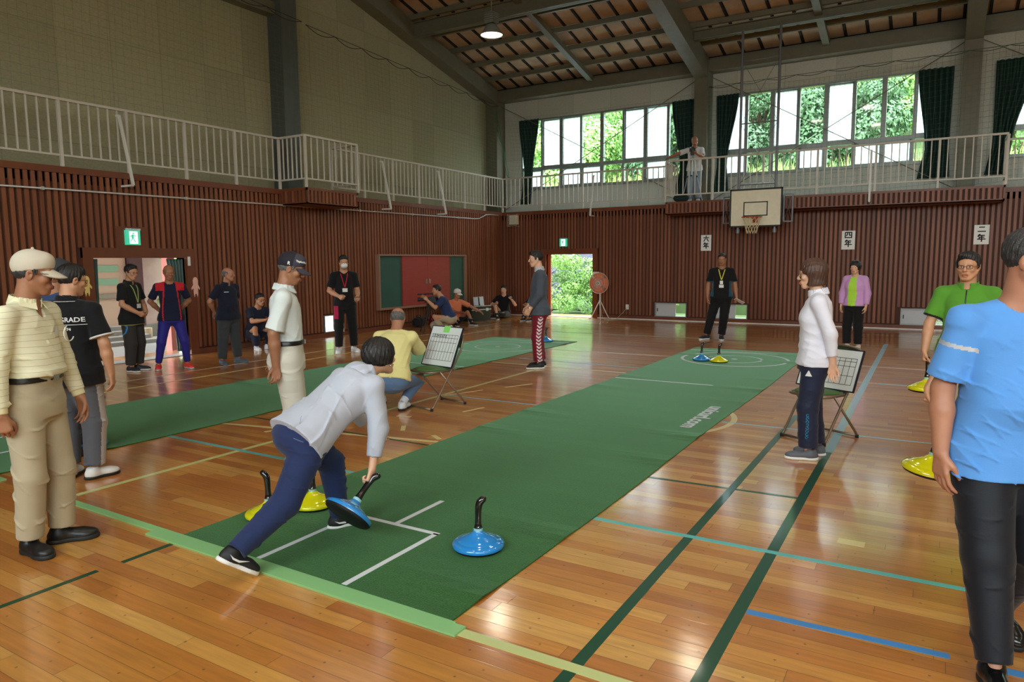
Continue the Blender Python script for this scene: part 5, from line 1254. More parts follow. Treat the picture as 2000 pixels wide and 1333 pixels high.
    # ---- hair
    if hair:
        H = Solid(); ty = hair['t']; hm = HAIR[hair.get('col', 'black')]; sd_ = abs(hash(label)) % 97 if False else len(label)
        E = lambda x, y, z, a, b_, d, k=0.015, sub=False: H.ell(HC+HR@(V3(x, y, z)*hs), V3(a, b_, d)*hs, HR, k=k, sub=sub)
        if ty == 'short':
            E(0, -.016, .040, .0850, .1020, .0930); E(0, .02, .085, .062, .066, .045, k=.03)
            nrm = HR@unit(V3(0, .78, -1)); H.cut(HC+HR@(V3(0, 0, hair.get('line', .006))*hs), nrm)
            for q in (-1, 1): E(q*.0790, .020, .030, .006, .014, .032, k=.006)
        elif ty == 'fringe':       # bald crown
            E(0, -.020, .020, .0840, .0990, .075); H.cut(HC+HR@(V3(0, 0, .062)*hs), HR@unit(V3(0, .45, 1))); H.cut(HC+HR@(V3(0, .0, .0)*hs), HR@unit(V3(0, .95, -1)))
        elif ty == 'bob':
            E(0, -.020, .040, .098, .112, .102); H.cone(HC+HR@(V3(0, -.022, .02)*hs), HC+HR@(V3(0, -.026, hair.get('len', -.055))*hs), .096*hs, .088*hs, k=.03, flat=1)
            H.ell(HC+HR@(V3(0, .088, -.045)*hs), V3(.066, .066, .088)*hs, HR, sub=True); H.cone(HC+HR@(V3(-.13, .088, -.040)*hs), HC+HR@(V3(.13, .088, -.040)*hs), .058*hs, .058*hs, sub=True); H.ell(HC+HR@(V3(0, .05, -.13)*hs), V3(.06, .09, .09)*hs, HR, sub=True)
        elif ty == 'comb':
            E(0, -.014, .044, .0900, .1040, .0960); E(.01, .045, .098, .060, .045, .028, k=.02); nrm = HR@unit(V3(0, .78, -1)); H.cut(HC+HR@(V3(0, 0, .008)*hs), nrm)
            for q in (-1, 1): E(q*.0800, .016, .026, .008, .020, .036, k=.006)
        if cap: H.cut(HC+HR@(V3(0, 0, .026)*hs), HR@unit(V3(0, -.20, 1)))
        def hn(P_):
            q = (P_-HC)@HR/hs; a = np.arctan2(q[:, 0], q[:, 1]+.02); return 0.0016*np.sin(a*46+q[:, 2]*30)+0.0014*np.sin(a*23+q[:, 2]*60+1)+0.0015*np.sin(q[:, 0]*160+q[:, 2]*90)
        obj('hair', H.mesh('hair', hm, fine*0.8, noise=hn), root)
    if cap:
        K = Solid(); E = lambda x, y, z, a, b_, d, k=0.01, sub=False: K.ell(HC+HR@(V3(x, y, z)*hs), V3(a, b_, d)*hs, HR, k=k, sub=sub)
        E(0, -.012, .052, .0880, .1060, .0920); E(0, .05, .080, .060, .050, .050, k=.02); K.cut(HC+HR@(V3(0, 0, .024)*hs), HR@unit(V3(0, .20, -1)))
        E(0, -.012, .150, .009, .009, .005, k=.004)
        co = obj('cap', K.mesh('cap', mat(cap['m'][0], rgb(*cap['m'][1]), 0.85, bump=0.15, bscale=400) if isinstance(cap['m'], tuple) else cap['m'], fine*0.8, region=(lambda P_: cap['reg']((P_-HC)@HR/hs)) if cap.get('reg') else None), root)
        if cap.get('reg'): co.data.materials.append(MATS[cap['m2']])
        b = MB(); n1, n2 = 22, 10; vs = []
        for k in range(2):
            for j in range(n2+1):
                for i in range(n1+1):
                    u = -1+2*i/n1; v = j/n2; th = u*1.12; r0 = .091; px = math.sin(th)*r0*0.95; py = .004+math.cos(th)*r0*0.98
                    ex = v*.072*math.sqrt(max(0, 1-(abs(u)**3)*0.96)); px *= 1-0.0*v; py += ex; pz = .036-.010*v-(px*px)*2.6-.42*ex
                    vs.append(HC+HR@(V3(px, py, pz-.004*k)*hs))
        o1 = (n1+1)*(n2+1); fs = [(j*(n1+1)+i, j*(n1+1)+i+1, (j+1)*(n1+1)+i+1, (j+1)*(n1+1)+i) for j in range(n2) for i in range(n1)]
        fs = fs+[tuple(o1+q for q in reversed(f_)) for f_ in fs]
        rim = [i for i in range(n1+1)]+[(j)*(n1+1)+n1 for j in range(1, n2+1)]+[n2*(n1+1)+i for i in range(n1-1, -1, -1)]+[j*(n1+1) for j in range(n2-1, 0, -1)]
        fs += [(rim[i], rim[(i+1) % len(rim)], o1+rim[(i+1) % len(rim)], o1+rim[i]) for i in range(len(rim))]
        bm_ = cap.get('brim'); o = MB().add(vs, fs).build('cap_brim', MATS[bm_] if bm_ else co.data.materials[0], co, smooth=True)
    if glasses:
        gm = MATS.get('glasses_frame') or mat('glasses_frame', rgb(36, 28, 26), 0.3, metal=0.4); b = MB(); T3 = lambda x, y, z: HC+HR@(V3(x, y, z)*hs)
        for q in (-1, 1):
            pts = []
            for k in range(17):
                a = 2*PI*k/16; cx_, cz_ = math.cos(a), math.sin(a); pts.append(T3(q*.033+.0225*abs(cx_)**.6*np.sign(cx_), .103-.010*abs(.033*q+.0225*cx_)/.055, .001+.0145*abs(cz_)**.6*np.sign(cz_)))
            b.tube(pts, .0017, 5); b.tube([T3(q*.057, .094, .007), T3(q*.080, .070, .009), T3(q*.086, -.006, .006), T3(q*.086, -.016, -.006)], .0014, 5)
        b.tube([T3(-.011, .106, .004), T3(.011, .106, .004)], .0014, 5); b.build('eyeglasses', gm, root)
    if mask:
        Mk = Solid().ell(HC+HR@(V3(0, .060, -.050)*hs), V3(.062, .058, .052)*hs, HR, k=0).ell(HC+HR@(V3(0, .096, -.040)*hs), V3(.022, .022, .030)*hs, HR, k=.02); Mk.cut(HC+HR@(V3(0, .035, 0)*hs), HR@V3(0, -1, 0))
        obj('face_mask', Mk.mesh('face_mask', mat('white_mask', rgb(228, 232, 236), 0.8), fine), root)
    info = dict(root=root, P=P, Rt=Rt, T=T, neck=neck, HC=HC, HR=HR, hs=hs, A=A, sh=sh, hip=hip, kn=kn, ank=ank, FR=FR, S=S, f=f, vox=vox)
    # ---- trousers
    if pants:
        Q = Solid(); lo = pants.get('loose', .016); kl = pants.get('kloose', lo+.012); hl = pants.get('hloose', lo+.018); up_ = pants.get('waist', .075)*S; hem0 = (shirt or {}).get('hem', 1)*S
        if hem0 < up_-.005*S: up_ = min(up_, hem0+.10)
        Q.loft(P, Rt if lean < 0.5 else Rh, [(a, b_+lo, c_+lo, d_) for a, b_, c_, d_ in stS if a <= up_+.02*S][:4], k=.03); Q.ell(P+Rh@V3(0, -0.012, -0.02*S), (V3(.098*w_, .076*w_, .068)*S+lo), Rh, k=.03)
        for i in (0, 1):
            shin = ank[i]-kn[i]; cutl = pants.get('cut', 0.93); kp = kn[i]
            Q.cone(hip[i], kp, .054*S*w_+lo, .036*S+kl, k=.03)
            Q.cone(kp, kp+shin*cutl, .036*S+kl, .024*S+hl, k=.02, flat=1)
        Q.cut(P+(Rt if lean < 0.5 else Rh)[:, 2]*up_, (Rt if lean < 0.5 else Rh)[:, 2])
        pm = pants['m']; kz = (kn[0][2]+kn[1][2])/2; fl = pants.get('folds', .006); n1_ = folds(len(label)*3+1, fl, 8, (0.3, 0.3, 1)); n2_ = folds(len(label)*5+2, fl*0.7, 16, (0, 0, 1))
        reg = pants.get('reg'); po = obj('trousers', Q.mesh('trousers', pm, vox*1.0, noise=lambda P_: np.minimum((n1_(P_)+n2_(P_))*np.clip((P[2]+0.1-P_[:, 2])/.35, 0.15, 1), .004), region=(lambda P_: reg(P_, info)) if reg else None), root); info['trousers'] = po
        if belt:
            Bl = Solid().loft(P, Rt, [(up_-.036, .094*w_*S+lo+.006, .066*w_*S+lo+.006, 0), (up_, .091*w_*S+lo+.006, .065*w_*S+lo+.006, .002)], k=0)
            bo = obj('belt', Bl.mesh('belt', mat(belt, rgb(22, 20, 20), 0.35), vox), root)
            c = P+Rt@V3(0, .066*w_*S+lo+.012, up_-.018); MB().bar(c-Rt[:, 0]*.022, c+Rt[:, 0]*.022, .008, .034, up=tuple(T)).build('buckle', M_chrome, bo)
    # ---- shirt
    if shirt:
        Q = Solid(); lo = shirt.get('loose', .016); hem = shirt.get('hem', -.02)*S; wl = shirt.get('wloose', lo+.012)
        z_ = [a for a, *_ in stS]; s2 = [(hem-.01, np.interp(hem, z_, [q[1] for q in stS])+wl, np.interp(hem, z_, [q[2] for q in stS])+wl, np.interp(hem, z_, [q[3] for q in stS]))]
        if hem < -.02*S: s2[0] = (hem-.01, .108*w_*S+wl+.3*(pants or {}).get('loose', .016), .080*w_*S+wl+.2*(pants or {}).get('loose', .016), -.004)
        for q in stS:
            if max(hem, -.03*S) < q[0] <= .285*S: s2.append((q[0], q[1]+(wl if q[0] < .12*S else lo), q[2]+(wl if q[0] < .12*S else lo), q[3]))
        s2.append((.300*S, .060*S+lo*.7, .044*S+lo*.4, -.006*S)); s2.append((.318*S, .042*S+.004, .037*S+.004, -.006*S)); Q.loft(P, Rt, s2, k=.03)
        if pants and hem < pants.get('waist', .075)*S-.005*S:
            pl_ = pants.get('loose', .016)+.010; Fr = Rt if lean < 0.5 else Rh
            Q.loft(P, Fr, [(a, b_+pl_, c_+pl_, d_) for a, b_, c_, d_ in stS if a <= up_+.02*S][:4], k=.03); Q.ell(P+Rh@V3(0, -0.012, -0.02*S), (V3(.098*w_, .076*w_, .068)*S+pl_+.002), Rh, k=.03)
            if P[2] > .45*S and lean < .5:
                for i in (0, 1): Q.cone(hip[i], kn[i], .054*S*w_+pl_, .036*S+pants.get('kloose', pl_)+.010, k=.03)
            Q.cut(P+Rt[:, 2]*hem, -Rt[:, 2])
        if fem:
            for q in (-1, 1): Q.ell(P+Rt@V3(q*.040*S, .040*S, .200*S), V3(.040, .038, .042)*S, Rt, k=.06)
        for i in (0, 1):
            s_, e_, wr, hd, th, cu = A[i]; Q.ell(s_-T*.007*S, V3(.0275, .0275, .0275)*S*w_+lo*.5, k=.04); Q.cone(neck-T*.014*S, s_-T*.001*S, .0255*S+lo*.3, .0255*S+lo*.5, k=.03)
            if shirt.get('sleeve', 'short') == 'short':
                t = shirt.get('slen', .78); Q.cone(s_-T*.006*S, s_+(e_-s_)*t, .0270*S+lo*.75, .0275*S+lo*1.2+.004, k=.025, flat=1)
            else:
                t = shirt.get('slen', .97); Q.cone(s_-T*.006*S, e_, .0275*S+lo*.75, .0245*S+lo*.95, k=.025); Q.cone(e_, e_+(wr-e_)*t, .0245*S+lo*.95, .0175*S+lo*.8, k=.02, flat=1)
        Q.cone(neck-T*.012*S+Rt[:, 1]*.004, neck+nd*.10, .0390*S, .052*S, sub=True)
        if shirt.get('vneck'): Q.ell(neck+Rt@V3(0, .055, -.045)*f, V3(.022, .05, .065)*f, Rt, sub=True)
        fl = shirt.get('folds', .006); n1_ = folds(len(label)+7, fl, 7); n2_ = folds(len(label)*2+3, fl*.6, 15); reg = shirt.get('reg')
        tv = lambda P_: np.clip(1.15-((P_-P)@T)/(.30*S), .25, 1.0)
        so_ = obj(shirt.get('name', 'shirt'), Q.mesh('shirt', shirt['m'], vox, noise=lambda P_: np.minimum((n1_(P_)+n2_(P_))*tv(P_), .005), region=(lambda P_: reg(P_, info)) if reg else None), root); info['shirt'] = so_
        if shirt.get('collar'):
            C = Solid(); up2 = unit(nd*.7+T*.3); hgt = shirt.get('ch', .030); C.cone(neck-up2*.026*f, neck+up2*hgt*f, (.0490*S+.004), (.0435*S+.004), k=0, flat=2)
            C.cone(neck-up2*.045*f, neck+up2*(hgt+.02)*f, (.0490*S-.003), (.0435*S-.003), k=0, sub=True)
            if shirt.get('copen', True): C.ell(neck+Rt@V3(0, .075, -.01)*f, V3(.020, .05, .05)*f, Rt, sub=True)
            obj('collar', C.mesh('collar', shirt['collar'], min(vox, .006)), so_)
            if shirt.get('flaps'):
                for q in (-1, 1):
                    b_ = MB(); a0 = neck+Rt@(V3(q*.018, .068, .006)*f); a1 = neck+Rt@(V3(q*.072, .022, .026)*f); c0 = neck+Rt@(V3(q*.040, .092, -.046)*f); c1 = neck+Rt@(V3(q*.100, .030, -.018)*f)
                    nrm = Rt@V3(q*.2, .004, .002); b_.prism([a0, a1, c1, c0], tuple(unit(nrm+Rt[:, 1]*.4)*.005)); b_.build('collar_flap', shirt['collar'], so_)
        if shirt.get('placket'):
            pass
    # ---- shoes
    if shoes:
        for i in (0, 1):
            F0, Fm = FR[i]; Q = Solid(); L_ = lambda x, y, z: F0+Fm@(V3(x, y, z)*f); q = -1 if i == 0 else 1; wd = shoes.get('w', 1.0)
            Q.ell(L_(-q*.004, .118, .032), V3(.047*wd, .068, .034)*f, Fm, k=.02); Q.ell(L_(0, -.030, .040), V3(.037*wd, .050, .046)*f, Fm, k=.02); Q.cone(L_(0, -.02, .045), L_(0, .10, .036), .042*f, .036*f, k=.02); Q.cone(L_(0, -.012, .05), L_(0, -.020, shoes.get('h', .095)), .043*f, .041*f, k=.02, flat=1)
            Q.cut(L_(0, 0, .014), -Fm[:, 2])
            sm_ = mat(shoes['m'][0], rgb(*shoes['m'][1]), shoes.get('rough', .6), var=.05); so2 = obj('shoe', Q.mesh('shoe', sm_, fine), root)
            Z = Solid(); Z.ell(L_(-q*.004, .120, .012), V3(.050*wd, .072, .040)*f, Fm, k=.01); Z.ell(L_(0, -.030, .012), V3(.041*wd, .056, .040)*f, Fm, k=.01); Z.cone(L_(0, -.02, .012), L_(0, .10, .012), .040*f, .042*f, k=.02)
            Z.cut(L_(0, 0, .026), Fm[:, 2]); Z.cut(L_(0, 0, .0015), -Fm[:, 2]); obj('sole', Z.mesh('sole', mat(shoes['s'][0], rgb(*shoes['s'][1]), .6), fine), so2)
            if shoes.get('accent'):
                for (p0, p1, r_) in shoes['accent'].get('bars', []):
                    pass
            if shoes.get('swoosh'):
                for sd2 in (-1, 1):
                    b_ = MB(); pts = [(-.048, .060), (-.020, .040), (.02, .037), (.075, .062), (.02, .048), (-.018, .050)]; x_ = sd2*.047*wd
                    b_.prism([L_(x_*(1.0 if p[0] > .0 else .93), p[0], p[1]) for p in pts], tuple(Fm[:, 0]*sd2*.006*f)); b_.build('side_stripe', mat('white_shoe_stripe', rgb(226, 226, 228), .5), so2)
    return info

def decal(info, me, target, origin, xdir, ydir, indir, name, parent=None, lift=.003, m_=None):
    """wrap a flat mesh (local x, y) onto a garment by casting its points along indir"""
    bvh = BVHTree.FromPolygons([v.co for v in target.data.vertices], [p.vertices for p in target.data.polygons])
    o3 = np.array(origin, float); xd, yd, zd = unit(xdir), unit(ydir), unit(indir); ok = True
    for v in me.vertices:
        p = o3+xd*v.co.x+yd*v.co.y; hit = bvh.ray_cast(Vector(p-zd*.35), Vector(zd), .7)
        if hit[0] is None: v.co = Vector(p); continue
        v.co = hit[0]-Vector(zd)*(lift+0.0)
    me.update(); return obj(name, me, parent or target)
def patch(w, h, nx=8, ny=8, m_=None, x0=0, y0=0, name='patch'):
    vs = [(x0+w*i/nx, y0+h*j/ny, 0) for j in range(ny+1) for i in range(nx+1)]
    return MB().add(vs, [(j*(nx+1)+i, j*(nx+1)+i+1, (j+1)*(nx+1)+i+1, (j+1)*(nx+1)+i) for j in range(ny) for i in range(nx)]).mesh(name, m_, True)
def lanyard(info, m_, drop=.30, card=(.07, .05), cardm=None, fwd=0.0):
    """neck strap following the chest with a name card"""
    R_, P0, f = info['Rt'], info['neck'], info['f']; so_ = info['shirt']; bvh = BVHTree.FromPolygons([v.co for v in so_.data.vertices], [p.vertices for p in so_.data.polygons])
    def on(x, z):
        p = P0+R_@V3(x, 0, z); h = bvh.ray_cast(Vector(p+R_[:, 1]*.4), Vector(-R_[:, 1]), .6); return (np.array(h[0])+R_[:, 1]*.005) if h[0] is not None else p+R_[:, 1]*.1
    b = MB()
    for q in (-1, 1):
        pts = [P0+R_@V3(q*.055, -.03, .012)*f, P0+R_@V3(q*.072, .02, .0)*f]+[on(q*(.066-.062*t), -.03-drop*t) for t in np.linspace(.12, 1, 7)]
        for a, c in zip(pts, pts[1:]): b.bar(a, c, .016, .002, up=tuple(R_[:, 1]))
    lo = b.build('lanyard', m_, info['root']); c = on(0, -.03-drop-card[1]/2-.02)+R_[:, 1]*.004
    MB().add([c+R_@V3(x, y, z) for y in (0, .003) for x, z in ((-card[0]/2, -card[1]/2), (card[0]/2, -card[1]/2), (card[0]/2, card[1]/2), (-card[0]/2, card[1]/2))], [(0, 1, 2, 3), (7, 6, 5, 4), (0, 4, 5, 1), (1, 5, 6, 2), (2, 6, 7, 3), (3, 7, 4, 0)]).build('name_card', cardm or M_white, lo)
# ---------------------------------------------------------------- people
def fa(px, rel): return math.radians(121.06)-math.atan((px-1000)/1377.84)-PI/2+math.radians(rel)
def cloth(name, c, rough=0.85, var=0.05, bump=0.12): return mat(name, rgb(*c), rough, var=var, vscale=5, bump=bump, bscale=350, sheen=0.1, spec=0.25)
def stripe_cloth(name, c, c2, pitch, wd):
    m_ = cloth(name, c); n = m_.node_tree; L = n.links.new; b = n.nodes['Principled BSDF']; src = b.inputs['Base Color'].links[0].from_socket
    tc = N(n, 'ShaderNodeTexCoord'); s = N(n, 'ShaderNodeSeparateXYZ'); L(tc.outputs['Object'], s.inputs[0])
    nz = N(n, 'ShaderNodeTexNoise'); nz.inputs['Scale'].default_value = 4; L(tc.outputs['Object'], nz.inputs[0])
    ad = N(n, 'ShaderNodeMath', operation='MULTIPLY_ADD'); L(nz.outputs[0], ad.inputs[0]); ad.inputs[1].default_value = 0.03; L(s.outputs['Z'], ad.inputs[2])
    d = N(n, 'ShaderNodeMath', operation='DIVIDE'); L(ad.outputs[0], d.inputs[0]); d.inputs[1].default_value = pitch; f_ = N(n, 'ShaderNodeMath', operation='FRACT'); L(d.outputs[0], f_.inputs[0])
    c_ = N(n, 'ShaderNodeMath', operation='LESS_THAN'); L(f_.outputs[0], c_.inputs[0]); c_.inputs[1].default_value = wd
    mx = N(n, 'ShaderNodeMixRGB'); L(c_.outputs[0], mx.inputs[0]); L(src, mx.inputs[1]); mx.inputs[2].default_value = (*rgb(*c2), 1); L(mx.outputs[0], b.inputs['Base Color']); return m_
BEHIND = [((-.42, -.42, -1), (.55, -.28, -.62), (.5, -.1, -.8), (0, -1, .2), .5), ((.42, -.42, -1), (-.55, -.28, -.62), (-.5, -.1, -.8), (0, -1, .2), .5)]
FRONT = [((-.22, .12, -1), (.62, .72, -.62), (.7, .5, -.5), (.2, .6, .8), .5), ((.22, .12, -1), (-.62, .72, -.62), (-.7, .5, -.5), (-.2, .6, .8), .5)]
W_SOLE = ('white_sole', (226, 226, 224)); B_SOLE = ('black_sole', (24, 24, 26))
def hem_trim(info, z, m_, rx, ry, name='hem_trim', th=.012):
    Q = Solid().loft(info['P'], info['Rt'], [(z, rx, ry, 0), (z+th, rx, ry, 0)], k=0); return obj(name, Q.mesh(name, m_, .007), info['shirt'])
def side_stripe(reg_w=.35):
    """region: outer strip of each trouser leg"""
    def f(P_, I):
        out = np.zeros(len(P_), int)
        for i, q in ((0, -1), (1, 1)):
            for a, b in ((I['hip'][i], I['kn'][i]), (I['kn'][i], I['ank'][i])):
                ab = b-a; t = np.clip((P_-a)@ab/(ab@ab), 0, 1); d = P_-(a+t[:, None]*ab); n_ = np.linalg.norm(d, axis=1)+1e-9
                other = I['hip'][1-i]; sx_ = Rz(0)[:, 0]*q; near = (P_[:, 0]-(I['hip'][0][0]+I['hip'][1][0])/2)*q > -.02
                out |= ((d@sx_/n_ > 1-reg_w) & (n_ < .16) & near).astype(int)
        return out
    return f

# 1 man in cream shirt, front left
cream = stripe_cloth('cream_striped_knit', (224, 220, 190), (176, 172, 140), .034, .07)
p1 = make_person('man in cream striped shirt, beige cap and khaki trousers at the left front', (-4.34, 1.97, 0), fa(85, -34), S=1.69, g=1.0, vox=.0055, skin_='tan', head=(.42, .10, 0), feet=[(-.085, .04, .5), (.085, -.03, -.5)],
    arms=[((-.20, .10, -1), (-.02, .34, -1), (0, .2, -1), (.3, 1, .1), .35), ((.20, -.10, -1), (.06, .06, -1), (0, .12, -1), (-.5, 1, 0), (.7, 1.0, .7))],
    shirt=dict(m=cream, sleeve='long', slen=.86, hem=.082, loose=.020, wloose=.026, folds=.018, collar=cloth('cream_collar', (226, 220, 184)), flaps=True, vneck=True), pants=dict(m=cloth('khaki_cotton', (176, 164, 138)), loose=.010, kloose=.020, hloose=.032, folds=.022, cut=.97, waist=.088),
    shoes=dict(m=('black_leather_shoe', (20, 20, 22)), s=B_SOLE, rough=.4, w=1.05), hair=dict(t='short', col='dark'), cap=dict(m=('beige_cap', (196, 186, 168))), glasses=True, belt='black_belt', belly=.02)
R_, P0 = p1['Rt'], p1['P']; cuffm = cloth('cream_cuff', (222, 212, 172))
for i in (0, 1):
    s_, e_, wr = p1['A'][i][:3]; a = e_+(wr-e_)*.80; Q = Solid().cone(a, e_+(wr-e_)*.97, .036, .034, k=0, flat=2); obj('cuff', Q.mesh('cuff', cuffm, .005), p1['shirt'])
tg = patch(.075, .05, m_=M_white, x0=-.037, y0=-.025, name='name_tag'); decal(p1, tg, p1['shirt'], P0+R_@V3(-.085, .15, .385), R_[:, 0], R_[:, 2], -R_[:, 1], 'name_tag')
pts = [P0+R_@V3(-.095+.045*math.cos(a), .165, .365+.045*math.sin(a)) for a in np.linspace(-2.6, 1.2, 12)]
MB().tube(pts, .0035, 6).build('tag_loop', M_white, p1['shirt'], smooth=True)
pk = patch(.10, .005, 8, 2, cloth('cream_seam', (186, 180, 146)), -.05, 0, 'pocket_seam'); decal(p1, pk, p1['shirt'], P0+R_@V3(-.09, .15, .345), R_[:, 0], R_[:, 2], -R_[:, 1], 'pocket_seam')
MB().tube([p1['A'][1][2]+V3(.030*math.cos(a), .026*math.sin(a), .012+.004*math.cos(a)) for a in np.linspace(0, 2*PI, 18)], .004, 6).build('wrist_band', M_white, p1['root'])

# 2 man in black shirt seen from behind
blk = cloth('black_jersey', (16, 16, 20))
p2 = make_person('man in black shirt with white back lettering and grey track trousers', (-5.55, 2.80, 0), fa(150, 58), S=1.62, g=1.08, vox=.006, skin_='mid', head=(-.62, .12, 0), feet=[(-.09, .02, .25), (.11, 0, -.62)],
    arms=[((-.25, -.05, -1), (-.05, .2, -1)), ((.30, -.04, -1), (.06, .16, -1), (0, .2, -1), (-.2, 1, 0), .4)], shirt=dict(m=blk, hem=-.065, slen=.80, loose=.022, wloose=.03, folds=.009, collar=blk),
    pants=dict(m=[cloth('grey_track_cloth', (88, 90, 98)), cloth('white_track_stripe', (176, 172, 172))], loose=.022, kloose=.03, hloose=.036, folds=.010, reg=side_stripe(.10)), shoes=dict(m=('white_leather_shoe', (220, 220, 218)), s=B_SOLE, w=1.08), hair=dict(t='short', col='black', line=-.012), glasses=True, belly=.02)
R_, P0 = p2['Rt'], p2['P']; Mw = mat('white_print', rgb(214, 214, 214), .7)
for txt, sz, dz, x0 in (('CITYGRADE', .048, .375, -.095), ('EST. 1974', .028, .312, -.03)):
    me = text_mesh('back_lettering', txt, sz, Mw, 0, .001); xs = [v.co.x for v in me.vertices]; k_ = .27/(max(xs)-min(xs)) if sz > .05 else 1
    for v in me.vertices: v.co.x *= k_
    decal(p2, me, p2['shirt'], P0+R_@V3(x0, 0, dz), R_[:, 0], R_[:, 2], R_[:, 1], 'back_lettering', lift=.004)
ln = patch(.27, .004, 24, 1, Mw, 0, 0, 'fine_print_line'); decal(p2, ln, p2['shirt'], P0+R_@V3(-.095, 0, .352), R_[:, 0], R_[:, 2], R_[:, 1], 'fine_print_line')
C = Solid().cone(p2['neck']-V3(0, 0, .012), p2['neck']-V3(0, 0, .006), .089, .087, k=0, flat=2); obj('collar_piping', C.mesh('collar_piping', Mw, .005), p2['shirt'])
for i in (0, 1):
    s_, e_ = p2['A'][i][:2]; a = s_+(e_-s_)*.765; Q = Solid().cone(a, s_+(e_-s_)*.815, .083, .083, k=0, flat=2); obj('sleeve_piping', Q.mesh('sleeve_piping', Mw, .005), p2['shirt'])
# 3 person in a dark cap hidden behind him
navy = cloth('dark_navy_cloth', (28, 36, 58))
make_person('person in dark cap and blue top almost hidden behind the man with white back lettering', (-6.27, 3.06, 0), fa(130, 40), S=1.66, vox=.009, skin_='tan', head=(-.3, .2, 0), feet=[(-.08, 0, .2), (.08, .02, -.1)],
    shirt=dict(m=cloth('faded_blue_cloth', (48, 66, 104)), sleeve='long', hem=-.05), pants=dict(m=navy), shoes=dict(m=('dark_shoe', (40, 42, 48)), s=B_SOLE), hair=dict(t='short', col='black'), cap=dict(m=('charcoal_cap', (52, 54, 60))))
# 4 man with lanyard in the left doorway
poloB = cloth('black_polo_cloth', (22, 24, 26)); limeM = cloth('lime_trim', (150, 150, 70))
p4 = make_person('man with glasses and lime lanyard in black polo, hands clasped, before the left doorway', (-10.50, 6.20, 0), fa(257, -38), S=1.62, g=.96, vox=.010, skin_='mid', head=(-.15, .12, 0), arms=FRONT, feet=[(-.09, .0, .3), (.09, 0, -.2)],
    shirt=dict(m=[poloB, limeM], hem=-.075, loose=.02, collar=poloB, reg=lambda P_, I: (((P_-I['P'])@I['T'] < -.075*I['S']+.016)).astype(int)), pants=dict(m=[cloth('charcoal_track_cloth', (52, 50, 50)), cloth('bright_blue_arc', (48, 130, 190))], loose=.022, hloose=.034, reg=lambda P_, I: ((np.abs(np.hypot(P_[:, 1]+.06, P_[:, 2]-.68)-.11) < .012) & (P_[:, 0] > .06) & (P_[:, 1] > -.04)).astype(int)),
    shoes=dict(m=('dark_shoe', (40, 42, 48)), s=W_SOLE), hair=dict(t='comb', col='black'), glasses=True)
lanyard(p4, cloth('lime_lanyard', (176, 190, 110)), .28, (.085, .065))
# 5 man in navy and red shirt
nr = cloth('navy_sport_cloth', (22, 26, 52)); rd = cloth('red_sport_cloth', (190, 34, 44))
def redreg(P_, I):
    q = (P_-I['P'])@I['Rt']; x = np.abs(q[:, 0]); z = q[:, 2]/I['S']; return (((z > .245) & (x > .075+(.31-z)*.5) & (x < .20)) | ((np.abs(x-(.105+.02*np.cos(z*9))) < .009) & (q[:, 1] > 0))).astype(int)
make_person('smiling bald man in navy and red shirt and violet blue tights', (-10.18, 6.62, 0), fa(338, -84), S=1.63, g=1.0, vox=.010, skin_='tan', head=(.05, .18, .05), pelvis=(-.02, 0, .825), arms=BEHIND, feet=[(-.21, .03, .3), (.20, -.03, -.2)],
    shirt=dict(m=[nr, rd], hem=-.04, loose=.012, wloose=.014, folds=.004, reg=redreg), pants=dict(m=cloth('violet_blue_tights', (38, 34, 128), .6), loose=.010, kloose=.012, hloose=.010, folds=.004), shoes=dict(m=('coral_red_shoe', (232, 62, 56)), s=('pale_grey_sole', (190, 194, 200))), hair=dict(t='fringe', col='grey'), mouth=1)
# 6 bald man in navy polo
p6 = make_person('bald man in navy polo and dark grey trousers right of the left doorway', (-9.86, 7.43, 0), fa(450, -48), S=1.56, g=1.10, vox=.010, skin_='red', head=(.45, -.02, 0), arms=BEHIND, feet=[(-.14, .02, .45), (.14, -.03, -.35)],
    shirt=dict(m=cloth('navy_polo_cloth', (22, 26, 44)), hem=-.05, collar=cloth('navy_collar', (26, 28, 48))), pants=dict(m=cloth('dark_grey_track', (54, 58, 62)), loose=.022, kloose=.028, hloose=.036), shoes=dict(m=('slate_blue_shoe', (70, 84, 98)), s=('slate_sole', (84, 94, 104))), hair=dict(t='fringe', col='grey'), belly=.03)
me = patch(.07, .010, 6, 2, M_white, 0, 0, 'chest_print'); decal(p6, me, p6['shirt'], p6['P']+p6['Rt']@V3(.06, 0, .37), p6['Rt'][:, 0], p6['Rt'][:, 2], -p6['Rt'][:, 1], 'chest_print')
# 7 crouching man by the left wall
make_person('man with glasses in dark navy crouching against the left wall beside the bald man', (-10.95, 8.95, 0), fa(500, -60), S=1.64, vox=.011, skin_='mid', pelvis=(0, -.22, .30), lean=.30, head=(.1, .1, 0), feet=[(-.13, .0, .2), (.13, .05, -.2)], knees=[(-.35, 1, .9), (.35, 1, .9)],
    arms=[((-.2, .6, -.7), (.5, .8, .05)), ((.2, .7, -.7), (-.6, .7, .1))], shirt=dict(m=navy, sleeve='short', hem=.0), pants=dict(m=cloth('dark_blue_jeans', (32, 38, 60))), shoes=dict(m=('white_trainer', (214, 218, 226)), s=W_SOLE), hair=dict(t='short', col='black'), glasses=True, name='person')
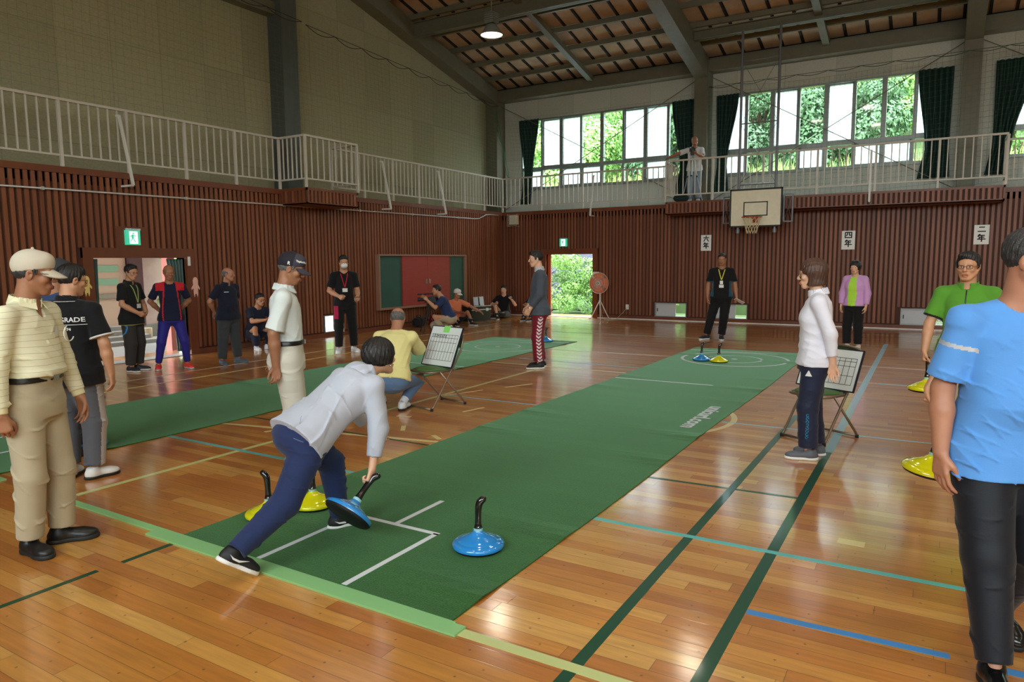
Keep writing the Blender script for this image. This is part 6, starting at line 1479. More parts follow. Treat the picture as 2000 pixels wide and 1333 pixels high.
# 8 man in white with dark cap
wht = cloth('white_polo_cloth', (212, 218, 218)); 
mat('cap_slate', rgb(58, 56, 70), .8, bump=.1, bscale=400)
p8 = make_person('man in white polo, white trousers and dark logo cap standing sideways behind the bowler', (-4.42, 3.86, 0), fa(578, -4), S=1.70, g=.97, vox=.006, skin_='tan', head=(-.05, .30, 0), arms=[((-.15, -.15, -1), (.25, -.25, -.8), None, None, .5), ((.14, -.28, -1), (-.10, .02, -1), (0, 0, -1), (-.4, -.9, 0), (.5, .7, .5))], feet=[(-.10, .02, .1), (.10, .03, -.12)],
    shirt=dict(m=wht, hem=.080, slen=.92, loose=.020, wloose=.024, folds=.014, collar=wht, flaps=True), pants=dict(m=cloth('white_cotton_drill', (206, 202, 190)), loose=.020, kloose=.030, hloose=.040, folds=.020, waist=.085), shoes=dict(m=('white_trainer', (214, 218, 226)), s=W_SOLE), hair=dict(t='short', col='grey', line=-.006),
    cap=dict(m=('black_cap', (26, 22, 34)), brim='cap_slate', m2='cap_slate', reg=lambda q: (q[:, 1] > .012).astype(int)), belt='black_belt_shiny')
HC, HR, hs = p8['HC'], p8['HR'], p8['hs']; capo = [o for o in p8['root'].children if o.name.startswith('cap')][0]
def cap_text(P_, txt, sz, x0, y0, z0, th, mm, p=None, capo=None):
    HC, HR, hs = P_['HC'], P_['HR'], P_['hs']; me = text_mesh('cap_lettering', txt, sz, mm, 0, .0012); d = HR@V3(-math.sin(th), -math.cos(th), -.15); xd = HR@V3(-math.cos(th), math.sin(th), 0)*1.0
    decal(P_, me, capo, HC+HR@V3(x0, y0, z0), xd, HR[:, 2], d, 'cap_lettering', capo, lift=.002)
cap_text(p8, 'TaylorMade', .021, .082, .036, .070, math.radians(38), M_white, capo=capo); cap_text(p8, 'R', .034, .10, -.030, .036, math.radians(90), M_white, capo=capo)
pocket = patch(.13, .10, 6, 6, cloth('white_cotton_pocket', (196, 192, 180)), -.065, -.10, 'cargo_pocket'); decal(p8, pocket, p8['trousers'], p8['hip'][1]+V3(.15, .02, -.14), (0, 1, 0), (0, 0, 1), (-1, 0, 0), 'cargo_pocket', lift=.004)
# 9 masked man in black
b9 = cloth('black_sport_cloth', (18, 18, 20))
p9 = make_person('tall man in black with white face mask and red lanyard standing before the left wall', (-9.22, 9.42, 0), fa(672, -84), S=1.76, g=.93, vox=.010, skin_='mid', head=(.05, .12, 0), arms=[((-.18, .05, -1), (.10, .95, -.35), None, (1, 0, .4), .6), ((.30, .0, -1), (-.55, .75, -.35), None, (-.4, .2, 1), 1.1)], feet=[(-.15, -.03, .35), (.13, .03, -.25)],
    shirt=dict(m=b9, hem=-.03, loose=.018), pants=dict(m=[b9, cloth('magenta_side_panel', (170, 24, 70))], loose=.018, kloose=.022, hloose=.030, reg=lambda P_, I: ((P_[:, 0] > .125) & (P_[:, 2] > .62)).astype(int)), shoes=dict(m=('white_trainer', (214, 218, 226)), s=W_SOLE), hair=dict(t='comb', col='black'), mask=True)
lanyard(p9, cloth('red_lanyard', (170, 30, 46)), .26, (.09, .065))
def held(pi, side, size, m_, name, label, cat, off=(0, .10, 0), rot=(0, 0, 0)):
    a = pi['A'][side]; c = a[2]+unit(a[3])*off[1]; W_ = pi['root'].matrix_basis; w2 = Matrix.Translation(pi['root'].location) @ Matrix.Rotation(pi['root'].rotation_euler.z, 4, 'Z')
    o = MB().box(-size[0]/2, -size[1]/2, -size[2]/2, size[0]/2, size[1]/2, size[2]/2).build(name, m_); o.location = w2 @ Vector(c+V3(0, 0, off[2])); o.rotation_euler = (rot[0], rot[1], pi['root'].rotation_euler.z+rot[2]); return tag(o, label, cat)
held(p9, 0, (.15, .02, .012), mat('phone_body', rgb(60, 60, 66), .3), 'mobile_phone', 'small dark phone held by the masked man in black', 'phone', off=(0, .09, .02))
# 10 bowler
p10 = make_person('woman in pale grey hoodie and blue jeans lunging forward to throw a blue stone', (-3.0, 2.70, 0), PI/2, S=1.57, g=.98, vox=.0055, skin_='light', fem=True, pelvis=(-.02, .03, .67), lean=.98, side=.10, twist=-.08, head=(.0, -.05, 0), neckf=.25,
    feet=[(-.09, .35, -.45), (-.02, -.50, -.30, .098, -.62)], knees=[(-.1, 1, .2), (0, 1, -.35)], arms=[((-.30, .45, -.70), (.25, .45, -.65), None, None, .5), ((.05, .03, -1), (.02, -.30, -1), (0, -.35, -1), (-.2, .9, -.3), (1.1, 1.2, .9))],
    shirt=dict(m=cloth('pale_grey_fleece', (180, 184, 198)), name='hoodie', sleeve='long', slen=.72, hem=-.045, loose=.026, wloose=.040, folds=.020), pants=dict(m=cloth('blue_denim', (34, 46, 84)), loose=.020, kloose=.026, hloose=.022, folds=.016, cut=1.02),
    shoes=dict(m=('black_knit_shoe', (20, 20, 24)), s=W_SOLE, swoosh=True), hair=dict(t='bob', col='black', len=-.030))
nk, Rt_ = p10['neck'], p10['Rt']; Hd = Solid().ell(nk+Rt_@V3(0, -.055, -.045), V3(.105, .045, .075), Rt_, k=.02).cone(nk+Rt_@V3(-.075, -.01, .0), nk+Rt_@V3(-.02, .06, -.03), .030, .022, k=.02).cone(nk+Rt_@V3(.075, -.01, .0), nk+Rt_@V3(.02, .06, -.03), .030, .022, k=.02).cone(nk+Rt_@V3(-.07, -.03, .01), nk+Rt_@V3(.07, -.03, .01), .032, .032, k=.02)
obj('hood', Hd.mesh('hood', MATS['pale_grey_fleece'], .006, noise=folds(4, .006, 14)), p10['shirt'])
Sp = Solid().ell(p10['HC']+p10['HR']@V3(.082, .0, -.045), V3(.005, .005, .008), k=0); obj('earring', Sp.mesh('earring', M_chrome, .002), p10['root'])
dn = cloth('denim_stitch', (92, 104, 134)); hp = p10['hip'][1]
for q, (dy, dz, w_, h_) in (('pocket_stitch', (-.12, .02, .10, .004)), ('pocket_stitch', (-.11, .10, .004, .10))):
    me = patch(w_, h_, 8, 8, dn, -w_/2, -h_/2, q); decal(p10, me, p10['trousers'], hp+V3(.02, dy, dz), (.9, -.4, -.2), (0, .3, 1), (-.5, .8, 0), q, lift=.004)
# 11 crouching man in yellow
yl = cloth('pale_yellow_cotton', (226, 216, 150))
p11 = make_person('balding man in pale yellow shirt and jeans crouching beside the left folding chair', (-5.06, 5.88, 0), fa(783, 74), S=1.68, g=1.05, vox=.007, skin_='red', pelvis=(0, -.08, .37), lean=.42, head=(.1, .35, 0), feet=[(-.17, .10, .55, .05, -.2), (.08, .05, -.1)], knees=[(-.7, 1, .5), (.45, 1, .6)],
    arms=[((-.12, .7, -.7), (.25, .85, -.1)), ((.10, .75, -.65), (-.25, .9, .0))], shirt=dict(m=yl, hem=-.02, slen=.95, loose=.030, wloose=.036, folds=.013), pants=dict(m=cloth('faded_blue_denim', (92, 120, 160)), loose=.022, kloose=.022, hloose=.020, folds=.009, cut=.84), shoes=dict(m=('white_trainer', (214, 218, 226)), s=B_SOLE), hair=dict(t='fringe', col='grey'))
for i in (0, 1):
    a = p11['ank'][i]; Q = Solid().cone(a+V3(0, 0, .0), a+(p11['kn'][i]-a)*.22, .042, .044, k=0, flat=2); obj('sock', Q.mesh('sock', cloth('white_sock', (214, 218, 228)), .007), p11['root'])
# 12 man in maroon trousers
mar = cloth('maroon_track_cloth', (118, 18, 36), .6); chev = cloth('white_chevron', (220, 206, 214))
def chevreg(P_, I):
    out = np.zeros(len(P_), int)
    for i, q in ((0, -1), (1, 1)):
        cx_ = np.interp(P_[:, 2], [I['ank'][i][2], I['kn'][i][2], I['hip'][i][2]], [I['ank'][i][1], I['kn'][i][1], I['hip'][i][1]]); d = P_[:, 1]-cx_+.01
        outer = (P_[:, 0]-(I['kn'][0][0]+I['kn'][1][0])/2)*q > .09; ph = ((P_[:, 2]+np.abs(d)*(-.8))/.052) % 1.0; out |= (outer & (np.abs(d) < .038) & (ph < .55) & (P_[:, 2] < .80)).astype(int)
    return out
p12 = make_person('man in grey jacket and maroon track trousers with white chevrons', (-5.17, 9.40, 0), fa(1047, 186), S=1.78, g=.98, vox=.0075, skin_='light', head=(.10, .05, 0), arms=[((-.10, .10, -1), (.22, .62, -1), (.35, .5, -.8), (.2, .7, .5), .5), ((.16, .12, -1), (-.35, .62, -1), (-.4, .5, -.8), (-.2, .7, .5), .5)], feet=[(-.09, .02, .12), (.09, -.03, -.1)],
    shirt=dict(m=cloth('slate_grey_shell', (74, 80, 92)), name='jacket', sleeve='long', slen=.80, hem=-.055, loose=.022, wloose=.022, folds=.009), pants=dict(m=[mar, chev], loose=.020, kloose=.026, hloose=.042, folds=.007, reg=chevreg), shoes=dict(m=('black_knit_shoe', (20, 20, 24)), s=W_SOLE), hair=dict(t='comb', col='black'))
C = Solid().cone(p12['neck']-V3(0, 0, .02), p12['neck']+V3(0, .012, .045), .083, .071, k=0, flat=2); C.cone(p12['neck']-V3(0, 0, .04), p12['neck']+V3(0, .012, .07), .070, .058, sub=True); obj('towel', C.mesh('towel', mat('grey_white_towel', rgb(176, 178, 184), .9, var=.3, vscale=60), .007), p12['root'])
obj('wristwatch', Solid().cone(p12['A'][0][2]-V3(0, 0, -.012), p12['A'][0][2]+V3(0, 0, .03), .031, .031, k=0, flat=2).mesh('wristwatch', M_chrome, .006), p12['root'])
# 13 cameraman, 14 orange shirt, 15 microphone, 16 behind maroon
khk = cloth('stone_cotton', (176, 162, 140))
p13 = make_person('cameraman in dark blue shirt and khaki trousers crouching behind a tripod camera', (-9.76, 13.22, 0), fa(875, 192), S=1.68, g=1.03, vox=.011, skin_='mid', pelvis=(0, -.10, .34), lean=.40, head=(-.05, .0, .1), feet=[(-.06, .10, .1), (.12, -.14, -.1, .05, -.35)], knees=[(-.2, 1, .9), (.2, 1, .2)],
    arms=[((-.25, .75, -.7), (.15, .75, .75), None, (0, -.3, 1), .7), ((.2, .7, -.65), (-.1, .7, .8), None, (0, -.3, 1), .7)], shirt=dict(m=cloth('dark_blue_cotton', (42, 56, 96)), hem=.0, loose=.02), pants=dict(m=khk, loose=.022, kloose=.026), shoes=dict(m=('white_trainer', (214, 218, 226)), s=W_SOLE), hair=dict(t='comb', col='black'))
orr = cloth('orange_cotton', (224, 132, 96))
make_person('man in orange shirt and white cap sitting on the floor behind the cameraman', (-10.72, 15.05, 0), fa(893, -55), S=1.66, vox=.011, skin_='red', pelvis=(0, -.12, .12), lean=.10, head=(.35, .15, 0), feet=[(-.14, .46, .2), (.30, .38, -.4)], knees=[(-.3, .4, 1), (.6, .5, .5)],
    arms=[((-.7, .45, -.45), (-.45, .45, -.35)), ((.2, .5, -.7), (-.2, .8, -.1))], shirt=dict(m=orr, hem=.0, slen=.85), pants=dict(m=navy), shoes=dict(m=('dark_shoe', (40, 42, 48)), s=W_SOLE), hair=dict(t='short', col='grey'), cap=dict(m=('white_cap', (226, 226, 224))))
p15 = make_person('man in black sitting in the corner of the hall speaking into a microphone', (-10.72, 17.36, 0), fa(990, -95), S=1.68, vox=.011, skin_='light', pelvis=(0, -.10, .13), lean=.12, head=(-.1, .05, 0), feet=[(.30, .10, 1.4), (.16, .36, .2)], knees=[(-1, .6, .2), (.5, .5, 1)],
    arms=[((-.45, .25, -.65), (.35, .55, .62), (.3, .3, .8), (1, 0, .2), 1.0), ((.5, .25, -.6), (-.5, .75, .1), None, None, .8)], shirt=dict(m=b9, hem=.0), pants=dict(m=cloth('dark_olive_cloth', (50, 50, 42))), shoes=dict(m=('dark_shoe', (40, 42, 48)), s=W_SOLE), hair=dict(t='comb', col='black'))
a = p15['A'][0]; w2 = Matrix.Translation(p15['root'].location) @ Matrix.Rotation(p15['root'].rotation_euler.z, 4, 'Z'); d = unit(p15['HC']+p15['HR']@V3(0, .13, -.06)-a[2]-unit(a[3])*.05)
mic = MB().tube([w2 @ Vector(a[2]+unit(a[3])*.06-d*.07), w2 @ Vector(a[2]+unit(a[3])*.06+d*.08)], [.013, .017], 10).tube([w2 @ Vector(a[2]+unit(a[3])*.06+d*.08), w2 @ Vector(a[2]+unit(a[3])*.06+d*.125)], [.024, .020], 10).build('microphone', M_black, smooth=True); tag(mic, 'black handheld microphone held by the man sitting in the corner', 'microphone')
make_person('person in navy sitting by the back wall, hidden behind the man in maroon trousers', (-9.62, 17.25, 0), fa(1040, -120), S=1.62, vox=.012, skin_='mid', pelvis=(0, -.10, .13), lean=.15, head=(.2, .2, 0), feet=[(-.10, .46, 0), (.12, .44, 0)], knees=[(-.2, .2, 1), (.2, .2, 1)], arms=[((-.2, .7, -.6), (.4, .8, .0)), ((.2, .7, -.6), (-.4, .8, .0))], shirt=dict(m=navy, hem=0), pants=dict(m=navy), shoes=dict(m=('dark_shoe', (40, 42, 48)), s=W_SOLE), hair=dict(t='short', col='black'))
# 17 man in black at the far end of the near mat
p17 = make_person('man in black with yellow lanyard and whistle holding a paper beyond the far target', (-3.78, 14.52, 0), fa(1412, -92), S=1.77, g=1.02, vox=.010, skin_='tan', head=(-.1, .08, 0), pelvis=(-.02, 0, .90), arms=[((-.24, -.05, -1), (-.16, .35, -1), None, None, .9), ((.26, -.08, -1), (.02, .16, -1), None, None, .6)], feet=[(-.04, .0, .1), (.26, -.02, -.75)],
    shirt=dict(m=[b9, cloth('teal_side_panel', (24, 84, 106))], hem=-.03, loose=.02, reg=lambda P_, I: ((np.abs(((P_-I['P'])@I['Rt'])[:, 0]) > .150) & (((P_-I['P'])@I['T']) < .17*I['S']) & (((P_-I['P'])@I['T']) > -.01)).astype(int)), pants=dict(m=b9, loose=.022, kloose=.028, hloose=.036), shoes=dict(m=('navy_shoe', (30, 36, 56)), s=W_SOLE), hair=dict(t='short', col='black'))
lanyard(p17, cloth('yellow_lanyard', (206, 200, 60)), .22, (.06, .07)); 
cd2 = MB().box(-.045, 0, -.03, .045, .003, .03).build('name_card', M_white, p17['root']); cd2.location = tuple(p17['P']+p17['Rt']@V3(-.0, .150, .20))
pp_ = held(p17, 0, (.20, .14, .004), M_paper, 'paper_sheet', 'folded white paper held by the man in black beyond the target', 'paper', off=(0, .10, .02), rot=(.35, -.5, .2)); pp_.location.x += .04
# 18 woman in white
ww = cloth('white_fleece', (222, 220, 232)); nv = cloth('navy_track_cloth', (32, 38, 62), .6)
p18 = make_person('woman in white long sleeve top and navy trousers before the right folding chair', (-.82, 6.12, 0), fa(1590, 184), S=1.61, g=.97, vox=.006, skin_='light', fem=True, head=(.0, .06, 0), arms=[((-.12, -.35, -1), (.05, -.12, -1), (.0, .05, -1), (.2, -.9, .2), .35), ((.14, -.1, -1), (-.05, .05, -1), None, None, .4)], feet=[(-.08, .03, .05), (.09, -.04, -.12)],
    shirt=dict(m=ww, sleeve='long', slen=.74, hem=-.035, loose=.018, wloose=.026, folds=.007, collar=ww, ch=.034, copen=False), pants=dict(m=nv, loose=.020, kloose=.026, hloose=.040, folds=.005), shoes=dict(m=('grey_mesh_shoe', (92, 94, 104)), s=W_SOLE), hair=dict(t='bob', col='brown', len=-.092), glasses=True)
tr = cloth('turquoise_print', (46, 140, 180)); sq_ = [MB().tube([(.010*math.cos(a+k), .010*math.sin(a+k)+k*.026, 0) for a in np.linspace(0, 5.2, 9)], .0022, 4) for k in range(8)]; allb = MB()
for b_ in sq_: allb.add(b_.v, b_.f)
me = allb.mesh('leg_print', tr); decal(p18, me, p18['trousers'], V3(-.10, .05, .20), (0, -1, 0), (0, 0, 1), (1, 0, 0), 'leg_print', lift=.004)
lg = patch(.05, .045, 4, 4, M_white, -.025, 0, 'hip_logo')
for v in lg.vertices: v.co.x *= 1-v.co.y/.05
decal(p18, lg, p18['trousers'], V3(-.12, .055, .70), (0, -1, 0), (0, 0, 1), (1, 0, 0), 'hip_logo', lift=.004)
# 19 woman in lilac jacket
lil = cloth('lilac_shell', (200, 152, 204), .6); lime = cloth('lime_green_tee', (172, 220, 72))
def openreg(P_, I):
    q = (P_-I['P'])@I['Rt']; return ((np.abs(q[:, 0]) < .062+.015*np.sin(q[:, 2]*8)) & (q[:, 1] > .02)).astype(int)
p19 = make_person('woman in lilac jacket over a lime green top standing right of the far target', (-1.26, 14.05, 0), fa(1668, -112), S=1.58, g=.97, vox=.010, skin_='light', fem=True, head=(.05, .05, 0), arms=[((-.24, .02, -1), (-.02, .22, -1), None, None, .4), ((.24, .02, -1), (.0, .2, -1), None, None, .4)], feet=[(-.09, .0, .1), (.11, .0, -.3)],
    shirt=dict(m=[lil, lime], name='jacket', sleeve='long', slen=.85, hem=-.02, loose=.030, wloose=.036, folds=.010, reg=openreg), pants=dict(m=b9, loose=.020, kloose=.026, hloose=.036), shoes=dict(m=('cream_shoe', (216, 208, 198)), s=W_SOLE), hair=dict(t='bob', col='black', len=-.04))
# 20 man in green
gr = cloth('grass_green_polo', (84, 142, 44)); grb = cloth('black_trim_cloth', (24, 26, 24))
p20 = make_person('man with glasses in green zip polo carrying a yellow stone at the right', (.22, 7.02, 0), fa(1885, -96), S=1.66, g=1.03, vox=.0065, skin_='mid', head=(-.12, .0, 0), arms=[((-.2, 0, -1), (-.05, .2, -1)), ((.30, .20, -1), (.05, .42, -1), (0, .2, -1), (-.2, 1, .2), (1.3, 1.4, 1.1))], feet=[(-.11, .0, .2), (.11, .0, -.2)],
    shirt=dict(m=[gr, grb], hem=-.03, slen=.80, loose=.022, wloose=.028, folds=.009, collar=gr, reg=lambda P_, I: np.maximum.reduce([(((P_-I['A'][i][0])@(I['A'][i][1]-I['A'][i][0])/((I['A'][i][1]-I['A'][i][0])@(I['A'][i][1]-I['A'][i][0])) > .745) & (np.abs((P_-I['P'])@I['Rt'][:, 0]) > .15*1.05) & (P_[:, 2] > 1.02)).astype(int) for i in (0, 1)])),
    pants=dict(m=khk, loose=.022, kloose=.028, hloose=.036), shoes=dict(m=('navy_shoe', (30, 36, 56)), s=W_SOLE), hair=dict(t='comb', col='black'), glasses=True, mouth=1)
zp = patch(.010, .14, 2, 14, M_black, -.005, -.14, 'zip'); decal(p20, zp, p20['shirt'], p20['neck']+V3(0, 0, -.035), p20['Rt'][:, 0], p20['Rt'][:, 2], -p20['Rt'][:, 1], 'zip')
# 21 person hidden behind the man in blue
make_person('person almost wholly hidden behind the man in blue, only the carrying arm showing', (.40, 4.86, 0), fa(1965, -100), S=1.56, vox=.008, skin_='mid', fem=True, lean=.12, side=-.05, head=(0, .25, 0), arms=[((-.2, 0, -1), (0, .2, -1)), ((.62, .34, -.72), (.36, .30, -.86), (.1, .1, -1), (-.1, 1, .1), (1.3, 1.4, 1.1))],
    shirt=dict(m=cloth('plain_grey_cotton', (120, 122, 126)), hem=-.03), pants=dict(m=navy), shoes=dict(m=('dark_shoe', (40, 42, 48)), s=W_SOLE), hair=dict(t='short', col='black'))
# 22 man in blue
bl_ = cloth('sky_blue_sport_tee', (88, 146, 214), .75); rf = mat('reflective_strip', rgb(196, 200, 208), .3, metal=.4)
def stripreg(P_, I):
    s_, e_ = I['A'][1][:2]; t = (P_-s_)@(e_-s_)/((e_-s_)@(e_-s_)); return ((np.abs(t-.36) < .028) & (P_[:, 0] > .165) & (P_[:, 1] > -.06)).astype(int)
p22 = make_person('man in sky blue t-shirt and black trousers walking at the right front edge', (.265, 3.39, 0), fa(1940, -62), S=1.74, g=1.06, vox=.005, skin_='red', pelvis=(.0, .0, .885), lean=.05, head=(.75, .10, 0), arms=[((-.2, .1, -1), (0, .3, -1)), ((.17, -.16, -1), (.07, .20, -1), (0, .12, -1), (-.25, 1, .1), (.22, .35, .3))], feet=[(-.10, -.18, .1, .06, -.35), (.13, .26, -.25)],
    shirt=dict(m=[bl_, rf], hem=-.068, slen=.86, loose=.022, wloose=.036, folds=.016, reg=stripreg), pants=dict(m=cloth('black_nylon_trousers', (18, 20, 28), .55), loose=.024, kloose=.030, hloose=.022, folds=.010, cut=.99), shoes=dict(m=('glossy_black_shoe', (14, 14, 16)), s=B_SOLE, rough=.2, w=1.05), hair=dict(t='short', col='dark'), belly=.025)
me = MB().bar((-.03, .02, 0), (0, 0, 0), .006, .002).bar((0, 0, 0), (.035, .004, 0), .006, .002).bar((-.025, -.012, 0), (.02, -.020, 0), .006, .002).mesh('ankle_logo', M_white)
# 23 photographer on the gallery
p23 = make_person('photographer in white t-shirt and pale jeans bending over a tripod on the back gallery', (-5.52, 18.36, ZD), fa(1360, -92), S=1.66, vox=.012, skin_='tan', lean=.25, head=(.1, .35, .1), arms=[((-.1, .6, -.7), (.5, .6, .2)), ((.85, .35, -.35), (.75, .45, -.35))],
    shirt=dict(m=cloth('white_tee', (222, 222, 226)), hem=-.03, loose=.02), pants=dict(m=cloth('pale_denim', (140, 158, 176))), shoes=dict(m=('grey_trainer', (170, 174, 180)), s=W_SOLE), hair=dict(t='fringe', col='grey'))

# held stones
u = Vector((.10, .72, .68)).normalized(); r_ = Vector((0, 0, 1)).rotation_difference(u).to_euler()
a = p10['A'][1]; hc = Matrix.Translation((-3.0, 2.70, 0)) @ Vector(a[2]+unit(a[3])*.07)
stone(hc-u*.245, 'b', 0, 'blue sliding stone swung by the bowler in grey, black underside showing', rot=tuple(r_))
def hang(pi, side, colour, label, tilt=(0, 0, 0)):
    a = pi['A'][side]; th = unit(a[4]); D = unit(a[3]); U = unit(np.array(a[4])-D*(np.array(a[4])@D)); Nn = -np.cross(D, U)*(1 if side else -1)
    w2 = Matrix.Translation(pi['root'].location) @ Matrix.Rotation(pi['root'].rotation_euler.z, 4, 'Z'); c = w2 @ Vector(a[2]+D*.085+Nn*.035)
    return stone(c-Vector((0, 0, .262)), colour, pi['root'].rotation_euler.z+1.57, label, rot=(tilt[0], tilt[1], pi['root'].rotation_euler.z+1.57))
hang(p20, 1, 'y', 'yellow sliding stone carried by the man in green'); P21 = [o for o in COL.objects if o.get('label', '').startswith('person almost wholly')][0]
st20 = stone((.02, 4.44, .44), 'y', 0, 'yellow sliding stone hanging behind the hand of the man in blue', rot=(.10, .06, .8))
# ---------------------------------------------------------------- folding chairs with score boards
M_tube = mat('brown_grey_tube', rgb(136, 120, 104), 0.3, metal=0.7); M_gseat = mat('green_vinyl', rgb(66, 104, 52), 0.55); M_bframe = mat('navy_board_edge', rgb(26, 30, 48), 0.5)
M_board = mat('white_board_face', rgb(222, 228, 228), 0.35); M_gtape = mat('fresh_green_tape', rgb(136, 222, 110), 0.5)
def folding_chair(loc, ang, label):
    """local: sitter faces +Y; x across"""
    r = empty('folding_chair', loc, ang-PI/2, label, 'chair', 'folding chairs beside the mats'); w_ = .215
    for q in (-1, 1):
        x = q*w_
        MB().tube([(x, .24, .02), (x, .21, .05), (x, -.20, .62), (x, -.235, .72), (x, -.245, .80)], .0115, 10).build('front_leg', M_tube, r, smooth=True)
        MB().tube([(x*.93, -.27, .02), (x*.93, -.24, .06), (x*.93, .10, .42)], .0115, 10).build('rear_leg', M_tube, r, smooth=True)
        for y_ in (.24, -.27):
            MB().tube([(x*(1 if y_ > 0 else .93), y_, .0), (x*(1 if y_ > 0 else .93), y_, .03)], .016, 10).build('rubber_foot', M_rub, r)
    MB().tube([(-w_, .24, .02), (w_, .24, .02)], .0115, 10).build('floor_bar', M_tube, r, smooth=True)
    MB().tube([(-w_*.93, -.27, .02), (w_*.93, -.27, .02)], .0115, 10).build('floor_bar', M_tube, r, smooth=True)
    MB().tube([(-w_, -.245, .80)]+[(-w_*math.cos(a), -.246, .80+.035*math.sin(a)) for a in np.linspace(.2, PI-.2, 9)]+[(w_, -.245, .80)], .0115, 10).build('back_hoop', M_tube, r, smooth=True)
    s = Solid().ell((0, .03, .435), (.20, .21, .022), k=0); st = obj('seat', s.mesh('seat', M_gseat, .008), r)
    MB().tube([(w_*.93*math.copysign(abs(math.cos(a))**.5, math.cos(a)), .03+.205*math.copysign(abs(math.sin(a))**.5, math.sin(a)), .418) for a in np.linspace(0, 2*PI, 33)], .013, 8).build('seat_frame', M_tube, r, smooth=True)
    vs = []; n1 = 14
    for k in (0, 1):
        for j in range(6):
            for i in range(n1+1): u = -1+2*i/n1; vs.append((u*.200, -.232-.018*(1-u*u)*1.2-.012*k-.02*(j/5), .655+.155*j/5+.030*(1-u*u)*(j/5)))
    o1 = 6*(n1+1); fs = [(j*(n1+1)+i, j*(n1+1)+i+1, (j+1)*(n1+1)+i+1, (j+1)*(n1+1)+i) for j in range(5) for i in range(n1)]; fs += [tuple(o1+q for q in reversed(f_)) for f_ in fs]
    rim = [i for i in range(n1+1)]+[j*(n1+1)+n1 for j in range(1, 6)]+[5*(n1+1)+i for i in range(n1-1, -1, -1)]+[j*(n1+1) for j in range(4, 0, -1)]; fs += [(rim[i], rim[(i+1) % len(rim)], o1+rim[(i+1) % len(rim)], o1+rim[i]) for i in range(len(rim))]
    MB().add(vs, fs).build('backrest', M_gseat, r, smooth=False)
    return r
def score_board(loc, rz, tilt, w_, h_, label, digits, tape):
    """stands on its lower edge at loc; face toward local -Y, leaning back by tilt"""
    r = empty('score_board', loc, 0, label, 'score board', None, (-tilt, 0, rz))
    MB().box(-w_/2, 0, 0, w_/2, .012, h_).build('board', M_board, r)
    b = MB(); t = .010
    b.box(-w_/2-t, -.003, -t, w_/2+t, .016, 0).box(-w_/2-t, -.003, h_, w_/2+t, .016, h_+t).box(-w_/2-t, -.003, 0, -w_/2, .016, h_).box(w_/2, -.003, 0, w_/2+t, .016, h_); b.build('edge_frame', M_bframe, r)
    b = MB(); x0, x1 = -w_*.44, w_*.44; zs = [h_*.14, h_*.36, h_*.60, h_*.72, h_*.80]
    for z in zs: b.box(x0, -.0016, z-.002, x1, -.0002, z+.002)
    for i in range(10): x = x0+(x1-x0)*i/9; b.box(x-.0016, -.0018, zs[0], x+.0016, -.0004, zs[-1])
    b.build('grid_lines', M_black, r)
    me = text_mesh('numerals', digits, .040, M_black, 0, .001); o = obj('numerals', me, r); o.rotation_euler = (PI/2, 0, 0); o.location = (x0+.012, -.002, zs[3]+.006)
    if tape: MB().box(-.05, -.004, h_*.86, .05, .014, h_+t+.002).build('green_tape', M_gtape, r)
    return r
angL = math.radians(258); cL = folding_chair((-4.83, 6.32, 0), angL, 'left folding chair with a score board, beside the man crouching in yellow')
# board leans against the front of the backrest, resting on the seat
def on_chair(c, dy, z): m_ = Matrix.Translation(c.location) @ Matrix.Rotation(c.rotation_euler.z, 4, 'Z'); return m_ @ Vector((0, dy, z))
score_board(on_chair(cL, -.02, .462), cL.rotation_euler.z+PI, math.radians(24), .50, .46, 'white score board with green tape leaning on the left folding chair', '1 2 3 4 5 6 7 8', True)
cR = folding_chair((-.86, 6.86, 0), math.radians(243), 'right folding chair with green seat behind the woman in white')
sb = score_board(on_chair(cR, -.04, .462), cR.rotation_euler.z+PI, math.radians(22), .56, .37, 'white score board leaning on the right folding chair', '1 2 3 4 5 6 7', False)
# ---------------------------------------------------------------- camera on tripod by the blackboard
def tripod(loc, rz, h, spread, m_, label, name='tripod', cat='tripod', lw=.016):
    r = empty(name, loc, rz, label, cat); 
    for k in range(3):
        a = 2*PI*k/3+.5; p = (spread*math.cos(a), spread*math.sin(a), 0.0); mid = (spread*.45*math.cos(a), spread*.45*math.sin(a), h*.52)
        l = MB().tube([(.03*math.cos(a), .03*math.sin(a), h*.92), mid], lw, 8).tube([mid, p], lw*.72, 8).build('leg', m_, r); MB().tube([(mid[0], mid[1], mid[2]-.02), (mid[0], mid[1], mid[2]+.02)], lw*1.5, 8).build('leg_lock', M_black, l)
    MB().tube([(0, 0, h*.55), (0, 0, h)], lw, 10).build('centre_column', m_, r)
    MB().box(-.045, -.045, h-.06, .045, .045, h+.02).tube([(0, .04, h-.02), (.02, .26, h-.12)], .009, 8).build('pan_head', M_black, r); return r
tp = (-10.08, 13.02, 0); tripod(tp, .3, .66, .36, mat('dark_olive_metal', rgb(46, 42, 36), .5), 'black video tripod standing in front of the crouching cameraman')
vc = empty('video_camera', (tp[0], tp[1], .70), fa(875, 186)-PI/2, 'black shoulder video camera on the tripod before the blackboard cupboard', 'camera')   # lens along +Y
MB().box(-.05, -.16, 0, .05, .10, .13).box(-.04, -.12, .13, .04, -.02, .15).build('camera_body', M_black, vc); MB().tube([(0, .10, .075), (0, .20, .075), (0, .205, .075), (0, .26, .075)], [.036, .036, .048, .048], 16).build('lens', M_black, vc, smooth=False)
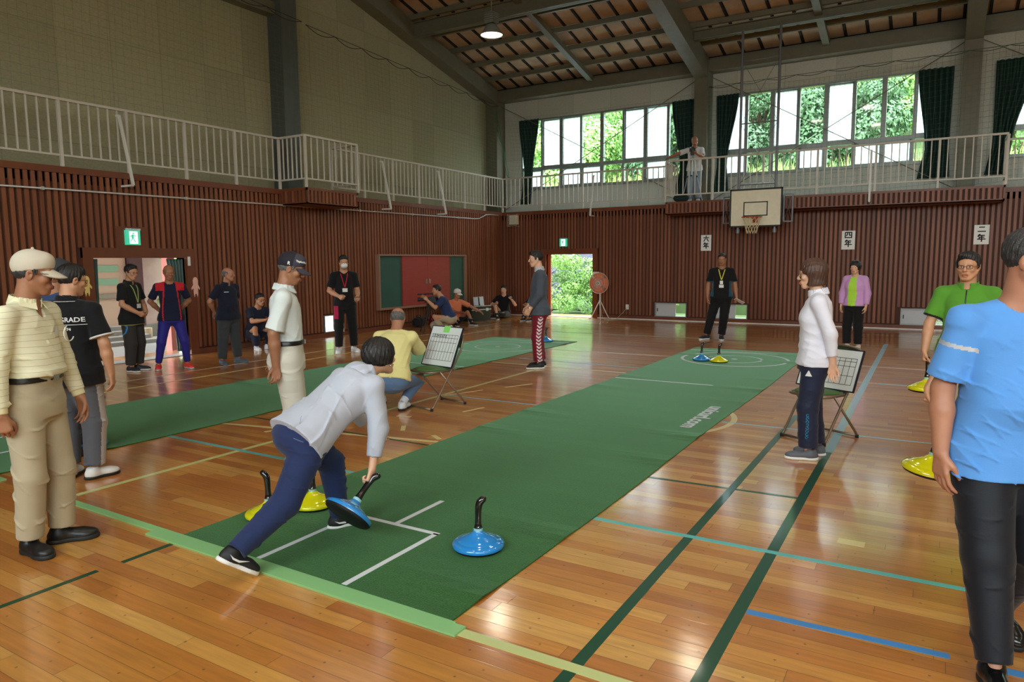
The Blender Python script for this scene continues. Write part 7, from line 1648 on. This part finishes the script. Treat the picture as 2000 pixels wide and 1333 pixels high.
MB().tube([(0, -.10, .20), (0, .10, .20)], .012, 8).tube([(0, -.08, .13), (0, -.08, .20)], .008, 6).tube([(0, .08, .12), (0, .08, .20)], .008, 6).build('carry_handle', M_black, vc); MB().tube([(.05, .08, .19), (.05, .26, .19)], .014, 10).build('shotgun_microphone', M_black, vc); MB().tube([(-.05, -.14, .12), (-.05, -.22, .12)], .025, 10).build('viewfinder', M_black, vc)
# gallery tripod and camera
t2 = (-5.50, 18.08, ZD); tripod(t2, .2, 1.22, .30, mat('silver_tripod_tube', rgb(176, 180, 184), .3, metal=.7), 'silver camera tripod on the back gallery in front of the photographer', lw=.013)
v2 = empty('stills_camera', (t2[0], t2[1], ZD+1.25), math.radians(-150), 'black camera on the silver gallery tripod', 'camera'); MB().box(-.07, -.035, 0, .07, .03, .09).box(-.03, -.03, .09, .03, .02, .12).build('camera_body', M_black, v2); MB().tube([(0, .03, .045), (0, .12, .045)], [.033, .038], 14).build('lens', M_black, v2); MB().box(.02, -.045, .02, .04, -.036, .06).build('screen', mat('camera_screen', rgb(190, 196, 206), .3), v2)
bg_ = Solid().ell((0, 0, .10), (.20, .11, .11), k=0).cut((0, 0, .012), (0, 0, -1)); o = bg_.mesh('bag', cloth('dark_green_nylon', (30, 46, 42)), .014); ob = obj('bag_body', o, empty('camera_bag', (-5.78, 18.10, ZD), .5, 'dark camera bag on the gallery floor left of the tripod', 'bag')); MB().tube([(-.10, 0, .18), (-.05, 0, .25), (.05, 0, .25), (.10, 0, .18)], .008, 8).build('strap', M_black, ob.parent)
# ---------------------------------------------------------------- things along the walls
def lumpy(name, loc, rz, r3, m_, label, cat, seed=3):
    s = Solid().ell((0, 0, r3[2]*.8), r3, k=0).ell((r3[0]*.3, .02, r3[2]*.6), (r3[0]*.7, r3[1]*.9, r3[2]*.7), k=.05).cut((0, 0, .003), (0, 0, -1)); e_ = empty(name, loc, rz, label, cat); obj('bag_body', s.mesh('bag_body', m_, .012, noise=folds(seed, .02, 10)), e_); return e_
k_ = lumpy('backpack', (-11.22, 14.05, 0), 1.4, (.20, .14, .15), cloth('black_nylon_bag', (22, 22, 26), .6), 'black bag slumped against the wall under the blackboard cupboard', 'bag')
MB().tube([(-.08, 0, .24), (-.03, 0, .31), (.04, 0, .30), (.08, 0, .23)], .010, 8).build('handle', M_black, k_)
k_ = empty('handbag', (-11.24, 14.75, 0), 1.5, 'dark red glossy handbag beside the black bag under the cupboard', 'bag'); s = Solid().loft((0, 0, 0), np.eye(3), [(.004, .19, .08, 0), (.10, .19, .08, 0), (.24, .17, .05, 0)], k=0, e=4); obj('bag_body', s.mesh('bag_body', mat('dark_red_patent', rgb(112, 22, 34), .25), .010, noise=folds(9, .015, 12)), k_)
for q in (-1, 1): MB().tube([(q*.02-.09, q*.03, .22), (-.06, q*.03, .33), (.06, q*.03, .33), (.09, q*.03, .22)], .007, 8).build('handle', mat('dark_red_patent', rgb(112, 22, 34), .25), k_, smooth=True)
# case with pale bar, leaning white panel, bottle
k_ = empty('equipment_case', (-11.0, 16.35, 0), 1.35, 'dark olive equipment case with white straps standing in the corner area', 'case'); MB().box(-.36, -.20, .003, .36, .20, .40).build('case_body', mat('dark_olive_case', rgb(52, 56, 46), .5), k_)
b = MB().box(-.372, -.215, .30, .372, -.200, .325); b.box(-.365, -.215, .404, .365, -.19, .42); b.build('trim_strip', M_white, k_)
for x_ in (-.2, .2): MB().box(x_-.04, -.235, .27, x_+.04, -.2155, .35).build('latch', M_white, k_)
k_ = empty('leaning_panel', (-11.40, 17.12, 0), 0, 'pale grey panel with a dark centre strip leaning in the corner', 'panel', rot=(0, -.10, 0)); MB().box(0, -.26, .004, .02, .26, .62).build('panel_board', mat('pale_panel', rgb(200, 204, 210), .5), k_); MB().box(.0205, -.03, .01, .026, .03, .61).build('dark_strip', M_black, k_); MB().box(.026, -.02, .30, .04, .02, .40).build('clip', M_black, k_)
k_ = empty('plastic_bottle', (-10.66, 15.50, 0), 0, 'clear plastic water bottle on the floor beside the man in orange', 'bottle')
M_pet = mat('clear_plastic', rgb(226, 230, 240), .15, trans=.5); MB().lathe([(0, .002), (.032, .002), (.034, .02), (.034, .12), (.031, .14), (.034, .16), (.020, .20), (.013, .215), (.013, .23), (0, .23)], 20).build('bottle_body', M_pet, k_, smooth=True); MB().lathe([(0, .23), (.015, .23), (.015, .25), (0, .25)], 16).build('cap', M_white, k_); MB().lathe([(.0346, .05), (.0346, .11)], 20).build('wrapper', mat('white_wrapper', rgb(220, 224, 232), .4), k_, smooth=True)
# ---------------------------------------------------------------- standing fan
M_fw = mat('white_fan_metal', rgb(218, 216, 208), .35); M_fo = mat('orange_fan_blade', rgb(224, 112, 62), .4)
fn = empty('standing_fan', (-8.03, 18.10, 0), math.radians(6), 'large white standing fan with orange blades beside the open back doorway', 'fan')
for k in range(3):
    a = -PI/2+.35+2*PI*k/3; MB().tube([(.03*math.cos(a), .03*math.sin(a), .50), (.20*math.cos(a), .20*math.sin(a), .18), (.30*math.cos(a), .30*math.sin(a), .015), (.36*math.cos(a), .36*math.sin(a), .012)], .013, 10).build('leg', M_fw, fn, smooth=True)
MB().tube([(0, 0, .40), (0, 0, .80)], .020, 12).tube([(0, 0, .46), (0, 0, .54)], .035, 12).build('pole', M_fw, fn)
hd_ = Matrix.Rotation(math.radians(-8), 3, 'Z') @ Matrix.Rotation(math.radians(90), 3, 'X'); hc_ = (0, -.10, 1.02)
MB().lathe([(0, -.14), (.07, -.13), (.08, -.02), (0, -.02)], 20, hc_, R=hd_).tube([(0, -.02, .78), (0, -.02, 1.0)], .02, 10).build('motor', M_fw, fn)
b = MB()
for k in range(4):
    a0 = 2*PI*k/4; vs = []
    for i in range(9):
        for j in range(9):
            rr_ = .05+.222*i/8; an = a0+(-.70+1.4*j/8)*(1-.08*i/8); p = Vector((rr_*math.cos(an), rr_*math.sin(an), .02+.035*(j/8-.5))); vs.append(hd_ @ p+Vector(hc_))
    b.add(vs, [(i*9+j, i*9+j+1, (i+1)*9+j+1, (i+1)*9+j) for i in range(8) for j in range(8)])
o = b.build('blades', M_fo, fn, smooth=True); o.modifiers.new('t', 'SOLIDIFY').thickness = .003
b = MB()
for s_, rim in ((1, 0), (-1, 0)):
    for k in range(44):
        a = 2*PI*k/44; pts = [(.03, .075*s_), (.12, .072*s_), (.22, .055*s_), (.285, .01*s_)]
        b.tube([hd_ @ Vector((r_*math.cos(a), r_*math.sin(a), z_))+Vector(hc_) for r_, z_ in pts], .0022, 4)
for r_, z_ in ((.285, 0), (.29, .012), (.12, .074), (.20, .062)): b.tube([hd_ @ Vector((r_*math.cos(a), r_*math.sin(a), z_))+Vector(hc_) for a in np.linspace(0, 2*PI, 41)], .006 if r_ > .28 else .003, 6)
b.build('wire_guard', M_fw, fn, smooth=True)
b = MB().lathe([(0, .075), (.05, .075), (.052, .082), (0, .084)], 24, hc_, R=hd_); b.build('badge_disc', M_white, fn); MB().lathe([(.018, .0845), (.032, .0845), (.032, .086), (.018, .086)], 24, hc_, R=hd_).build('badge_ring', M_black, fn)
cord = MB().tube([(-8.0, 18.12, .75), (-7.98, 18.05, .4), (-7.92, 18.0, .1), (-7.85, 17.98, .012), (-7.7, 18.1, .008), (-7.6, 18.25, .008), (-7.62, 18.4, .05), (-7.5, 18.52, .2), (-7.43, 18.565, .32)], .006, 6).build('power_cord', mat('beige_cord', rgb(190, 176, 150), .5), smooth=True); tag(cord, 'pale power cord running from the standing fan to the wall outlet', 'cord')
b = empty('hanging_notice', (-8.36, 18.53, 1.22), .1, 'white and red paper notice hanging on the right jamb of the back doorway', 'notice'); MB().box(-.10, -.004, -.16, .10, 0, .10).build('paper', M_paper, b); MB().box(-.04, -.006, -.10, .05, -.004, -.02).build('red_print', mat('red_print', rgb(196, 66, 56), .6), b); MB().tube([(0, -.003, .10), (0, -.003, .22)], .003, 5).build('string', M_black, b)
